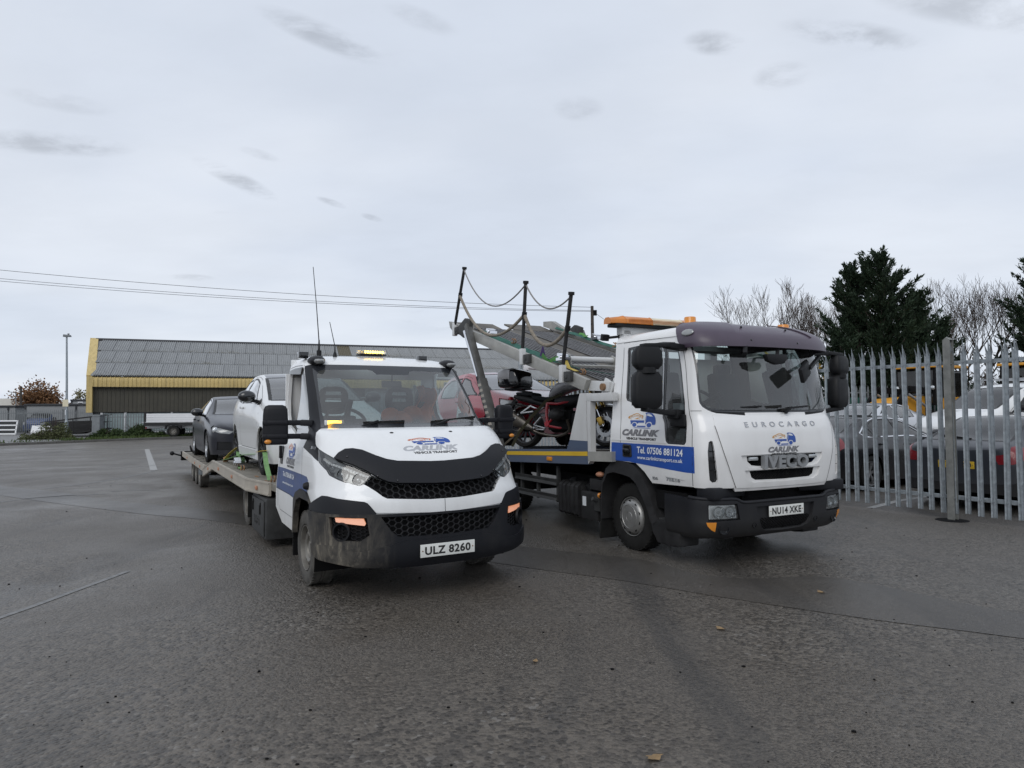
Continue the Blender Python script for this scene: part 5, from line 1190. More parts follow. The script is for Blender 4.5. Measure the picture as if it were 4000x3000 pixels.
        MB().cyl((-.42, s * .84, 1.93), (-.42, s * 1.08, 1.93), .045, n=14).build('pivot_pin', 'rust', T, 40)
    MB().box((-.70, 0, 1.80), (.08, 2.02, .1)).build('headboard_beam', 'white_steel', T, 40, .008)
    up = empty('upper_deck'); up.parent = T
    zr = lambda x: 2.034 + .2805 * (-.708 - x)
    for s in (-1, 1):
        MB().prism([(-5.28, 3.318), (-5.22, 3.19), (-5.05, 3.09), (-.80, 1.90), (-.765, 1.90), (-.69, 2.03), (-.72, 2.045), (-4.98, 3.24)], 'Y', s * 1.05, s * 1.12).build('deck_rail', 'alloy_rail' , up, 40, .006)
        MB().prism([(-.775, 1.895), (-.34, 1.875), (-.30, 1.99), (-.70, 2.02)], 'Y', s * .93, s * 1.045).build('deck_arm', 'white_steel', up, 40, .006)
        kn = MB().prism([(-4.72, 3.03), (-4.72, 3.16), (-4.42, 3.27), (-4.2, 3.2), (-4.25, 2.98), (-4.5, 2.93)], 'Y', s * 1.10, s * 1.17); kn.build('ram_bracket', 'toolbox_grey', up, 40, .01)
        a, b2 = Vector((-4.30, s * 1.17, 3.14)), Vector((-3.05, s * 1.17, 1.06))
        ax = (b2 - a).normalized(); mid = a + (b2 - a) * .47
        ram = MB().bar(a, mid + ax * .15, .10, .09).build('ram_sleeve', 'ram_grey', up, 40, .006)
        MB().bar(mid, b2, .135, .10).build('ram_housing', 'ram_grey', up, 40, .006)
        MB().cyl(a + Vector((-.13, 0, -.1)), mid + Vector((-.13, 0, 0)), .03, n=12).build('ram_rod', 'chrome', up, 40)
        MB().cyl(mid + Vector((-.13, 0, .05)), b2 + Vector((-.13, 0, 0)), .05, n=14).build('ram_cylinder', 'black_plastic', up, 40)
        for i in range(9):
            c = mid + ax * (.12 + .105 * i); hz = MB(); w = Vector((0, s * .004, 0)); t1 = ax * .05; pz = Vector((ax.z, 0, -ax.x)) * .055
            o = Vector((0, s * .071, 0)); hz.quad(c - pz - t1 * .2 + o, c + pz - t1 * 1.2 + o, c + pz - t1 * .2 + o, c - pz + t1 * .8 + o); hz.build('hazard_stripe', 'beige_rail', up)
        for (x0, z0), (x1, z1), yy in (((-4.95, 3.06), (-4.494, 4.166), 1.14), ((-2.344, 2.37), (-2.221, 3.529), 1.15), ((-1.225, 2.06), (-.983, 3.172), 1.15)):
            if s > 0: continue
            pst = MB().cyl((x0, s * yy, z0 + .1), (x1, s * yy, z1), .026, n=12).build('handrail_post', 'toolbox_grey' if False else 'tank_black', up, 40)
            f = .6; xm, zm = x0 + (x1 - x0) * f, z0 + (z1 - z0) * f
            MB().cyl((x1, s * yy, z1 - .02), (x1 + .004, s * yy, z1 + .02), .042, n=12).build('post_cap', 'black_plastic', pst, 40); MB().cyl((xm - .01, s * yy, zm - .03), (xm + .01, s * yy, zm + .03), .038, n=12).build('rope_collar', 'black_plastic', pst, 40)
            MB().box((x0 + .01, s * (yy + .0), z0 + .07), (.075, .075, .24)).build('post_socket', 'white_steel', up, 40, .008)
            MB().box((x0 + .15, s * 1.145, z0 + .03), (.16, .06, .13)).cyl((x0 + .13, s * 1.17, z0 + .03), (x0 + .13, s * 1.185, z0 + .03), .03).build('rail_bracket', 'toolbox_grey', up, 40, .01)
    # deck plates: two wheel tracks of pierced plate with plain margins
    def zt(x): return zr(x) + .045
    for y0, y1, nm, mat in ((-1.045, -.42, 'deck_plate', 'worn_deck'), (.42, 1.045, 'deck_plate', 'worn_deck'), (-.415, .415, 'deck_plate', 'worn_deck')):
        MB().prism([(-4.95, zt(-4.95) - .09), (-.74, zt(-.74) - .09), (-.74, zt(-.74) - .11), (-4.95, zt(-4.95) - .11)], 'Y', y0, y1).build(nm, mat, up)
    sl = Vector((-.9628, 0, .27)); 
    for yc, w in ((-.5, .62), (.5, .62)):
        m = MB(); n1, n2 = 46, 8
        for i in range(n1 + 1):
            x = -.80 - 4.0 * i / n1; m.bar((x, yc - w / 2, zt(x) - .075), (x - .0, yc + w / 2, zt(x) - .075), .03, .012)
        for j in range(n2 + 1):
            y = yc - w / 2 + w * j / n2; m.bar((-.80, y, zt(-.80) - .072), (-4.8, y, zt(-4.8) - .072), .028, .012)
        props(m.build('pierced_plate', 'mesh_deck', up, fix=False), kind='stuff')
        MB().prism([(-4.8, zt(-4.8) - .084), (-.80, zt(-.80) - .084), (-.80, zt(-.80) - .09), (-4.8, zt(-4.8) - .09)], 'Y', yc - w / 2, yc + w / 2).build('plate_backing', 'deck_dark', up)
    rol = MB().cyl((-1.62, -.82, zt(-1.62) + .03), (-1.62, -.05, zt(-1.62) + .03), .045, n=16).build('winch_roller', 'white_steel', up, 40)
    MB().prism([(-1.8, zt(-1.8) - .06), (-1.45, zt(-1.45) - .06), (-1.5, zt(-1.5) + .08), (-1.64, zt(-1.64) + .1)], 'Y', -.05, -.03).prism([(-1.85, zt(-1.8) - .06), (-1.45, zt(-1.45) - .06), (-1.5, zt(-1.5) + .12), (-1.7, zt(-1.64) + .16)], 'Y', -.86, -.84).box((-1.42, -.45, zt(-1.42) - .02), (.06, .82, .03), (0, R(15.7), 0)).build('roller_bracket', 'alloy_rail', up)
    for y, x0 in ((-.55, -5.4), (.62, -5.55)): MB().prism([(x0 + .45, zt(x0 + .45) - .1), (x0 - .05, zt(x0) - .06), (x0 - .05, zt(x0) - .09), (x0 + .45, zt(x0 + .45) - .13)], 'Y', y - .42, y + .42).build('tail_flap', 'worn_deck', up)
    MB().prism([(-4.95, zr(-4.95) - .02), (-5.42, zr(-5.3) + .02), (-5.42, zr(-5.3) + .12), (-5.1, zr(-5.1) + .15), (-4.3, zr(-4.3) + .02)], 'Y', 1.0, 1.1).build('rail_end_plate', 'alloy_rail', up)
    # slack ropes between the posts
    yy = -1.15; P = [((-4.494, 4.14), (-2.221, 3.50), .48, .011, 'wire_rope'), ((-2.221, 3.50), (-.983, 3.14), .26, .011, 'wire_rope'), ((-4.67, 3.70), (-2.27, 3.06), .50, .024, 'rope'), ((-2.27, 3.06), (-1.08, 2.73), .34, .026, 'rope')]
    for (x0, z0), (x1, z1), sag, r, mt in P:
        pts = [(x0 + (x1 - x0) * t, yy, z0 + (z1 - z0) * t - sag * 4 * t * (1 - t) * (1 + .25 * (.5 - t))) for t in np.linspace(0, 1, 19)]
        MB().tube(pts, r, 8).build('safety_rope', mt, up, 50)
    return T, S
EURO, E_SHELL = make_euro()
# ================================================================== cars
def arch_poly(S, cx, cz, r, n=14):
    q = [(cx + r * math.cos(R(a)), cz + r * math.sin(R(a))) for a in np.linspace(-25, 205, n)]
    return S.side(q + [(cx - r * .95, -.5), (cx + r * .95, -.5)])
def make_car(name, loc, rz, label, cat, group, rows, mat, fx, rx, r, wins, ws, rw, head=(), tail=(), front_low=None, rear_low=None, wheels='alloy', dmirror=None, roof_mat=None, grille=None,
             chrome=None, doors=(), pitch=0, plate=None, scale=1, seats=True, handles=(), sill=None, tw=.21, inset=.02, glassm='dark_glass', fogs=None):
    T = empty(name, loc, 0, label, cat, group); T.rotation_euler = (0, pitch, rz); T.scale = (scale,) * 3
    S = CarBody(rows); n = len(rows)
    nrm = lambda p: p if any(q[0] < 0 for q in p) else mirror(p)
    regs = [] 
    for x in (fx, rx): regs += pair(None, nrm(arch_poly(S, x, r - .0, r * 1.14)), None)
    if front_low: regs += [rg('front_bumper', front_low, front_low_mat(mat), off=.006)]
    if rear_low: regs += [rg('rear_bumper', rear_low, 'bumper_plastic_clean', off=.006)]
    if sill: regs += pair('sill_trim', nrm(S.side(sill)), mat if mat == 'white_paint_car' else 'black_plastic', off=.012)
    for d in doors: regs += pair('door', nrm(S.side(d)), mat, rim=.025)
    if grille: regs += [rg('grille', grille, 'gloss_black', off=-.012, rim=0)]
    regs += [rg('windscreen', ws, glassm, rim=0)]
    if rw: regs += [rg('rear_window', rw, glassm, rim=0)]
    if roof_mat: regs += [rg('roof', roof_mat[0], roof_mat[1], off=.001, rim=.004)]
    for w in wins: regs += pair('window', nrm(S.side(w)), glassm, off=-.004, rim=.004)
    for p in head: regs += pair('headlight', p, 'lens_grey', off=-.02, rim=0)
    for p in tail: regs += pair('tail_light', p, 'red_lens', off=.004)
    if fogs: regs += pair('fog_lamp_bay', fogs, 'black_plastic', off=-.012, rim=0)
    cab = 'body'
    us = list(np.linspace(-6, 6, 49)); ts = list(np.linspace(0, n - 1, (n - 1) * 4 + 1))
    P = panels(S, us, ts, regs, rg(cab, [], mat, rim=.02, lin='dark_interior'), T)
    for h in P.get('headlight', []):
        cs = np.array([v.co for v in h.data.vertices]); c = Vector(cs.mean(0)); sgn = -1 if c.y < 0 else 1
        ext = cs.max(0) - cs.min(0); k = min(ext[2], .16) * .42
        m = MB()
        for d in (-.24, .22): m.sphere(c + Vector((-.025 + d * ext[0] * .5 * 0 - abs(d) * .05, d * ext[1], 0)), (k * .5, k, k), 12, 8)
        m.build('reflector', 'clear_lamp', h, 40)
    m = MB()
    for w in wins:
        q = nrm(S.side(w))
        for f in (q, mirror(q)): strip_on(m, S, f + f[:1], .03, .0005, 3)
    for q in [ws] + ([rw] if rw else []):
        strip_on(m, S, list(q) + [q[0]], .05, .001, 10)
    if wins: props(m.build('window_seal', 'print_black', T), kind='stuff')
    if chrome:
        m = MB(); q = nrm(S.side(chrome))
        for f in (q, mirror(q)): strip_on(m, S, f + f[:1], .022, .004, 3)
        props(m.build('window_trim', 'chrome', T), kind='stuff')
    m = MB()
    for d in doors:
        q = nrm(S.side(d))
        for f in (q, mirror(q)): strip_on(m, S, f + f[:1], .007, .001, 3)
    if doors: props(m.build('shut_line', 'print_black', T), kind='stuff')
    for x, z in handles:
        for s in (-1, 1):
            (u, t), = S.side([(x, z)]); p, nn = on(S, s * abs(u), t, .02); MB().box(p, (.2, .03, .035)).build('door_handle', mat, T, 40, .01)
    for s in (-1, 1):
        for x in (fx, rx): wheel(T, (x, s * (S.P(np.array([5.]), np.array([S.tx(x)]))[0][1] - tw / 2 + .0), r), r, tw, r * .7, wheels, s)
    m = MB(); zs = np.mean([q[7] for q in rows[3:-3]]); x0, x1 = rows[2][0] - .05, rows[-3][0] + .05; w = rows[len(rows) // 2][6] - .26
    m.box(((x0 + x1) / 2, 0, zs + .10), (x0 - x1, 2 * w, .12))
    for x in (fx, rx): m.box((x, 0, r + .08), (r * 2.5, 2 * w, r * 1.5))
    m.build('underbody', 'chassis_black', T)
    if seats:
        for x in (fx - 1.55, fx - 2.45):
            for y in (-.36, .36):
                st = MB().box((x, y, zs + .32), (.5, .48, .2)).build('seat', 'seat_fabric', T); MB().box((x - .27, y, zs + .62), (.14, .46, .6), (0, -.25, 0)).build('backrest', 'seat_fabric', st, 40, .04)
                MB().box((x - .36, y, zs + .98), (.09, .26, .16)).build('headrest', 'seat_fabric', st, 40, .03)
        MB().box((fx - .62, 0, zs + .62), (.5, 1.3, .2)).build('dashboard', 'dark_interior', T)
        c = Vector((fx - .95, -.36, zs + .72)); ro = Matrix.Rotation(R(-65), 3, 'Y'); MB().tube([c + ro @ Vector((0, .18 * math.cos(a), .18 * math.sin(a))) for a in np.linspace(0, 2 * PI, 21)[:-1]], .015, 6, closed=True).bar(c + ro @ Vector((0, -.17, 0)), c + ro @ Vector((0, .17, 0)), .05, .03).build('steering_wheel', 'black_plastic', T, 40)
    if dmirror:
        x, z, mm = dmirror
        for s in (-1, 1):
            (u, t), = S.side([(x, z - .05)]); p, _ = on(S, s * abs(u), t)
            o = MB().sphere((x + .02, s * (abs(p.y) + .16), z + .03), (.085, .125, .085), 14, 10).build('door_mirror', mm, T, 40); MB().bar((x, s * (abs(p.y) - .03), z - .06), (x, s * (abs(p.y) + .12), z - .02), .05, .05).build('mirror_foot', 'black_plastic', o)
    if plate:
        for p in plate: number_plate(T, *p)
    return T, S
def front_low_mat(m): return m
SCREEN = lambda a, b, w0=1.96, w1=1.9: [(-w0, a), (-w1, b), (w1, b), (w0, a)]
def local(loc, rz, p): # vehicle frame -> world
    c, s = math.cos(rz), math.sin(rz); return (loc[0] + c * p[0] - s * p[1], loc[1] + s * p[0] + c * p[1], loc[2] + p[2])
HATCH = [(2.09,.0,.62,.62,.55,.72,.72,.22),(2.08,.5,.65,.62,.56,.74,.74,.20),(2.0,.86,.73,.62,.62,.78,.8,.19),(1.85,1,.81,.62,.70,.80,.83,.18),(1.4,1,.94,.66,.82,.80,.85,.17),(1.0,1,1.03,.68,.90,.81,.855,.17),(.75,1,1.14,.66,.93,.82,.855,.17),(.1,1,1.41,.60,.95,.83,.855,.17),(-.35,1,1.485,.585,.97,.835,.855,.17),(-1.0,1,1.48,.57,1.0,.83,.86,.18),(-1.45,1,1.41,.55,1.02,.80,.85,.2),(-1.72,1,1.25,.56,1.03,.74,.82,.25),(-1.86,1,1.04,.60,.96,.72,.80,.28),(-1.91,.8,.9,.6,.8,.72,.8,.3),(-1.92,0,.88,.6,.8,.72,.8,.3)]
SALOON = [(2.28,.0,.62,.66,.55,.74,.74,.2),(2.27,.5,.66,.66,.58,.76,.76,.2),(2.2,.84,.72,.66,.64,.82,.84,.19),(2.0,1,.80,.68,.72,.84,.88,.18),(1.5,1,.90,.72,.82,.86,.91,.17),(.98,1,.985,.72,.90,.87,.92,.17),(.7,1,1.08,.68,.92,.87,.92,.17),(.05,1,1.34,.60,.94,.88,.92,.17),(-.4,1,1.405,.585,.95,.88,.92,.17),(-1.0,1,1.38,.57,.97,.87,.92,.18),(-1.5,1,1.24,.58,.99,.84,.91,.2),(-1.95,1,1.06,.62,.98,.80,.89,.22),(-2.25,1,1.02,.64,.95,.78,.86,.26),(-2.38,.9,.97,.66,.86,.78,.85,.28),(-2.43,.0,.93,.66,.82,.78,.85,.3)]
VAN = [(2.42,.0,.80,.7,.70,.80,.80,.25),(2.41,.5,.84,.7,.72,.82,.82,.24),(2.34,.86,.92,.7,.80,.88,.90,.22),(2.15,1,1.05,.72,.92,.90,.95,.2),(1.75,1,1.2,.78,1.04,.93,.98,.2),(1.45,1,1.28,.80,1.1,.94,.985,.2),(1.15,1,1.46,.80,1.12,.95,.985,.2),(.62,1,1.8,.78,1.15,.96,.985,.2),(.2,1,1.92,.77,1.16,.96,.985,.2),(-.6,1,1.96,.80,1.16,.96,.985,.2),(-1.6,1,1.95,.82,1.16,.96,.985,.2),(-2.3,1,1.92,.82,1.16,.95,.98,.22),(-2.48,1,1.86,.82,1.14,.93,.97,.25),(-2.52,.9,1.8,.8,1.1,.9,.95,.3),(-2.53,0,1.78,.8,1.1,.9,.95,.3)]
SAL_HEAD = [(2.4,1.35),(3.15,1.5),(3.35,2.2),(3.3,3.3),(2.75,3.2),(2.45,2.4)]
# ---- white hatchback on the front truck's flatbed
p = local(D_LOC, D_RZ, (-4.45, 0, .787))
CORSA, _s = make_car('hatchback_car', p, D_RZ, 'white three-door hatchback strapped on the flatbed behind the front truck cab', 'car', None, HATCH, 'white_paint_car', 1.255, -1.255, .31,
    [[(.60,.985),(.05,1.30),(-.35,1.385),(-.62,1.39),(-.60,1.01)], [(-.68,1.02),(-.70,1.385),(-1.05,1.37),(-1.42,1.2),(-1.36,1.09)], [(.66,.975),(.85,.975),(.68,1.05)]],
    SCREEN(5.12, 7.0), SCREEN(10.25, 11.75, 1.8, 1.8), head=[[(2.3,1.5),(3.2,1.7),(3.4,2.4),(3.2,3.5),(2.5,3.3),(2.2,2.3)]], tail=[[(2.2,11.2),(3.4,11.2),(3.6,12.6),(2.6,12.6)]], wheels='dark', dmirror=(.62, 1.06, 'gloss_black'),
    grille=[(-3.6,1.0),(-3.6,.0),(3.6,.0),(3.6,1.0),(4.6,.9),(4.6,0),(-4.6,0),(-4.6,.9)], doors=[[(.95,.95),(.80,1.02),(.05,1.36),(-.35,1.42),(-.66,1.42),(-.68,.95),(-.62,.5),(-.55,.33),(.80,.33),(.93,.5)]], handles=[(-.45,.93)], roof_mat=([(-1.9,7.0),(-1.85,10.2),(1.85,10.2),(1.9,7.0)], 'gloss_black'), sill=[(.86,.32),(-.86,.32),(-.86,.18),(.86,.18)], glassm='side_glass', scale=1.0)
# ---- tri-axle trailer behind the front truck and the dark saloon on it
def make_trailer():
    T = empty('car_trailer', D_LOC, D_RZ, 'low three-axle car trailer with beige deck behind the front truck', 'trailer')
    zb = .565
    for y0, y1 in ((-1.04, -.42), (.42, 1.04)): MB().box((-11.2, (y0 + y1) / 2, zb - .03), (5.8, y1 - y0, .05)).build('deck_track', 'beige_deck', T)
    B1('deck_centre', 'worn_deck', T, (-11.2, 0, zb - .06), (5.8, .84, .03))
    for s in (-1, 1):
        B1('side_rail', 'beige_rail', T, (-11.2, s * 1.06, zb - .045), (5.84, .04, .13)); m = MB()
        for x in (-9.9, -10.75, -11.6): wheel(T, (x, s * .93, .285), .285, .18, .18, 'steel', s, 'dusty_tyre')
        for x in (-9.1, -10.3, -12.4): MB().box((x, s * 1.085, zb - .05), (.1, .015, .05)).build('side_marker_lamp', 'orange_dull', T)
        B1('mudguard', 'galv', T, (-9.45, s * .95, .42), (.03, .24, .22))
    m = MB()
    for s in (-1, 1): m.box((-11.2, s * .45, .44), (5.6, .08, .12))
    m.bar((-8.5, -.4, .42), (-7.7, 0, .45), .08, .08).bar((-8.5, .4, .42), (-7.7, 0, .45), .08, .08)
    for x in (-9.9, -10.75, -11.6): m.cyl((x, -.9, .285), (x, .9, .285), .035)
    m.build('trailer_frame', 'chassis_black', T)
    wb = B1('rear_box', 'chassis_black', T, (-14.2, -.95, .46), (.25, .3, .24)); MB().cyl((-14.2, -1.05, .45), (-14.22, -1.3, .53), .022).sphere((-14.22, -1.32, .535), .06, 10, 8).build('prop_handle', 'black_plastic', wb, 40)
    MB().cyl((-12.6, -.72, zb + .06), (-12.2, -.72, zb + .06), .05).box((-12.7, -.75, zb + .05), (.2, .16, .1)).tube(catmull([(-12.9, -.9, zb + .03), (-13.2, -.95, zb + .2), (-13.5, -.9, zb + .05)]), .018, 6).build('winch', 'chassis_black', T, 40)
make_trailer()
p = local(D_LOC, D_RZ, (-11.0, .02, .57))
AUDI, _s = make_car('saloon_car', p, D_RZ, 'dark blue-black coupe saloon with dented side on the trailer behind the white hatchback', 'car', None, SALOON, 'dark_blue_paint', 1.405, -1.405, .325,
    [[(.62,.965),(.05,1.255),(-.35,1.325),(-.38,.985)], [(-.43,.985),(-.41,1.325),(-.85,1.32),(-1.38,1.15),(-1.45,1.04),(-1.3,1.005)]],
    SCREEN(5.12, 7.0), SCREEN(9.3, 11.0, 1.85, 1.8), head=[SAL_HEAD], tail=[[(2.6,11.9),(3.6,11.8),(3.8,12.9),(3.0,12.9)]], dmirror=(.62, 1.0, 'gloss_black'), grille=[(-3.0,.0),(-3.0,1.05),(-4.6,.95),(-5.0,.0),(5.0,.0),(4.6,.95),(3.0,1.05),(3.0,.0)],
    fogs=[(4.3,1.4),(5.3,1.4),(5.3,2.4),(4.4,2.3)], doors=[[(.9,.88),(.62,1.0),(.05,1.29),(-.38,1.36),(-.41,.95),(-.40,.4),(-.35,.3),(.85,.3),(.9,.5)], [(-.41,.95),(-.40,1.36),(-.85,1.35),(-1.4,1.18),(-1.2,.95),(-1.0,.6),(-.9,.35),(-.40,.3)]], handles=[(-.22,.84),(-1.08,.86)], glassm='side_glass', scale=1.05,
    chrome=[(.66,.962),(.05,1.27),(-.4,1.342),(-.88,1.335),(-1.42,1.16),(-1.5,1.035),(-1.3,.99)])
# ---- red hatchback on the lorry's lower bed
p = local(E_LOC, E_RZ, (-5.72, .2, .93))
RED, _s = make_car('hatchback_car', p, E_RZ, 'red hatchback on the lorry lower bed behind the motorcycle', 'car', None, [(r[0], r[1], r[2] + .03, *r[3:]) for r in HATCH], 'red_paint', 1.255, -1.255, .31,
    [[(.62,.985),(.05,1.30),(-.30,1.385),(-.36,1.0)], [(-.42,1.0),(-.38,1.385),(-1.0,1.38),(-1.3,1.25),(-1.2,1.03)], [(.66,.975),(.85,.975),(.68,1.05)]],
    SCREEN(5.12, 7.0), SCREEN(10.25, 11.75, 1.8, 1.8), head=[[(2.15,1.6),(3.1,1.5),(3.6,2.3),(3.4,3.6),(2.6,3.9),(2.2,3.0)]], tail=[[(2.2,11.2),(3.4,11.2),(3.6,12.6),(2.6,12.6)]], pitch=R(-2.7),
    grille=[(-3.4,0),(-3.4,.9),(-3.0,.9),(-3.0,0),(3.0,0),(3.0,.9),(3.4,.9),(3.4,0)], doors=[[(.95,.95),(.80,1.02),(.05,1.36),(-.34,1.43),(-.39,.95),(-.39,.33),(.80,.33),(.93,.5)]], handles=[(-.2,.9)], glassm='side_glass')
wp = MB()
# ================================================================== motorcycle (x forward, wheels on the ground at z = 0)
def make_bike():
    c0 = Vector(local(E_LOC, E_RZ, (-3.42, -.49, 1.03))); c1 = Vector(local(E_LOC, E_RZ, (-1.98, .108, 1.085))); d = c1 - c0
    T = empty('motorcycle', c0, 0, 'black and grey roadster motorcycle with red frame and top box standing on the lorry bed', 'motorcycle'); T.rotation_euler = (R(-4), -math.atan2(d.z, d.xy.length), math.atan2(d.y, d.x))
    wb = d.length
    for x, r, w, nm in ((0, .325, .17, 'rear_wheel'), (wb, .31, .115, 'front_wheel')):
        t = MB().lathe([(r * .78, w * .3), (r * .84, w * .42), (r * .93, w * .46), (r * .985, w * .28), (r, 0), (r * .985, -w * .28), (r * .93, -w * .46), (r * .84, -w * .42), (r * .78, -w * .3)], (0, 0, 0), 'Y', 40)
        o = t.build(nm, 'rubber', T, 50, fix=False); o.location = (x, 0, r)
        m = MB().lathe([(r * .8, .045), (r * .72, .04), (r * .72, -.04), (r * .8, -.045)], (0, 0, 0), 'Y', 32).lathe([(.06, -.06), (.06, .06), (0, .065)], (0, 0, 0), 'Y', 16)
        for i in range(10): a = 2 * PI * i / 10; m.bar((0.05 * math.cos(a), 0, .05 * math.sin(a)), (r * .74 * math.cos(a + .12), .02 * (-1) ** i, r * .74 * math.sin(a + .12)), .03, .02, up=(0, 1, 0))
        m.build('rim', 'dark_alloy', o, 40)
        if x:
            for s in (-1, 1):
                dm = MB().lathe([(.155, s * .065), (.155, s * .07), (.10, s * .07), (.10, s * .065)], (0, 0, 0), 'Y', 28)
                for k in range(18): a = 2 * PI * k / 18; dm.cyl((.13 * math.cos(a), s * .0705, .13 * math.sin(a)), (.13 * math.cos(a), s * .0715, .13 * math.sin(a)), .008, n=6)
                dm.build('brake_disc', 'alu', o, 40)
    fk = empty('front_fork'); fk.parent = T; top = Vector((wb - .30, 0, .96))
    for s in (-1, 1):
        a, b = Vector((wb, s * .10, .31)), Vector((wb - .28, s * .10, .93)); m = a + (b - a) * .42
        MB().cyl(a, m, .02).build('fork_stanchion', 'chrome', fk, 40); MB().cyl(m, b, .028).build('fork_tube', 'fork_gold', fk, 40); MB().box(a + Vector((-.06, -s * .0, .08)), (.09, .05, .13), (0, -.4, 0)).build('brake_caliper', 'fork_gold', fk, 40, .01)
    m = MB()
    vs = []; n = 9
    for i in range(n): 
        a = R(30 + 110 * i / (n - 1)); vs += [(wb + .335 * math.cos(a), -.065, .31 + .335 * math.sin(a)), (wb + .345 * math.cos(a), 0, .31 + .35 * math.sin(a)), (wb + .335 * math.cos(a), .065, .31 + .335 * math.sin(a))]
    m.add(vs, [(3 * i + k, 3 * i + k + 1, 3 * i + k + 4, 3 * i + k + 3) for i in range(n - 1) for k in (0, 1)]).build('front_mudguard', 'gloss_black', T, 50)
    vs = []
    for i in range(n):
        a = R(60 + 100 * i / (n - 1)); vs += [(.36 * math.cos(a), -.09, .325 + .36 * math.sin(a)), (.365 * math.cos(a), 0, .325 + .375 * math.sin(a)), (.36 * math.cos(a), .09, .325 + .36 * math.sin(a))]
    MB().add(vs, [(3 * i + k, 3 * i + k + 1, 3 * i + k + 4, 3 * i + k + 3) for i in range(n - 1) for k in (0, 1)]).build('rear_hugger', 'gloss_black', T, 50)
    # tank: lofted sections along x
    def loft(secs, name, mat, n=14, sm=50):
        vs = []; k = len(secs)
        for x, z, w, h, e in secs:
            for i in range(n):
                a = 2 * PI * i / n; ca, sa = math.cos(a), math.sin(a); vs.append((x, w * abs(ca) ** e * (1 if ca > 0 else -1), z + h * abs(sa) ** e * (1 if sa > 0 else -1)))
        fs = [(j * n + i, j * n + (i + 1) % n, (j + 1) * n + (i + 1) % n, (j + 1) * n + i) for j in range(k - 1) for i in range(n)] + [tuple(range(n)), tuple((k - 1) * n + i for i in range(n))]
        return MB().add(vs, fs).build(name, mat, T, sm)
    loft([(.50, .80, .09, .05, .8), (.56, .86, .13, .09, .75), (.68, .93, .17, .11, .7), (.85, .985, .19, .10, .7), (1.02, .99, .17, .09, .75), (1.16, .95, .11, .06, .9)], 'fuel_tank', 'tank_grey')
    loft([(.66, .72, .14, .07, .6), (.85, .72, .18, .10, .6), (1.05, .73, .18, .10, .6), (1.2, .78, .11, .07, .7)], 'side_cowl', 'black_plastic')
    loft([(.62, .78, .12, .035, .7), (.42, .775, .155, .04, .6), (.22, .81, .15, .04, .6), (.18, .84, .13, .03, .7)], 'rider_seat', 'seat_fabric'); loft([(.20, .865, .13, .035, .7), (.02, .885, .13, .04, .6), (-.16, .90, .11, .03, .7)], 'pillion_seat', 'seat_fabric')
    loft([(.40, .70, .10, .05, .7), (.1, .78, .12, .06, .7), (-.16, .84, .09, .05, .7), (-.26, .86, .05, .03, .8)], 'tail_cowl', 'black_plastic')
    fr = MB()
    for s in (-1, 1):
        fr.tube([(.52, s * .15, .70), (.75, s * .17, .68), (1.05, s * .15, .72)], .022, 8).tube([(.53, s * .15, .70), (.52, s * .16, .52), (.55, s * .16, .36)], .024, 8).tube([(.55, s * .16, .36), (.70, s * .18, .50), (.80, s * .18, .56)], .02, 8).tube([(.55, s * .16, .34), (.78, s * .16, .30), (.95, s * .12, .32)], .022, 8)
        fr.cyl((.545, s * .13, .37), (.545, s * .19, .37), .045, n=14)
    fr.build('red_frame', 'frame_red', T, 40)
    en = MB().box((.78, 0, .42), (.44, .34, .3)).cyl((.55, 0, .38), (1.0, 0, .38), .15).box((.70, 0, .62), (.3, .26, .2)); en.build('engine_block', 'chassis_black', T, 40, .03)
    for s in (-1, 1):
        MB().sphere((.82, s * .30, .50), (.13, .12, .095), 14, 10).box((.82, s * .22, .50), (.2, .14, .15)).build('cylinder_head', 'tank_black', T, 50)
    loft([(-.46, .53, .03, .07, .7), (-.44, .54, .065, .11, .7), (-.12, .42, .07, .115, .7), (.14, .31, .05, .075, .8), (.26, .26, .03, .035, 1)], 'exhaust_silencer', 'exhaust_titan')
    for o in T.children:
        if o.name.startswith('exhaust_silencer'): o.location = (.02, -.2, .04)
    MB().tube(catmull([(.22, -.18, .29), (.4, -.14, .22), (.7, -.1, .18), (.95, -.14, .26), (.98, -.24, .42)], 5), .024, 8).build('exhaust_pipe', 'exhaust_titan', T, 50)
    for s in (-1, 1):
        MB().bar((.30, s * .19, .36), (.44, s * .19, .48), .05, .015).bar((.30, s * .19, .36), (.52, s * .19, .30), .04, .015).cyl((.36, s * .19, .31), (.36, s * .29, .31), .015).bar((.34, s * .19, .29), (.50, s * .19, .28), .03, .02).build('rider_footrest', 'alu', T)
        MB().bar((.02, s * .2, .56), (.22, s * .17, .68), .02, .02).bar((.02, s * .2, .56), (.26, s * .18, .58), .02, .02).cyl((-.03, s * .2, .54), (-.05, s * .27, .46), .016).build('pillion_footrest', 'alu', T)
    MB().tube(catmull([(.18, -.15, .66), (-.2, -.2, .72), (-.36, -.2, .68), (-.34, -.2, .56), (-.1, -.2, .58)], 5), .014, 6).build('pannier_rail', 'black_plastic', T, 50)
    MB().bar((.3, -.09, .34), (0, -.09, .325), .09, .08).build('swingarm', 'chassis_black', T); MB().box((-.40, 0, .55), (.05, .2, .26), (0, -.5, 0)).bar((-.25, 0, .8), (-.40, 0, .62), .06, .06).build('plate_holder', 'black_plastic', T); MB().box((-.33, 0, .83), (.05, .16, .06)).build('tail_light', 'red_lens', T, 40, .01)
    # top box
    tb = loft([(-.50, 1.14, .17, .07, .45), (-.48, 1.14, .21, .13, .4), (-.34, 1.15, .245, .165, .38), (-.14, 1.15, .235, .165, .38), (-.05, 1.14, .20, .13, .4), (-.03, 1.13, .15, .07, .45)], 'top_box', 'gloss_black', 24)
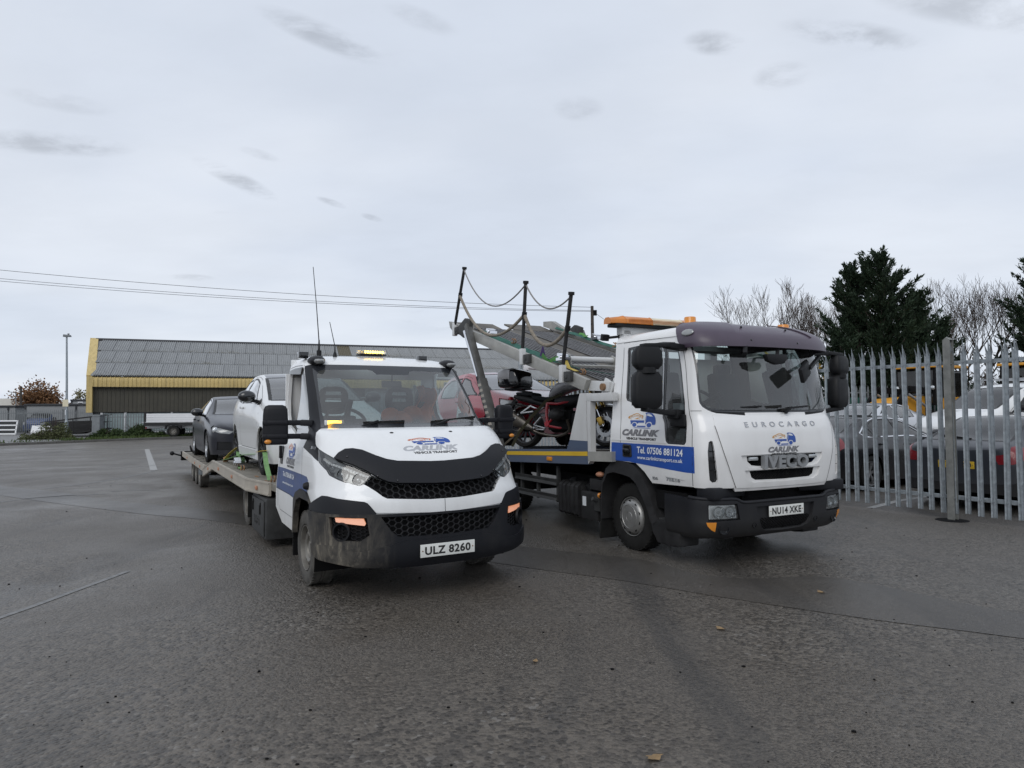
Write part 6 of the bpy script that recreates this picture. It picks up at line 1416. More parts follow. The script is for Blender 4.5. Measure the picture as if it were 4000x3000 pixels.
    tl = loft([(-.515, 1.20, .15, .05, .45), (-.485, 1.21, .215, .09, .4), (-.34, 1.215, .25, .115, .38), (-.2, 1.215, .245, .115, .38)], 'box_lid_trim', 'tank_grey', 24); tl.parent = tb
    MB().box((-.522, 0, 1.15), (.02, .12, .07)).build('box_latch', 'tank_grey', tb, 40, .008); MB().box((-.2, 0, .985), (.42, .22, .03)).bar((.02, -.1, .93), (-.3, -.1, .975), .025).bar((.02, .1, .93), (-.3, .1, .975), .025).build('luggage_rack', 'black_plastic', T)
    MB().tube([(wb - .34, -.38, 1.03), (wb - .30, -.2, 1.06), (wb - .29, 0, 1.04), (wb - .30, .2, 1.06), (wb - .34, .38, 1.03)], .014, 8).build('handlebar', 'black_plastic', T, 50)
    MB().sphere((wb - .13, 0, .88), (.09, .1, .1), 14, 10).build('headlight', 'gloss_black', T, 40); MB().cyl((1.05, 0, .5), (1.2, 0, .3), .09).box((1.05, 0, .42), (.1, .3, .2)).build('oil_cooler', 'black_plastic', T)
    MB().bar((.7, .15, .3), (.62, .25, .03), .03).build('side_stand', 'chassis_black', T)
    return T
BIKE = make_bike()
# ================================================================== straps
def strap(pts, w, mat, label, group, frame, up=(0, 0, 1), hooks=(), extra=()):
    P = [Vector(p) for p in pts]; m = MB(); vs = []
    for i in range(len(P)):
        d = (P[min(i + 1, len(P) - 1)] - P[max(i - 1, 0)]).normalized(); x = d.cross(Vector(up)).normalized() * w / 2; y = x.cross(d).normalized() * .003
        vs += [P[i] + x + y, P[i] - x + y, P[i] - x - y, P[i] + x - y]
    n = len(P); fs = [(4 * i + k, 4 * i + (k + 1) % 4, 4 * i + 4 + (k + 1) % 4, 4 * i + 4 + k) for i in range(n - 1) for k in range(4)] + [(0, 1, 2, 3), (4 * n - 1, 4 * n - 2, 4 * n - 3, 4 * n - 4)]
    T = empty('ratchet_strap', frame[0], frame[1], label, 'strap', group); m.add(vs, fs).build('webbing', mat, T)
    for c in hooks:
        c = Vector(c); MB().tube(catmull([c + Vector((0, 0, .05)), c + Vector((.05, 0, .02)), c + Vector((.03, 0, -.02)), c + Vector((-.03, 0, -.01))], 4), .01, 6).tube(catmull([c + Vector((0, .04, .05)), c + Vector((.05, .04, .02)), c + Vector((.03, .04, -.02)), c + Vector((-.03, .04, -.01))], 4), .01, 6).build('hook', 'rust', T, 40)
    for c, s in extra:
        c = Vector(c); k = s; MB().box(c, (.16 * k, .09 * k, .03 * k)).box(c + Vector((0, 0, .035 * k)), (.1 * k, .1 * k, .03 * k), (0, .3, 0)).cyl(c + Vector((.02, -.06 * k, .02)), c + Vector((.02, .06 * k, .02)), .018 * k).build('ratchet', 'chrome' if k > 1.2 else 'toolbox_grey', T, 40)
    return T
DF = (D_LOC, D_RZ); G = 'straps tying down the white hatchback'
strap([(-5.55, -.80, 1.02), (-5.40, -.84, .98), (-5.1, -.87, .89), (-4.7, -.92, .83), (-4.25, -.96, .80)], .055, 'green_strap', 'short green strap with a black ratchet by the hatchback rear wheel', G, DF, extra=[((-4.55, -.93, .85), 1.5)], hooks=[(-4.2, -.96, .80)])
strap([(-6.3, -.95, .81), (-5.9, -.95, .84), (-5.2, -.9, .93), (-4.4, -.86, 1.0), (-3.7, -.84, 1.04)], .06, 'green_strap', 'long green strap running along the hatchback sill towards the tail', G, DF, hooks=[(-6.3, -.95, .8)])
strap([(-6.25, -.93, .82), (-5.95, -.9, .93), (-5.62, -.82, 1.05)], .055, 'yellow_strap', 'short yellow wheel strap behind the hatchback rear wheel', G, DF, hooks=[(-6.3, -.93, .81)])
strap([(-2.2, -.90, .80), (-2.45, -.90, .96), (-2.75, -.87, 1.12)], .06, 'green_strap', 'upright green strap behind the front truck cab', G, DF, hooks=[(-2.15, -.9, .8)])
strap([(-2.72, -.88, 1.14), (-3.0, -.86, 1.12), (-3.35, -.85, 1.09)], .065, 'yellow_strap', 'yellow strap at the hatchback front wheel', G, DF)
EF = (E_LOC, E_RZ)
strap([(-3.05, -.96, 1.08), (-3.0, -.86, 1.3), (-2.93, -.7, 1.52), (-2.75, -.5, 1.80), (-2.6, -.3, 1.9)], .045, 'olive_strap', 'olive strap holding the motorcycle over its seat', 'straps on the motorcycle', EF, up=(1, 0, 0))
strap([(-3.35, -1.02, 1.04), (-3.2, -.9, 1.2), (-3.1, -.78, 1.36)], .03, 'rope', 'thin grey strap hooked to the motorcycle rear wheel', 'straps on the motorcycle', EF, up=(1, 0, 0), extra=[((-3.15, -.84, 1.29), .8)])
zd = lambda x: 2.034 + .2805 * (-.708 - x)
rng = random.Random(5)
def deckline(x0, x1, y, n, h=.03): return [(x0 + (x1 - x0) * i / n, y + .02 * math.sin(i * 1.7), zd(x0 + (x1 - x0) * i / n) + h + .012 * math.sin(i * 2.3)) for i in range(n + 1)]
strap(deckline(-4.05, -2.0, -.99, 10, .02), .075, 'teal_strap', 'teal strap along the near edge of the raised deck', 'straps lying on the raised deck', EF, extra=[((-3.75, -.98, zd(-3.75) + .06), 1.3)], hooks=[(-2.95, -1.0, zd(-2.95) + .06)], up=(.27, -.9, .96))
strap(deckline(-1.85, -1.55, -.98, 3) + [(-1.3, -.85, zd(-1.3) + .02), (-1.0, -.6, zd(-1.0) + .02), (-.85, -.3, zd(-.85) + .02), (-.8, .1, zd(-.8) + .03), (-.8, .5, zd(-.8) + .03)], .07, 'teal_strap', 'teal strap curving across the front of the raised deck', 'straps lying on the raised deck', EF, extra=[((-.95, .15, zd(-.95) + .05), 1.0)])
strap([(-2.05, -1.0, zd(-2.05) + .02), (-2.0, -1.0, zd(-2.0) + .16), (-1.95, -1.0, zd(-1.95) + .02)], .07, 'purple_strap', 'short purple loop of strap on the deck edge', 'straps lying on the raised deck', EF, up=(0, 1, 0))
strap([(-1.98, -1.02, zd(-1.98) + .06), (-1.85, -1.0, zd(-1.85) - .02), (-1.7, -1.0, zd(-1.7) + .05), (-1.6, -.98, zd(-1.6) + .09)], .06, 'lime_strap', 'lime green strap end beside the ratchet on the deck', 'straps lying on the raised deck', EF, extra=[((-1.5, -.96, zd(-1.5) + .1), 1.3)], up=(0, 1, 0))
strap([(-1.42, -.98, zd(-1.42) + .1), (-1.3, -1.0, zd(-1.3) + .02), (-1.1, -1.0, zd(-1.1) + .02)], .06, 'yellow_strap', 'yellow labelled strap hanging beside the deck post', 'straps lying on the raised deck', EF, hooks=[(-1.0, -1.0, zd(-1.0) + .02)])
strap(deckline(-4.9, -2.9, .98, 9, .05), .06, 'teal_strap', 'dark teal strap along the far edge of the raised deck', 'straps lying on the raised deck', EF, extra=[((-3.5, .98, zd(-3.5) + .1), 1.4)], hooks=[(-3.0, .98, zd(-3) + .07)], up=(.27, -.9, .96))
strap(deckline(-4.1, -3.8, 1.0, 3, .08), .05, 'lime_strap', 'lime strap end on the far edge of the raised deck', 'straps lying on the raised deck', EF, up=(.27, -.9, .96))
# ================================================================== galvanised palisade fence on the right
def pale_mesh():
    m = MB(); w = .040; t = .004
    pr = [(-w, 0), (-w * .62, .014), (-w * .34, .014), (-w * .16, .004), (w * .16, .004), (w * .34, .014), (w * .62, .014), (w, 0)]
    m.prism(pr + [(x, y + t) for x, y in reversed(pr)], 'Z', .10, 2.44)
    for a, b, tip, lean, h in ((-1, -.4, -.8, .05, .12), (-.36, .36, 0, .02, .2), (.4, 1, .8, .05, .12)):
        m.add([(a * w, 0, 2.44), (b * w, .006, 2.44), (tip * w * 1.1, -lean, 2.44 + h), (a * w, .005, 2.44), (b * w, .012, 2.44), (tip * w * 1.1 + .004, -lean, 2.44 + h)], [(0, 1, 2), (5, 4, 3), (0, 2, 5, 3), (1, 4, 5, 2), (0, 3, 4, 1)])
    for z in (.33, 2.31): m.box((0, .0, z), (.018, .03, .018))
    return m.mesh('pale', 'galv')
pm = pale_mesh()
def fence_pt(t, off=0): return (FP0[0] + FD[0] * t - FN[0] * off, FP0[1] + FD[1] * t - FN[1] * off, 0)
FRZ = math.atan2(FD[1], FD[0])   # local x along the fence; local +y points to the yard? (rotated so that +y = away from the road)
fence = empty('palisade_fence', fence_pt(0), FRZ, 'tall galvanised steel palisade fence with pointed pales behind the lorry', 'fence')
# local axes: x along FD, y = 90 deg left of it = (-FD.y, FD.x) which points towards the road
for i in range(-6, 160):
    o = link('pale', pm, fence); o.location = (i * .169 + .03, -.0, rng.uniform(-.012, .012)); o.rotation_euler = (rng.uniform(-.008, .008), rng.uniform(-.01, .01), PI + rng.uniform(-.05, .05))
for z in (.33, 2.31):
    for k in range(-1, 10): MB().box((k * 2.87 + .9 + 1.43, -.028, z), (2.85, .006, .055)).box((k * 2.87 + .9 + 1.43, -.05, z + .025), (2.85, .04, .006)).build('rail', 'galv', fence)
for k in range(-1, 11):
    x = k * 2.87 + .9; MB().box((x, .03, 1.32), (.012, .10, 2.66)).box((x, .08, 1.32), (.10, .008, 2.66)).box((x, -.02, 1.32), (.10, .008, 2.66)).prism([(x - .05, 2.65), (x + .05, 2.65), (x, 2.69)], 'Y', -.02, .08).build('post', 'post_grey', fence)
    if k in (0, 1): MB().lathe([(.22, .003), (.17, .01), (0, .012)], (x, .06, 0), 'Z', 18).build('post_footing', 'chassis_black', fence)
# ================================================================== vehicles in the yard behind the fence
H1 = math.atan2(.515, .857)
RINGS = None
DARK, _s = make_car('saloon_car', (7.95, 15.3, zg(7.95, 15.3) * .6), H1, 'black saloon with chrome window trim parked side-on behind the palisade fence', 'car', 'cars parked in the yard', SALOON, 'dark_grey_paint', 1.405, -1.405, .325,
    [[(.62,.965),(.05,1.255),(-.35,1.325),(-.38,.985)], [(-.43,.985),(-.41,1.325),(-.85,1.32),(-1.18,1.22),(-1.12,1.0)], [(-1.2,1.0),(-1.24,1.2),(-1.5,1.08),(-1.45,1.02)]],
    SCREEN(5.12, 7.0), SCREEN(9.3, 11.0, 1.85, 1.8), head=[SAL_HEAD], tail=[[(2.6,11.6),(3.7,11.5),(3.9,12.9),(3.0,12.9)]], dmirror=(.62, 1.0, 'gloss_black'), scale=1.07, tw=.23,
    doors=[[(.9,.88),(.62,1.0),(.05,1.29),(-.38,1.36),(-.41,.95),(-.40,.4),(-.35,.3),(.85,.3),(.9,.5)], [(-.41,.95),(-.40,1.36),(-.85,1.35),(-1.4,1.18),(-1.2,.95),(-1.0,.6),(-.9,.35),(-.40,.3)]], handles=[(-.22,.84),(-1.08,.86)], chrome=[(.66,.962),(.05,1.27),(-.4,1.342),(-.88,1.335),(-1.25,1.23),(-1.56,1.07),(-1.5,1.0)])
FAST = [(r[0], r[1], r[2] + (.06 if i in (9, 10) else .05 if i == 11 else 0), *r[3:]) for i, r in enumerate(SALOON)]
GREY, gs = make_car('hatchback_car', (9.33, 12.42, 0), H1, 'grey fastback car seen from behind through the fence, with four-ring badge and yellow plate', 'car', 'cars parked in the yard', FAST, 'mid_grey_paint', 1.405, -1.405, .33,
    [[(.62,.965),(.05,1.255),(-.35,1.325),(-.38,.985)], [(-.43,.985),(-.41,1.325),(-.85,1.32),(-1.38,1.2),(-1.35,1.02)]],
    SCREEN(5.12, 7.0), SCREEN(8.6, 11.35, 1.9, 1.85), head=[SAL_HEAD], tail=[[(2.35,12.2),(2.7,11.5),(3.5,11.4),(3.75,12.2),(3.7,13.35),(2.9,13.4)]], dmirror=(.62, 1.0, 'mid_grey_paint'), scale=1.05,
    doors=[[(.9,.88),(.62,1.0),(.05,1.29),(-.38,1.36),(-.41,.95),(-.40,.4),(-.35,.3),(.85,.3),(.9,.5)]], rear_low=[(4.7,12.3),(6.1,12.3),(6.1,14),(-6.1,14),(-6.1,12.3),(-4.7,12.3),(-5.2,13.99),(5.2,13.99)])
number_plate(GREY, (-2.42, 0, .70), PI, 'p3', False)
m = MB()
for i in range(4): y = (.066 * (i - 1.5)); m.tube([(-2.40, y + .044 * math.cos(a), .865 + .044 * math.sin(a)) for a in np.linspace(0, 2 * PI, 21)[:-1]], .006, 6, closed=True)
props(m.build('ring_badge', 'chrome', GREY, 50), kind='stuff'); MB().bar((-2.05, -.05, 1.085), (-1.9, .42, 1.125), .03, .02).build('rear_wiper', 'black_plastic', GREY)
p, _n = on(gs, 0, 8.2, .03); MB().prism([(0, 0), (-.16, 0), (-.14, .05)], 'Y', -.02, .02).build('roof_aerial', 'mid_grey_paint', GREY).location = p
VANT, vs_ = make_car('panel_van', (12.28, 16.75, zg(12.28, 16.75)), R(190), 'white panel van with roof rack facing the fence behind the grey fastback', 'van', None, VAN, 'white_paint_car', 1.5, -1.4, .33,
    [[(1.1,1.18),(.55,1.66),(.12,1.74),(.08,1.16)]], SCREEN(5.15, 7.15, 1.95, 1.9), None, head=[[(2.2,1.4),(3.3,1.5),(3.7,2.2),(3.2,3.5),(2.3,3.0)]], dmirror=(.95, 1.28, 'black_plastic'), scale=.95,
    grille=[(-3.3,0),(-3.3,1.3),(-4.3,1.2),(-4.3,0),(4.3,0),(4.3,1.2),(3.3,1.3),(3.3,0)], doors=[[(1.3,1.1),(.6,1.72),(.05,1.80),(.0,1.1),(.0,.35),(1.0,.35),(1.15,.7)]], front_low=[(4.5,0),(4.5,2.6),(6.1,2.6),(6.1,0),(-6.1,0),(-6.1,2.6),(-4.5,2.6),(-4.5,0)], sill=[(1.0,.5),(-.9,.5),(-.9,.4),(1.0,.4)])
rk = MB()
for x in (.3, -.5, -1.3): rk.bar((x, -.8, 2.04), (x, .8, 2.04), .04, .03).box((x, -.74, 1.98), (.05, .03, .12)).box((x, .74, 1.98), (.05, .03, .12))
for y in (-.8, .8): rk.bar((.4, y, 2.05), (-1.6, y, 2.05), .04, .03)
rk.build('roof_rack', 'alu', VANT)
SILV, _s = make_car('saloon_car', (9.95, 19.6, zg(9.95, 19.6)), R(212), 'silver saloon facing left behind the black saloon in the yard', 'car', 'cars parked in the yard', SALOON, 'silver_paint', 1.405, -1.405, .32,
    [[(.62,.965),(.05,1.255),(-.35,1.325),(-.38,.985)], [(-.43,.985),(-.41,1.325),(-.85,1.32),(-1.25,1.19),(-1.2,1.01)]], SCREEN(5.12, 7.0), SCREEN(9.3, 11.0, 1.85, 1.8), head=[SAL_HEAD], tail=[[(2.6,11.9),(3.6,11.8),(3.8,12.9),(3.0,12.9)]], dmirror=(.62, 1.0, 'silver_paint'), glassm='side_glass')
def make_loader():
    T = empty('backhoe_loader', (15.6, 26.2, .4), R(205), 'yellow backhoe loader with black arms nose-on beside the conifers', 'digger', 'diggers parked at the back of the yard')
    MB().prism([(.4, .75), (2.2, .75), (2.35, 1.0), (2.3, 1.45), (1.9, 1.6), (.4, 1.7)], 'Y', -.45, .45).build('bonnet', 'yellow_machine', T, 40, .04)
    MB().box((0, 0, .8), (3.6, .8, .35)).build('chassis', 'chassis_black', T); MB().box((2.36, 0, 1.2), (.04, .7, .45)).build('radiator_grille', 'gloss_black', T)
    for s in (-1, 1):
        wheel(T, (1.7, s * .85, .56), .56, .4, .3, 'steel', s, 'dusty_tyre'); wheel(T, (-1.0, s * .9, .82), .82, .5, .45, 'steel', s, 'dusty_tyre')
        MB().prism([(-1.8, 1.5), (-.2, 1.5), (-.05, 1.2), (-.2, 1.62), (-1.7, 1.68)], 'Y', s * .62, s * 1.15).build('mudguard', 'yellow_machine', T)
        MB().bar((-.1, s * .62, 1.85), (1.6, s * .62, 1.95), .1, .22).bar((1.6, s * .62, 1.98), (2.7, s * .62, .75), .1, .2).build('loader_arm', 'chassis_black', T); MB().cyl((.6, s * .62, 1.3), (1.7, s * .62, 1.8), .05).build('loader_ram', 'alu', T)
        MB().sphere((.35, s * .7, 2.0), (.06, .09, .09), 10, 8).build('work_lamp', 'clear_lamp', T)
    MB().prism([(2.55, .3), (3.3, .25), (3.35, .32), (2.75, .5), (2.7, 1.0), (2.55, 1.05)], 'Y', -1.1, 1.1).build('front_bucket', 'worn_deck', T)
    c = MB()
    for x, y in ((.3, -.75), (.3, .75), (-1.5, -.75), (-1.5, .75), (-.6, -.78), (-.6, .78)): c.bar((x, y, 1.35), (x - (.06 if x > 0 else -.06), y * .93, 2.75), .09)
    c.box((-.6, 0, 1.45), (1.8, 1.5, .2)); c.build('cab_frame', 'chassis_black', T)
    for a, b, d in (((.3, 0, 2.05), (.01, 1.4, 1.2), 0), ((-1.5, 0, 2.05), (.01, 1.4, 1.2), 0), ((-.6, -.74, 2.05), (1.7, .01, 1.2), 0), ((-.6, .74, 2.05), (1.7, .01, 1.2), 0)): MB().box(a, b).build('cab_glass', 'dark_glass', T)
    MB().box((-.6, 0, 2.80), (2.1, 1.6, .10)).build('cab_roof', 'yellow_machine', T, 40, .03); MB().cyl((-.9, .3, 2.85), (-.9, .3, 3.0), .06).build('beacon', 'amber_lens', T, 40)
    MB().box((-.8, 0, 1.7), (.5, .5, .2)).box((-1.0, 0, 2.0), (.12, .5, .6)).build('seat', 'seat_fabric', T); V, F, _ = TX['jcb']
    MB().add([(1.9 - .55 * v[0], .455, 1.15 + .2 * v[1]) for v in V], F).build('lettering', 'print_white', T); MB().add([(1.35 + .55 * v[0], -.455, 1.15 + .2 * v[1]) for v in V], F).build('lettering', 'print_white', T)
    MB().bar((-1.7, 0, .8), (-2.3, 0, 2.6), .22, .2).bar((-2.3, 0, 2.6), (-2.9, 0, 1.0), .18, .18).build('backhoe_arm', 'yellow_machine', T); MB().cyl((1.2, .2, 1.6), (1.2, .2, 2.35), .04).build('exhaust_stack', 'chassis_black', T, 40)
    return T
LOADER = make_loader()
o = copy_tree(LOADER); o.location = (18.5, 24.6, .4); o.rotation_euler = (0, 0, R(215)); props(o, 'second yellow backhoe loader behind the white van at the right edge', 'digger', 'diggers parked at the back of the yard')
# far fence with green sheeting
gf = empty('palisade_fence', (12.6, 28.6, .4), R(-4), 'old palisade fence with green sheeting at the back of the yard', 'fence'); m = MB()
for i in range(64): m.prism([(i * .155 - .035, .1), (i * .155 + .035, .1), (i * .155 + .035, 2.05), (i * .155, 2.2), (i * .155 - .035, 2.05)], 'Y', -.005, .005)
props(m.build('pale_row', 'galv_far', gf), kind='stuff'); m = MB()
for z in (.4, 1.9): MB().box((4.9, .03, z), (10, .03, .05)).build('rail', 'galv_far', gf)
for k in range(5): MB().prism([(k * 2. - .05, .1), (k * 2. + 1.92, .1), (k * 2. + 1.92, 1.7), (k * 2. - .05, 1.7)], 'Y', .05, .06).build('sheet', 'green_panel', gf)
# ================================================================== trees
def cards(P, D, L, Wd, rng_, name, mat, parent=None, bend=0):
    """one leaf-sized quad per point, lying along D"""
    n = len(P); rr = rng_.normal(size=(n, 3)); S = np.cross(D, rr); S /= np.maximum(np.linalg.norm(S, axis=1, keepdims=True), 1e-6)
    L = np.broadcast_to(np.asarray(L), (n,))[:, None]; Wd = np.broadcast_to(np.asarray(Wd), (n,))[:, None]
    a = P - S * Wd * .3; b = P + S * Wd * .3; c = P + D * L * .55 + S * Wd * .5; e = P + D * L; d = P + D * L * .55 - S * Wd * .5
    V = np.stack([a, b, c, e, d], 1).reshape(-1, 3); me = bpy.data.meshes.new(name); me.vertices.add(5 * n); me.vertices.foreach_set('co', V.ravel())
    me.loops.add(5 * n); me.polygons.add(n); me.loops.foreach_set('vertex_index', np.arange(5 * n)); me.polygons.foreach_set('loop_start', np.arange(n) * 5)
    me.update(calc_edges=True); me.validate(); me.materials.append(M[mat]); return link(name, me, parent)
def unit(v): return v / np.maximum(np.linalg.norm(v, axis=-1, keepdims=True), 1e-9)
def conifer(loc, stems, label, seed, group=None):
    rg_ = np.random.default_rng(seed); T = empty('conifer_tree', loc, 0, label, 'tree', group); P = []; D = []; L = []; W_ = []; tr = MB(); up = np.array([0, 0, 1.])
    for sx, sy, h, rad, nb in stems:
        lean = rg_.normal(size=2) * .04 * h; top = np.array([sx + lean[0], sy + lean[1], h]); base = np.array([sx * .5, sy * .5, 0.])
        tr.tube([tuple(base), tuple((base + top) / 2), tuple(top)], [.2, .1, .02], 7)
        for i in range(nb):
            f = .07 + .93 * (i + rg_.random()) / nb; o = base + (top - base) * f; ang = rg_.random() * 2 * PI
            ln = rad * ((1 - f) ** .75 * .95 + .10) * rg_.choice([.55, .7, .85, 1.0, 1.2, 1.45]); el = R(24 + 26 * f + rg_.normal() * 8)
            d = np.array([math.cos(ang) * math.cos(el), math.sin(ang) * math.cos(el), math.sin(el)]); side = unit(np.cross(d, up))
            # main limb with side sprays, all feathering to points
            for j in range(int(5 + 6 * ln)):
                t0 = rg_.random() ** .8; s0 = o + d * t0 * ln + up * .16 * ln * t0 ** 2; sl = (.22 + .5 * (1 - t0)) * rg_.uniform(.6, 1.2) * min(1, ln * .6)
                sd = unit(d * rg_.uniform(.7, 1.2) + side * rg_.choice([-1, 1]) * rg_.uniform(.1, .9) + up * rg_.uniform(.05, .5)); k = int(9 + 16 * sl)
                t = rg_.random(k); Q = s0 + sd * (t * sl)[:, None] + rg_.normal(size=(k, 3)) * (.035 + .03 * (1 - t)[:, None]); P.append(Q); D.append(unit(sd + rg_.normal(size=(k, 3)) * .38 + up * .1)); L.append(rg_.uniform(.10, .22, k)); W_.append(rg_.uniform(.03, .06, k))
            k = int(22 * ln) + 8; t = .35 + .65 * rg_.random(k); Q = o + d * (t * ln * 1.06)[:, None] + up * (.16 * ln * t ** 2)[:, None] + rg_.normal(size=(k, 3)) * (.07 * (1.1 - t)[:, None] + .012); P.append(Q); D.append(unit(d + up * .3 + rg_.normal(size=(k, 3)) * .25)); L.append(rg_.uniform(.12, .26, k)); W_.append(rg_.uniform(.03, .055, k))
            tr.bar(tuple(o), tuple(o + d * ln * .8 + up * .1 * ln), .03)
    tr.build('trunk', 'trunk_bark', T); cards(np.concatenate(P), np.concatenate(D), np.concatenate(L), np.concatenate(W_), rg_, 'crown', 'conifer_green', T); return T
conifer((16.4, 30.5, .2), [(.2, 0, 8.15, 2.75, 170), (-1.0, .3, 7.75, 2.4, 120), (2.0, .1, 6.5, 2.1, 120), (-1.9, -.3, 4.6, 1.9, 80), (2.4, -.5, 5.1, 1.7, 80)], 'big dark evergreen conifer with several pointed tops behind the fence', 4)
conifer((24.6, 30.2, .2), [(0, 0, 8.6, 2.9, 170), (-1.4, .2, 6.6, 2.2, 120), (1.6, 0, 7.0, 2.4, 60)], 'dark evergreen conifer cut off by the right edge of the picture', 9)
def bare(seed, h=5.5, spread=.5, mat='twig_bark', nm='bare_tree', depth=7, r0=.085, first=.22):
    rg_ = random.Random(seed); mb = MB()
    def grow(p, d, ln, r, k):
        segs = 2; pts = [p]; dd = d.copy()
        for i in range(segs):
            dd = (dd + Vector((rg_.gauss(0, .13), rg_.gauss(0, .13), rg_.gauss(.04, .08)))).normalized(); pts.append(pts[-1] + dd * ln / segs)
        rr = [r, r * .85, r * .68]
        mb.tube(pts, rr, 5 if k > 3 else 3, cap=False)
        if k == 0: return
        for i in range(rg_.choice((2, 3, 3)) if k > 1 else 2):
            q = pts[-1] if i == 0 else pts[rg_.choice((1, 2, 2))]; ax = Vector((rg_.gauss(0, 1), rg_.gauss(0, 1), rg_.gauss(.25, .5))).normalized()
            nd = (dd * (1 - spread * (.5 + .5 * rg_.random())) + ax * spread + Vector((0, 0, .22))).normalized(); grow(q, nd, ln * rg_.uniform(.7, .88), max(r * .60, .0055), k - 1)
    grow(Vector((0, 0, 0)), Vector((0, 0, 1)), h * first, r0, depth); return mb.mesh('branches', mat, fix=False)
bm_ = [bare(s) for s in (1, 2, 3)]; sm_ = [bare(s, 3.2, .6, depth=6, r0=.04, first=.17) for s in (7, 8)]
BL = 'bare trees and scrub behind the yard'
for i, (x, y, s, k, lb) in enumerate(((13.3, 34.5, 1.05, 0, 'leafless tree directly behind the lorry visor, left of the big conifer'), (14.9, 34.8, 1.0, 1, 'leafless tree rising from behind the right side of the lorry visor'), (20.4, 35, .98, 2, 'leafless tree close against the right side of the big conifer'), (21.9, 34.6, 1.05, 0, 'tall leafless tree midway between the two conifers'), (23.9, 35.5, 1.05, 1, 'leafless tree just left of the right-hand conifer'), (11.9, 36, .8, 2, 'smaller leafless tree at the left end of the tree line'))):
    T = empty('bare_tree', (x, y, .3), i * 1.3, lb, 'tree', BL); o = link('trunk', bm_[k], T); o.scale = (s * 1.25, s * 1.25, s * 1.6)
for i in range(16):
    x = 12.2 + i * .95; T = empty('bare_shrub', (x, 33.2 + rng.random() * 1.6, .3), rng.random() * 6, 'twiggy leafless shrub in the scrub along the back of the yard', 'shrub', BL); o = link('branches', sm_[i % 2], T); s = rng.uniform(.9, 1.3); o.scale = (s * 1.3, s * 1.3, s * 1.45)
rgn = np.random.default_rng(8); n = 7500
sp = np.stack([rgn.uniform(10.5, 30, n), rgn.uniform(32.5, 37, n), .3 + 4.2 * rgn.random(n) ** 1.5 * (.75 + .25 * np.sin(rgn.uniform(0, 6, n)))], -1)
props(cards(sp, unit(rgn.normal(size=(n, 3)) + np.array([0, 0, .3])), rgn.uniform(.12, .3, n), rgn.uniform(.04, .1, n), rgn, 'scrub_undergrowth', 'scrub_leaf'), 'brown scrub undergrowth', None, None, 'stuff')
T = empty('shrub', (15.0, 31.4, .3), 0, 'small shrub with yellow autumn leaves between the visor and the conifer', 'shrub'); q = rgn.normal(size=(260, 3)) * np.array([.5, .5, .8]) + np.array([-.35, 0, 3.0])
cards(q, unit(rgn.normal(size=(260, 3))), .14, .08, rgn, 'foliage', 'yellow_leaf', T); link('branches', sm_[0], T)
# ================================================================== industrial building
BA = (-28.1, 46.0, 0); BRZ = R(20); BL_ = 44
bd = empty('industrial_building', BA, BRZ, 'long low industrial shed with grey corrugated roof and yellow ribbed fascia', 'building')
def roofmat(name, base, moss):
    q = NT(name); co = q.coord('Object'); ob = q.n('ShaderNodeObjectInfo'); nz = q.noise(2.2, 6, .65, co); y = q.xyz(co)[1]
    wn = q.noise(5, 5, .7, q.n('ShaderNodeNewGeometry').outputs['Position']); wb = q.noise(.35, 3, .5, q.n('ShaderNodeNewGeometry').outputs['Position'])
    c = q.mix(q.ramp(nz, .3, .7), tuple(v * .85 for v in base), tuple(v * 1.12 for v in base)); c = q.mix(q.math('MULTIPLY', ob.outputs['Random'], .3), c, tuple(v * .78 for v in base))
    f = q.math('MULTIPLY', q.ramp(wn, .46, .6), q.ramp(y, .75, .0, 0, 1)); f = q.math('MULTIPLY', f, q.ramp(wb, .42, .6)); c = q.mix(q.math('MULTIPLY', f, moss), c, (.11, .095, .055))
    q.set(Base_Color=c, Roughness=.75); M[name] = q.m
roofmat('roof_sheet_grey', (.27, .28, .285), .9); simple('roof_sheet_light', (.11, .095, .06), .6)
def cladding(name, c, dirt):
    q = NT(name); co = q.coord(); st = q.noise(1.6, 6, .7, q.coord(sc=(3, 1, .3))); n2 = q.noise(7, 5, .65, co)
    q.set(Base_Color=q.mix(q.math('MULTIPLY', q.math('ADD', q.ramp(st, .42, .72), q.ramp(n2, .5, .8, 0, .5)), dirt), c, (.16, .115, .05)), Roughness=.6); M[name] = q.m
cladding('fascia_yellow', (.60, .46, .19), .4); simple('cladding_brown', (.062, .058, .045), .75, var=.25, vs=2)
yR, zE, zR = 5.6, 4.16, 7.09; sl_ = math.hypot(yR + .3, zR - zE); row = sl_ / 3; ang = math.atan2(zR - zE, yR + .3)
m = MB(); W_ = 1.0; pr = []
for i in range(7):
    x = i * W_ / 6.9
    pr += [(x, 0), (x + .035, .045), (x + .075, .045), (x + .11, 0)]
pr = [p for p in pr if p[0] <= W_ + .03]
vs = [(x, 0, h + .012) for x, h in pr] + [(x, row + .05, h) for x, h in pr] + [(x, 0, h - .0) for x, h in pr]
n = len(pr); m.add(vs, [(i, i + 1, n + i + 1, n + i) for i in range(n - 1)] + [(2 * n + i, 2 * n + i + 1, i + 1, i) for i in range(n - 1)])
sheet = m.mesh('roof_sheet', 'roof_sheet_grey', fix=False); sheet2 = sheet.copy(); sheet2.materials[0] = M['roof_sheet_light']
roof = empty('roof'); roof.parent = bd
for k in range(3):
    for c in range(BL_):
        o = link('roof_sheet', sheet2 if (c in (17,) and k == 2) else sheet, roof); f = row * k
        o.location = (c * W_ - .30 * k + .05, -.3 + f * math.cos(ang), zE + f * math.sin(ang) + .012 * k); o.rotation_euler = (ang, 0, 0)
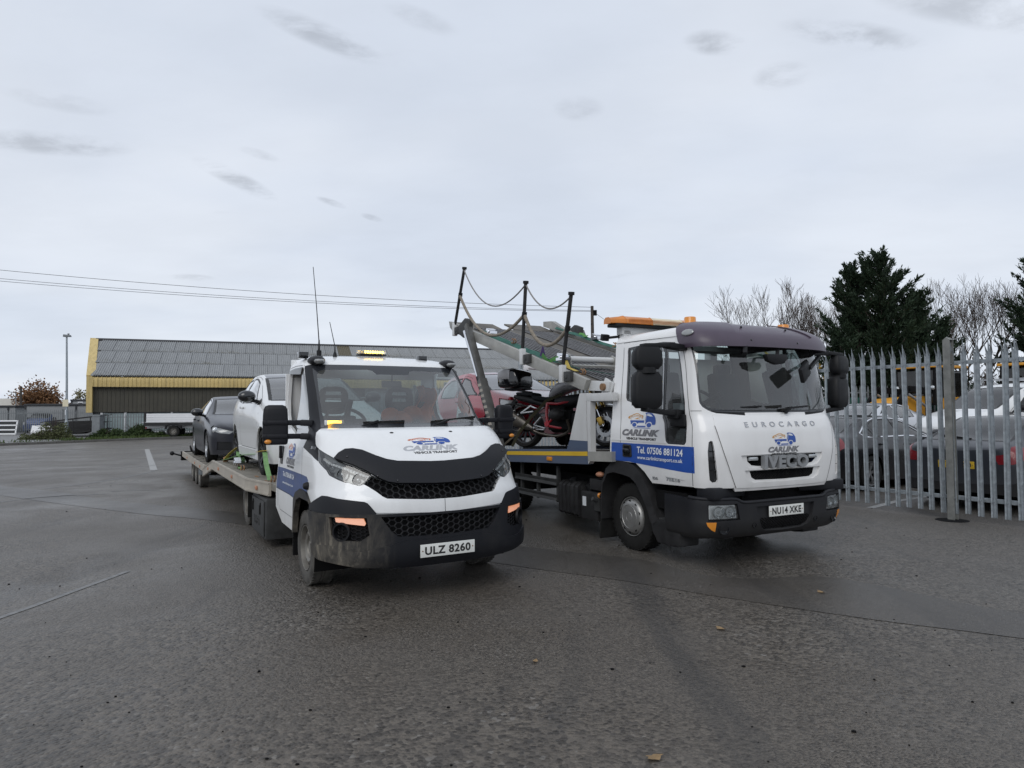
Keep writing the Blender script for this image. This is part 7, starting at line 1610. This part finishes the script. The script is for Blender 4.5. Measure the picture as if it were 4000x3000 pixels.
MB().quad((-.1, -.3, zE - .02), (BL_, -.3, zE - .02), (BL_, yR, zR - .02), (-1.1, yR, zR - .02)).build('roof_lining', 'roof_sheet_grey', roof); MB().tube([(-1.0, yR, zR + .03), (BL_ - 1., yR, zR + .03)], .12, 8).build('ridge_cap', 'cabin_trim', roof, 40); MB().quad((0, yR, zR), (BL_, yR, zR), (BL_, 2 * yR + .3, zE), (0, 2 * yR + .3, zE)).build('rear_slope', 'roof_sheet_grey', roof)
def ribbed(L, prof, pitch, d, name, mat, w0=.05, x0=0):
    xs = []
    k = int(L / pitch)
    for i in range(k): xs += [(x0 + i * pitch, 0), (x0 + i * pitch + w0 * .4, d), (x0 + i * pitch + w0 * 1.2, d), (x0 + i * pitch + w0 * 1.6, 0)]
    vs = [(x, y - dd * ny, z + dd * nz) for y, z, ny, nz in prof for x, dd in xs]; n = len(xs); fs = [(j * n + i, j * n + i + 1, (j + 1) * n + i + 1, (j + 1) * n + i) for j in range(len(prof) - 1) for i in range(n - 1)]
    return MB().add(vs, fs).build(name, mat, bd, 40, fix=False)
ribbed(BL_, [(-.30, 3.41, 1, 0), (-.31, 3.7, 1, 0), (-.30, 3.92, 1, .1), (-.25, 4.03, .8, .5), (-.12, 4.10, .3, .9)], .255, .05, 'fascia', 'fascia_yellow')
MB().box((BL_ / 2, -.2, 4.135), (BL_, .18, .05)).build('gutter', 'gloss_black', bd); MB().box((BL_ / 2, -.15, 3.40), (BL_, .3, .03)).build('fascia_soffit', 'cladding_brown', bd)
ribbed(BL_, [(-.0, 1.70, 1, 0), (-.0, 3.42, 1, 0)], .255, .03, 'wall_cladding', 'cladding_brown')
MB().box((-.17, -.16, 2.90), (.34, .32, 2.44)).build('corner_trim', 'fascia_yellow', bd)
a, b2 = Vector((-.17, -.2, 4.13)), Vector((-1.17, yR, zR + .1)); MB().bar(a + Vector((.06, 0, 0)), b2 + Vector((.06, 0, 0)), .52, .10).build('verge_trim', 'fascia_yellow', bd)
MB().add([(0, 0, 0), (0, 2 * yR, 0), (0, 2 * yR, zE), (-.9, yR, zR - .05), (0, 0, zE)], [(0, 1, 2, 3, 4)]).build('gable_wall', 'cladding_brown', bd); MB().box((BL_ / 2, 2 * yR, 2), (BL_, .1, 4.1)).build('rear_wall', 'cladding_brown', bd); MB().box((BL_ / 2, .35, .8), (BL_, .1, 1.8)).build('plinth_wall', 'cabin_grey', bd)
for i in range(16):
    x = .5 + i * 1.42; MB().box((x, .12, .95), (.13, .10, 1.5)).build('window_post', 'pvc_white', bd); MB().box((x + .71, .17, .98), (1.28, .02, 1.3)).build('window', 'pane_blue' if 'pane_blue' in M else simple('pane_blue', (.3, .38, .38), .25, coat=.5) and 'pane_blue', bd); MB().box((x + .71, .12, .32), (1.28, .1, .1)).build('window_sill', 'pvc_white', bd)
MB().cyl((8.0, -.1, 1.7), (8.0, -.1, 2.75), .055).build('rusty_pipe', 'rust', bd, 40)
# small palisade in front of the shed, concrete gate pier
def small_fence(loc, rz, L, h, label, pitch=.155, seed=0, z0=.1):
    T = empty('palisade_fence', loc, rz, label, 'fence'); m = MB()
    for i in range(int(L / pitch)): x = i * pitch; m.prism([(x - .033, z0), (x + .033, z0), (x + .033, h - .15), (x, h), (x - .033, h - .15)], 'Y', -.006, .006)
    props(m.build('pale_row', 'galv_far', T), kind='stuff')
    for z in (.35, h - .28): MB().box((L / 2, .03, z), (L, .03, .05)).build('rail', 'galv_far', T)
    for k in range(int(L / 2.75) + 1): MB().box((k * 2.75, .05, h / 2), (.08, .08, h)).build('post', 'galv_far', T)
    return T
small_fence((-26.9, 45.3, .1), R(20), 16, 1.55, 'short grey palisade fence along the foot of the yellow shed')
small_fence((-45.0, 51.5, .1), R(2), 16.2, 1.85, 'grey palisade fence in front of the portable cabins, far left', .145)
MB().box((0, 0, .75), (.5, .5, 1.45)).box((0, 0, 1.5), (.56, .56, .1)).build('gate_pier', 'galv_far', None)
props(bpy.data.objects['gate_pier'], 'square grey pier at the left corner of the yellow shed', 'pier').location = (-26.95, 44.7, 0)
# ================================================================== verge, kerb, things beyond it
KL = [(-40, 13), (-30.2, 28.6), (-26.3, 35.3), (-23.5, 40.0), (-20.7, 44.4), (-17, 46.6), (-10, 49.3), (10, 56.6), (40, 67.5)]
KS = catmull([(x, y) for x, y in KL], 8)
grass_strip = [(x - 1.1, y + .9) for x, y in KS]
simple('yard_concrete', (.12, .118, .115), .45, var=.3, vs=.8, bump=.2, bs=12)
sh = [(x - .12, y + .07, .115) for x, y in KS]; bk = [(x - 60, y + 70, .115) for x, y in KS]
props(MB().add(sh + bk, [(i, i + 1, len(sh) + i + 1, len(sh) + i) for i in range(len(sh) - 1)]).build('pavement', 'yard_concrete'), kind='structure')
kb = props(bpy.data.objects.new('kerb', None), kind='structure'); col.objects.link(kb); km = MB().box((0, 0, .055), (.905, .15, .15)).mesh('kerb_stone', 'kerb_stone', 40, .015)
acc = 0; last = Vector((*KS[0], 0))
for a, b2 in zip(KS[:-1], KS[1:]):
    A_, B_ = Vector((*a, 0)), Vector((*b2, 0)); d = (B_ - A_); L_ = d.length; d.normalize(); s = acc
    while s < L_:
        p = A_ + d * s
        if 26 < p.y < 50 and p.x < -12: o = link('kerb_stone', km, kb); o.location = p; o.rotation_euler = (0, rng.uniform(-.012, .012), math.atan2(d.y, d.x) + rng.uniform(-.01, .01))
        s += .915
    acc = s - L_
n = 9000; rgn = np.random.default_rng(3); ks = np.array(KS); seg = rgn.integers(0, len(ks) - 1, n); f = rgn.random(n)[:, None]; base = ks[seg] * (1 - f) + ks[seg + 1] * f
off = rgn.random(n) ** .8 * 1.3 + .12; keep = (base[:, 1] > 27) & (base[:, 1] < 56) & ((base[:, 1] < 35.6) | (base[:, 1] > 38.2) | (rgn.random(n) < .12))
g = np.stack([base[:, 0] - off * .86, base[:, 1] + off * .5, np.full(n, .11)], -1)[keep]; g[:, 2] += 0
props(cards(g, unit(rgn.normal(size=(len(g), 3)) * .5 + np.array([0, 0, 1])), rgn.uniform(.08, .22, len(g)), .04, rgn, 'grass', 'grass_leaf'), None, None, None, 'stuff')
def shrub(name, loc, dims, n, mat, label, cat, seed, leaf=.09, stems=14):
    r_ = np.random.default_rng(seed); T = empty(name, loc, 0, label, cat); u = unit(r_.normal(size=(n, 3))) * (r_.random((n, 1)) ** .42); u[:, 2] = abs(u[:, 2]) * (.75 + .35 * np.sin(u[:, 0] * 7 + seed)) ; P = u * np.array(dims)
    cards(P, unit(r_.normal(size=(n, 3)) + u + np.array([0, 0, .2])), r_.uniform(.7, 1.4, n) * leaf, leaf * .75, r_, 'foliage', mat, T); m = MB()
    for i in range(stems): a = r_.random() * 6.28; q = r_.random(); m.tube([(0.1 * math.cos(a), .1 * math.sin(a), 0), (dims[0] * q * .5 * math.cos(a), dims[1] * q * .5 * math.sin(a), dims[2] * .6), (dims[0] * q * math.cos(a), dims[1] * q * math.sin(a), dims[2] * 1.15 * (1.1 - .4 * q))], [.018, .012, .006], 4)
    m.build('stems', 'twig_bark', T); return T
shrub('weed_bush', (-27.5, 41.3, .1), (1.15, .8, 1.05), 2600, 'weed_leaf', 'straggly weed bush round the foot of the lamp post', 'bush', 5, .085)
shrub('weed_bush', (-28.3, 40.6, .1), (.8, .6, .45), 1200, 'weed_leaf', 'low pale weeds left of the lamp post bush', 'bush', 6, .08)
shrub('bramble', (-24.0, 43.9, .1), (1.9, .9, .75), 4200, 'bramble_leaf', 'dark green brambles in front of the short palisade fence', 'bush', 7, .1)
shrub('bramble', (-25.8, 43.4, .1), (.8, .7, .5), 1600, 'bramble_leaf', 'clump of brambles at the foot of the grey pier', 'bush', 8, .1); shrub('bramble', (-20.5, 45.6, .1), (1.6, .6, .3), 1800, 'bramble_leaf', 'low brambles under the dropside pickup', 'bush', 9, .1)
# lamp post with sign plates
lp = empty('lamp_post', (-28.55, 44, .1), 0, 'grey steel lamp post with a notice plate, left of the yellow shed', 'lamp post')
MB().cyl((0, 0, 0), (0, 0, 1.0), .115, n=12).cyl((0, 0, .95), (0, 0, 1.1), .115, .075, 12).tube([(0, 0, 1.0), (-.03, 0, 3.6), (-.09, 0, 6.5)], [.075, .065, .05], 12).build('pole', 'galv', lp, 40)
MB().prism([(-.27, 6.46), (.16, 6.46), (.12, 6.58), (-.25, 6.62)], 'Y', -.12, .12).cyl((0.02, 0, 6.6), (.02, 0, 6.68), .06).build('lantern', 'galv_far', lp, 40, .01); MB().box((-.03, -.09, 2.2), (.36, .015, .44)).build('notice_plate', 'cream_lens', lp); MB().box((-.03, -.08, 1.6), (.05, .02, .3)).build('sticker', 'print_white', lp)
# skip, access ramp, doors and window frame leaning on the fence
sk = MB(); sec = [(0, .15), (-.62, .78), (-.45, .98), (2.05, 1.05), (2.28, .78), (1.75, .35), (1.3, .15)]
sk.prism(sec, 'Y', -.8, .8); T = sk.build('skip', 'skip_black', None); T.location = (-30.5, 46.6, .1); T.rotation_euler = (0, 0, R(18)); props(T, 'black open skip standing behind the lamp post', 'skip')
rp = empty('access_ramp', (-30.4, 44.6, .12), R(12), 'black sloping ramp with handrails beside the yellow shed', 'ramp'); MB().prism([(0, .0), (3.9, .56), (3.9, .48), (0, -.05)], 'Y', -.5, .5).build('ramp_deck', 'skip_black', rp)
for s in (-.5, .5):
    MB().bar((0, s, .95), (3.9, s, 1.42), .05).bar((.3, s, .5), (3.9, s, .98), .035).build('handrail', 'skip_black', rp)
    for x in (.35, 1.5, 2.9, 3.6): MB().bar((x, s, x * .14), (x, s, .97 + x * .12), .045).build('handrail_post', 'skip_black', rp)
for x in (2.9, 3.7): MB().bar((x, 0, .45), (x, 0, -.1), .12).build('ramp_leg', 'skip_black', rp)
wf = empty('window_frame', (-37.2, 50.6, .1), R(3), 'white three-pane window frame leaning on the far left fence', 'window frame'); wf.rotation_euler = (R(-12), 0, R(3)); m = MB()
for z in (.05, .36, .70, 1.03): m.box((-.2, 0, z), (1.7, .07, .09))
for x in (.60, -1.0): m.box((x, 0, .54), (.09, .07, 1.06))
m.build('frame', 'pvc_white', wf); 
for z in (.2, .53, .86): MB().box((-.2, .01, z), (1.5, .01, .26)).build('pane', 'dark_glass', wf)
dr = empty('door_leaf', (-34.4, 50.4, .13), 0, 'white panelled door lying on its side against the left fence', 'door'); dr.rotation_euler = (R(-15), 0, 0); MB().box((0, 0, .33), (1.85, .05, .64)).build('leaf', 'pvc_white', dr)
for z in (.2, .45): MB().box((-.35, -.03, z), (.5, .012, .1)).build('panel', 'print_white', dr, 40, .004); MB().box((.3, -.03, z), (.44, .012, .13)).build('glazing', 'dark_glass', dr); MB().box((.72, -.03, z), (.2, .012, .13)).build('glazing', 'dark_glass', dr)
# cabins, sheds
def cabin(loc, dims, rz, label, mat='cabin_grey', trim='cabin_trim', posts=(0, .46, 1), name='portable_cabin', wins=(), cat='cabin'):
    T = empty(name, loc, rz, label, cat); L_, d, h = dims; MB().box((L_ / 2, d / 2, h / 2), (L_, d, h)).build('wall', mat, T); MB().box((L_ / 2, d / 2, h + .05), (L_ + .2, d + .2, .16)).build('roof', trim, T, 40, .02)
    for f in posts: MB().box((L_ * f, -.03, h / 2), (.13, .06, h)).build('downpipe', trim, T)
    for x, z, w, hh in wins: f = MB().box((x, -.02, z), (w, .05, hh)).build('window', 'pvc_white', T); MB().box((x, -.05, z), (w * .85, .02, hh * .4)).build('pane', 'dark_glass', f)
    return T
cabin((-39.7, 56, .1), (9, 3, 2.2), 0, 'long grey portable cabin with black roof edge behind the left fence'); cabin((-46.5, 56.5, .1), (5.6, 3, 2.1), 0, 'grey cabin at the far left edge behind the fence', posts=(.3, .9))
cabin((-42.35, 66, .1), (1.9, 3, 2.75), 0, 'small grey cabin with a white window above the black roof edge', posts=(0,), wins=((.85, 2.5, .5, .3),)); 
bs = cabin((-45.0, 72, .1), (3, 4, 2.75), 0, 'dark blue metal shed with chimney next to the yellow shed', 'shed_blue', 'shed_blue', (0,), 'metal_shed', cat='shed'); MB().prism([(-.1, 2.8), (3.2, 2.8), (3.0, 3.45), (.9, 3.45)], 'Y', -.2, 4.2).build('pitched_roof', 'shed_blue', bs); MB().cyl((.6, 1, 3.2), (.6, 1, 3.65), .12).box((.6, 1, 3.68), (.34, .34, .08)).build('chimney', 'chassis_black', bs)
wr = empty('warehouse', (-62, 75, .1), 0, 'pale roofed warehouse at the far left edge', 'building'); MB().box((4, 4, 1.2), (8, 8, 2.4)).build('wall', 'cabin_grey', wr); MB().prism([(-.2, 2.42), (8.2, 2.42), (7.5, 3.2), (.5, 3.2)], 'Y', -.2, 8.2).build('roof', 'roof_white', wr)
BLUE, _s = make_car('parked_van', (-38.4, 56.6, .1), R(-80), 'dark blue car parked behind the fence gap at far left', 'car', None, VAN, 'blue_paint', 1.5, -1.4, .33, [[(1.1,1.18),(.55,1.66),(.12,1.74),(.08,1.16)]], SCREEN(5.15, 7.15, 1.95, 1.9), None, head=[[(2.2,1.4),(3.3,1.5),(3.7,2.2),(3.2,3.5),(2.3,3.0)]], dmirror=(.95, 1.28, 'black_plastic'), scale=.9)
# dropside pickup parked on the verge (its cab is hidden behind the car on the trailer)
pk = empty('dropside_pickup', (-23.45, 44.1, .1), R(14), 'parked pickup with white dropside body beside the yellow shed', 'pickup')
for k, z in enumerate((1.02, 1.16, 1.30, 1.43)): MB().box((1.85, -.95, z), (3.3, .03, .125)).build('dropside_plank', 'pvc_white', pk)
MB().box((1.75, 0, .95), (3.6, 1.9, .06)).box((1.75, .95, 1.22), (3.5, .03, .5)).build('load_bed', 'alu', pk); MB().box((.1, -.0, 1.24), (.1, 1.9, .72)).build('tailboard', 'skip_black', pk); MB().box((1.8, -.93, .82), (3.5, .05, .2)).build('side_beam', 'skip_black', pk); MB().box((1.8, 0, .62), (3.6, .8, .14)).build('chassis', 'alu', pk)
for s in (-1, 1): wheel(pk, (1.75, s * .82, .36), .36, .22, .22, 'steel', s); wheel(pk, (5.2, s * .82, .36), .36, .22, .22, 'steel', s); MB().prism([(1.25, .5), (1.3, .72), (1.5, .83), (2.0, .83), (2.2, .72), (2.25, .5), (2.18, .5), (2.12, .68), (1.95, .78), (1.55, .78), (1.38, .68), (1.32, .5)], 'Y', s * .7, s * .98).build('mudguard', 'black_plastic', pk)
MB().prism([(3.75, .5), (6.2, .5), (6.25, 1.05), (5.5, 1.25), (5.0, 1.95), (3.85, 2.0)], 'Y', -.92, .92).build('cab', 'white_paint_car', pk, 40, .06); MB().prism([(4.3, 1.3), (5.3, 1.3), (4.9, 1.8), (4.3, 1.82)], 'Y', -.93, .93).build('door_window', 'dark_glass', pk); MB().box((.15, -.75, .6), (.08, .15, .12)).build('tail_light', 'red_lens', pk)
# broadleaf trees far left, poles, wires
def broadleaf(loc, dims, n, mat, label, seed, leaf, clumps=22):
    r_ = np.random.default_rng(seed); T = empty('broadleaf_tree', loc, 0, label, 'tree'); c = unit(r_.normal(size=(clumps, 3))) * (r_.random((clumps, 1)) ** .5) * np.array(dims) * .8 + np.array([0, 0, dims[2] * 1.0]); c[:, 2] = np.maximum(c[:, 2], .5)
    k = r_.integers(0, clumps, n); P = c[k] + r_.normal(size=(n, 3)) * np.array(dims) * .19; P[:, 2] = np.maximum(P[:, 2], .2); cards(P, unit(r_.normal(size=(n, 3))), r_.uniform(.7, 1.3, n) * leaf, leaf * .7, r_, 'crown', mat, T); m = MB(); m.tube([(0, 0, 0), (.1, 0, dims[2] * .6), (0, 0, dims[2] * 1.2)], [.3, .2, .06], 7)
    for q in c: m.tube([(0, 0, dims[2] * .35), tuple(q * np.array([.5, .5, .7])), tuple(q)], [.12, .07, .025], 4)
    m.build('trunk', 'trunk_bark', T); return T
broadleaf((-51.9, 75.5, .1), (3.0, 2.4, 2.55), 5200, 'autumn_leaf', 'round tree with rust brown autumn leaves behind the cabins', 2, .24, 30)
broadleaf((-63.6, 101, .1), (1.5, 1.4, 2.5), 700, 'pale_leaf', 'thin pale tree beyond the lamp post', 3, .3, 12); broadleaf((-61.3, 74, .1), (2.2, 1.6, 2.0), 700, 'pale_leaf', 'sparse greyish tree at the left edge', 6, .25, 12)
def pole(loc, h, label, name='utility_pole', arm=True):
    T = empty(name, loc, 0, label, 'pole'); MB().cyl((0, 0, 0), (-.04, 0, h), .15, .1, 10).build('shaft', 'wood_pole', T, 40)
    if arm: MB().box((.16, 0, h - .45), (.2, .2, .35)).build('junction_box', 'chassis_black', T); MB().box((-.1, -.12, h - 1.2), (.06, .05, .06)).build('step_iron', 'chassis_black', T)
    return T
pole((5.35, 45, 0), 8.5, 'dark wooden utility pole rising behind the raised deck'); pole((-50.1, 70, 0), 4.4, 'dark wooden pole in front of the brown tree', arm=False)
T = empty('street_lamp', (-47.7, 66, 0), 0, 'thin distant street lamp in front of the brown tree', 'lamp post'); MB().cyl((0, 0, 0), (-.05, 0, 3.7), .06, .04, 8).bar((-.05, 0, 3.68), (-.75, 0, 3.74), .12, .06).build('pole', 'galv_far', T)
def wire(name, P, r, label):
    a, b2, c = [np.array(p) for p in P]; t = np.linspace(0, 1, 33)[:, None]; k = np.clip((b2[0] - a[0]) / (c[0] - a[0]), .1, .9); ctrl = (b2 - a * (1 - k) ** 2 - c * k ** 2) / (2 * k * (1 - k)); q = a * (1 - t) ** 2 + 2 * ctrl * t * (1 - t) + c * t ** 2
    props(MB().tube([tuple(v) for v in q], r, 5).build(name, 'chassis_black'), label, 'wire', 'overhead wires')
wire('overhead_wire', [(-44.9, 37.8, 11.55), (-15.8, 42.2, 9.12), (5.32, 45, 8.42)], .013, 'topmost overhead wire running from the pole to the upper left')
wire('overhead_wire', [(-44.9, 37.8, 10.95), (-15.8, 42.2, 8.72), (5.32, 45, 8.2)], .012, 'middle overhead wire below the topmost one'); wire('overhead_wire', [(-44.9, 37.8, 10.8), (-15.8, 42.25, 8.60), (5.32, 45.05, 8.15)], .012, 'lowest overhead wire running to the upper left')
wire('overhead_wire', [(5.3, 45, 8.2), (9.5, 52, 6.9), (15, 60, 5.6)], .012, 'overhead wire sloping down right from the pole')
# camera post behind the motorcycle
ct = empty('camera_post', (.20, 16, 0), 0, 'grey post with a white bullet security camera behind the motorcycle', 'security camera'); MB().cyl((0, 0, 0), (0, 0, 2.84), .045, n=12).box((0, 0, 2.84), (.2, .12, .02)).box((0, 0, 2.6), (.13, .13, .03)).build('post', 'galv', ct, 40)
MB().box((.14, -.07, 2.68), (.14, .1, .2)).build('bracket', 'pvc_white', ct, 40, .02); MB().cyl((.2, -.1, 2.66), (.58, -.22, 2.60), .06, n=14).build('camera_housing', 'pvc_white', ct, 40); MB().cyl((.58, -.22, 2.60), (.60, -.226, 2.597), .05, n=12).build('camera_lens', 'gloss_black', ct); MB().tube(catmull([(.16, -.1, 2.58), (.2, -.1, 2.3), (.28, -.08, 1.9), (.32, -.05, 1.5)]), .012, 6).build('cable', 'black_plastic', ct)
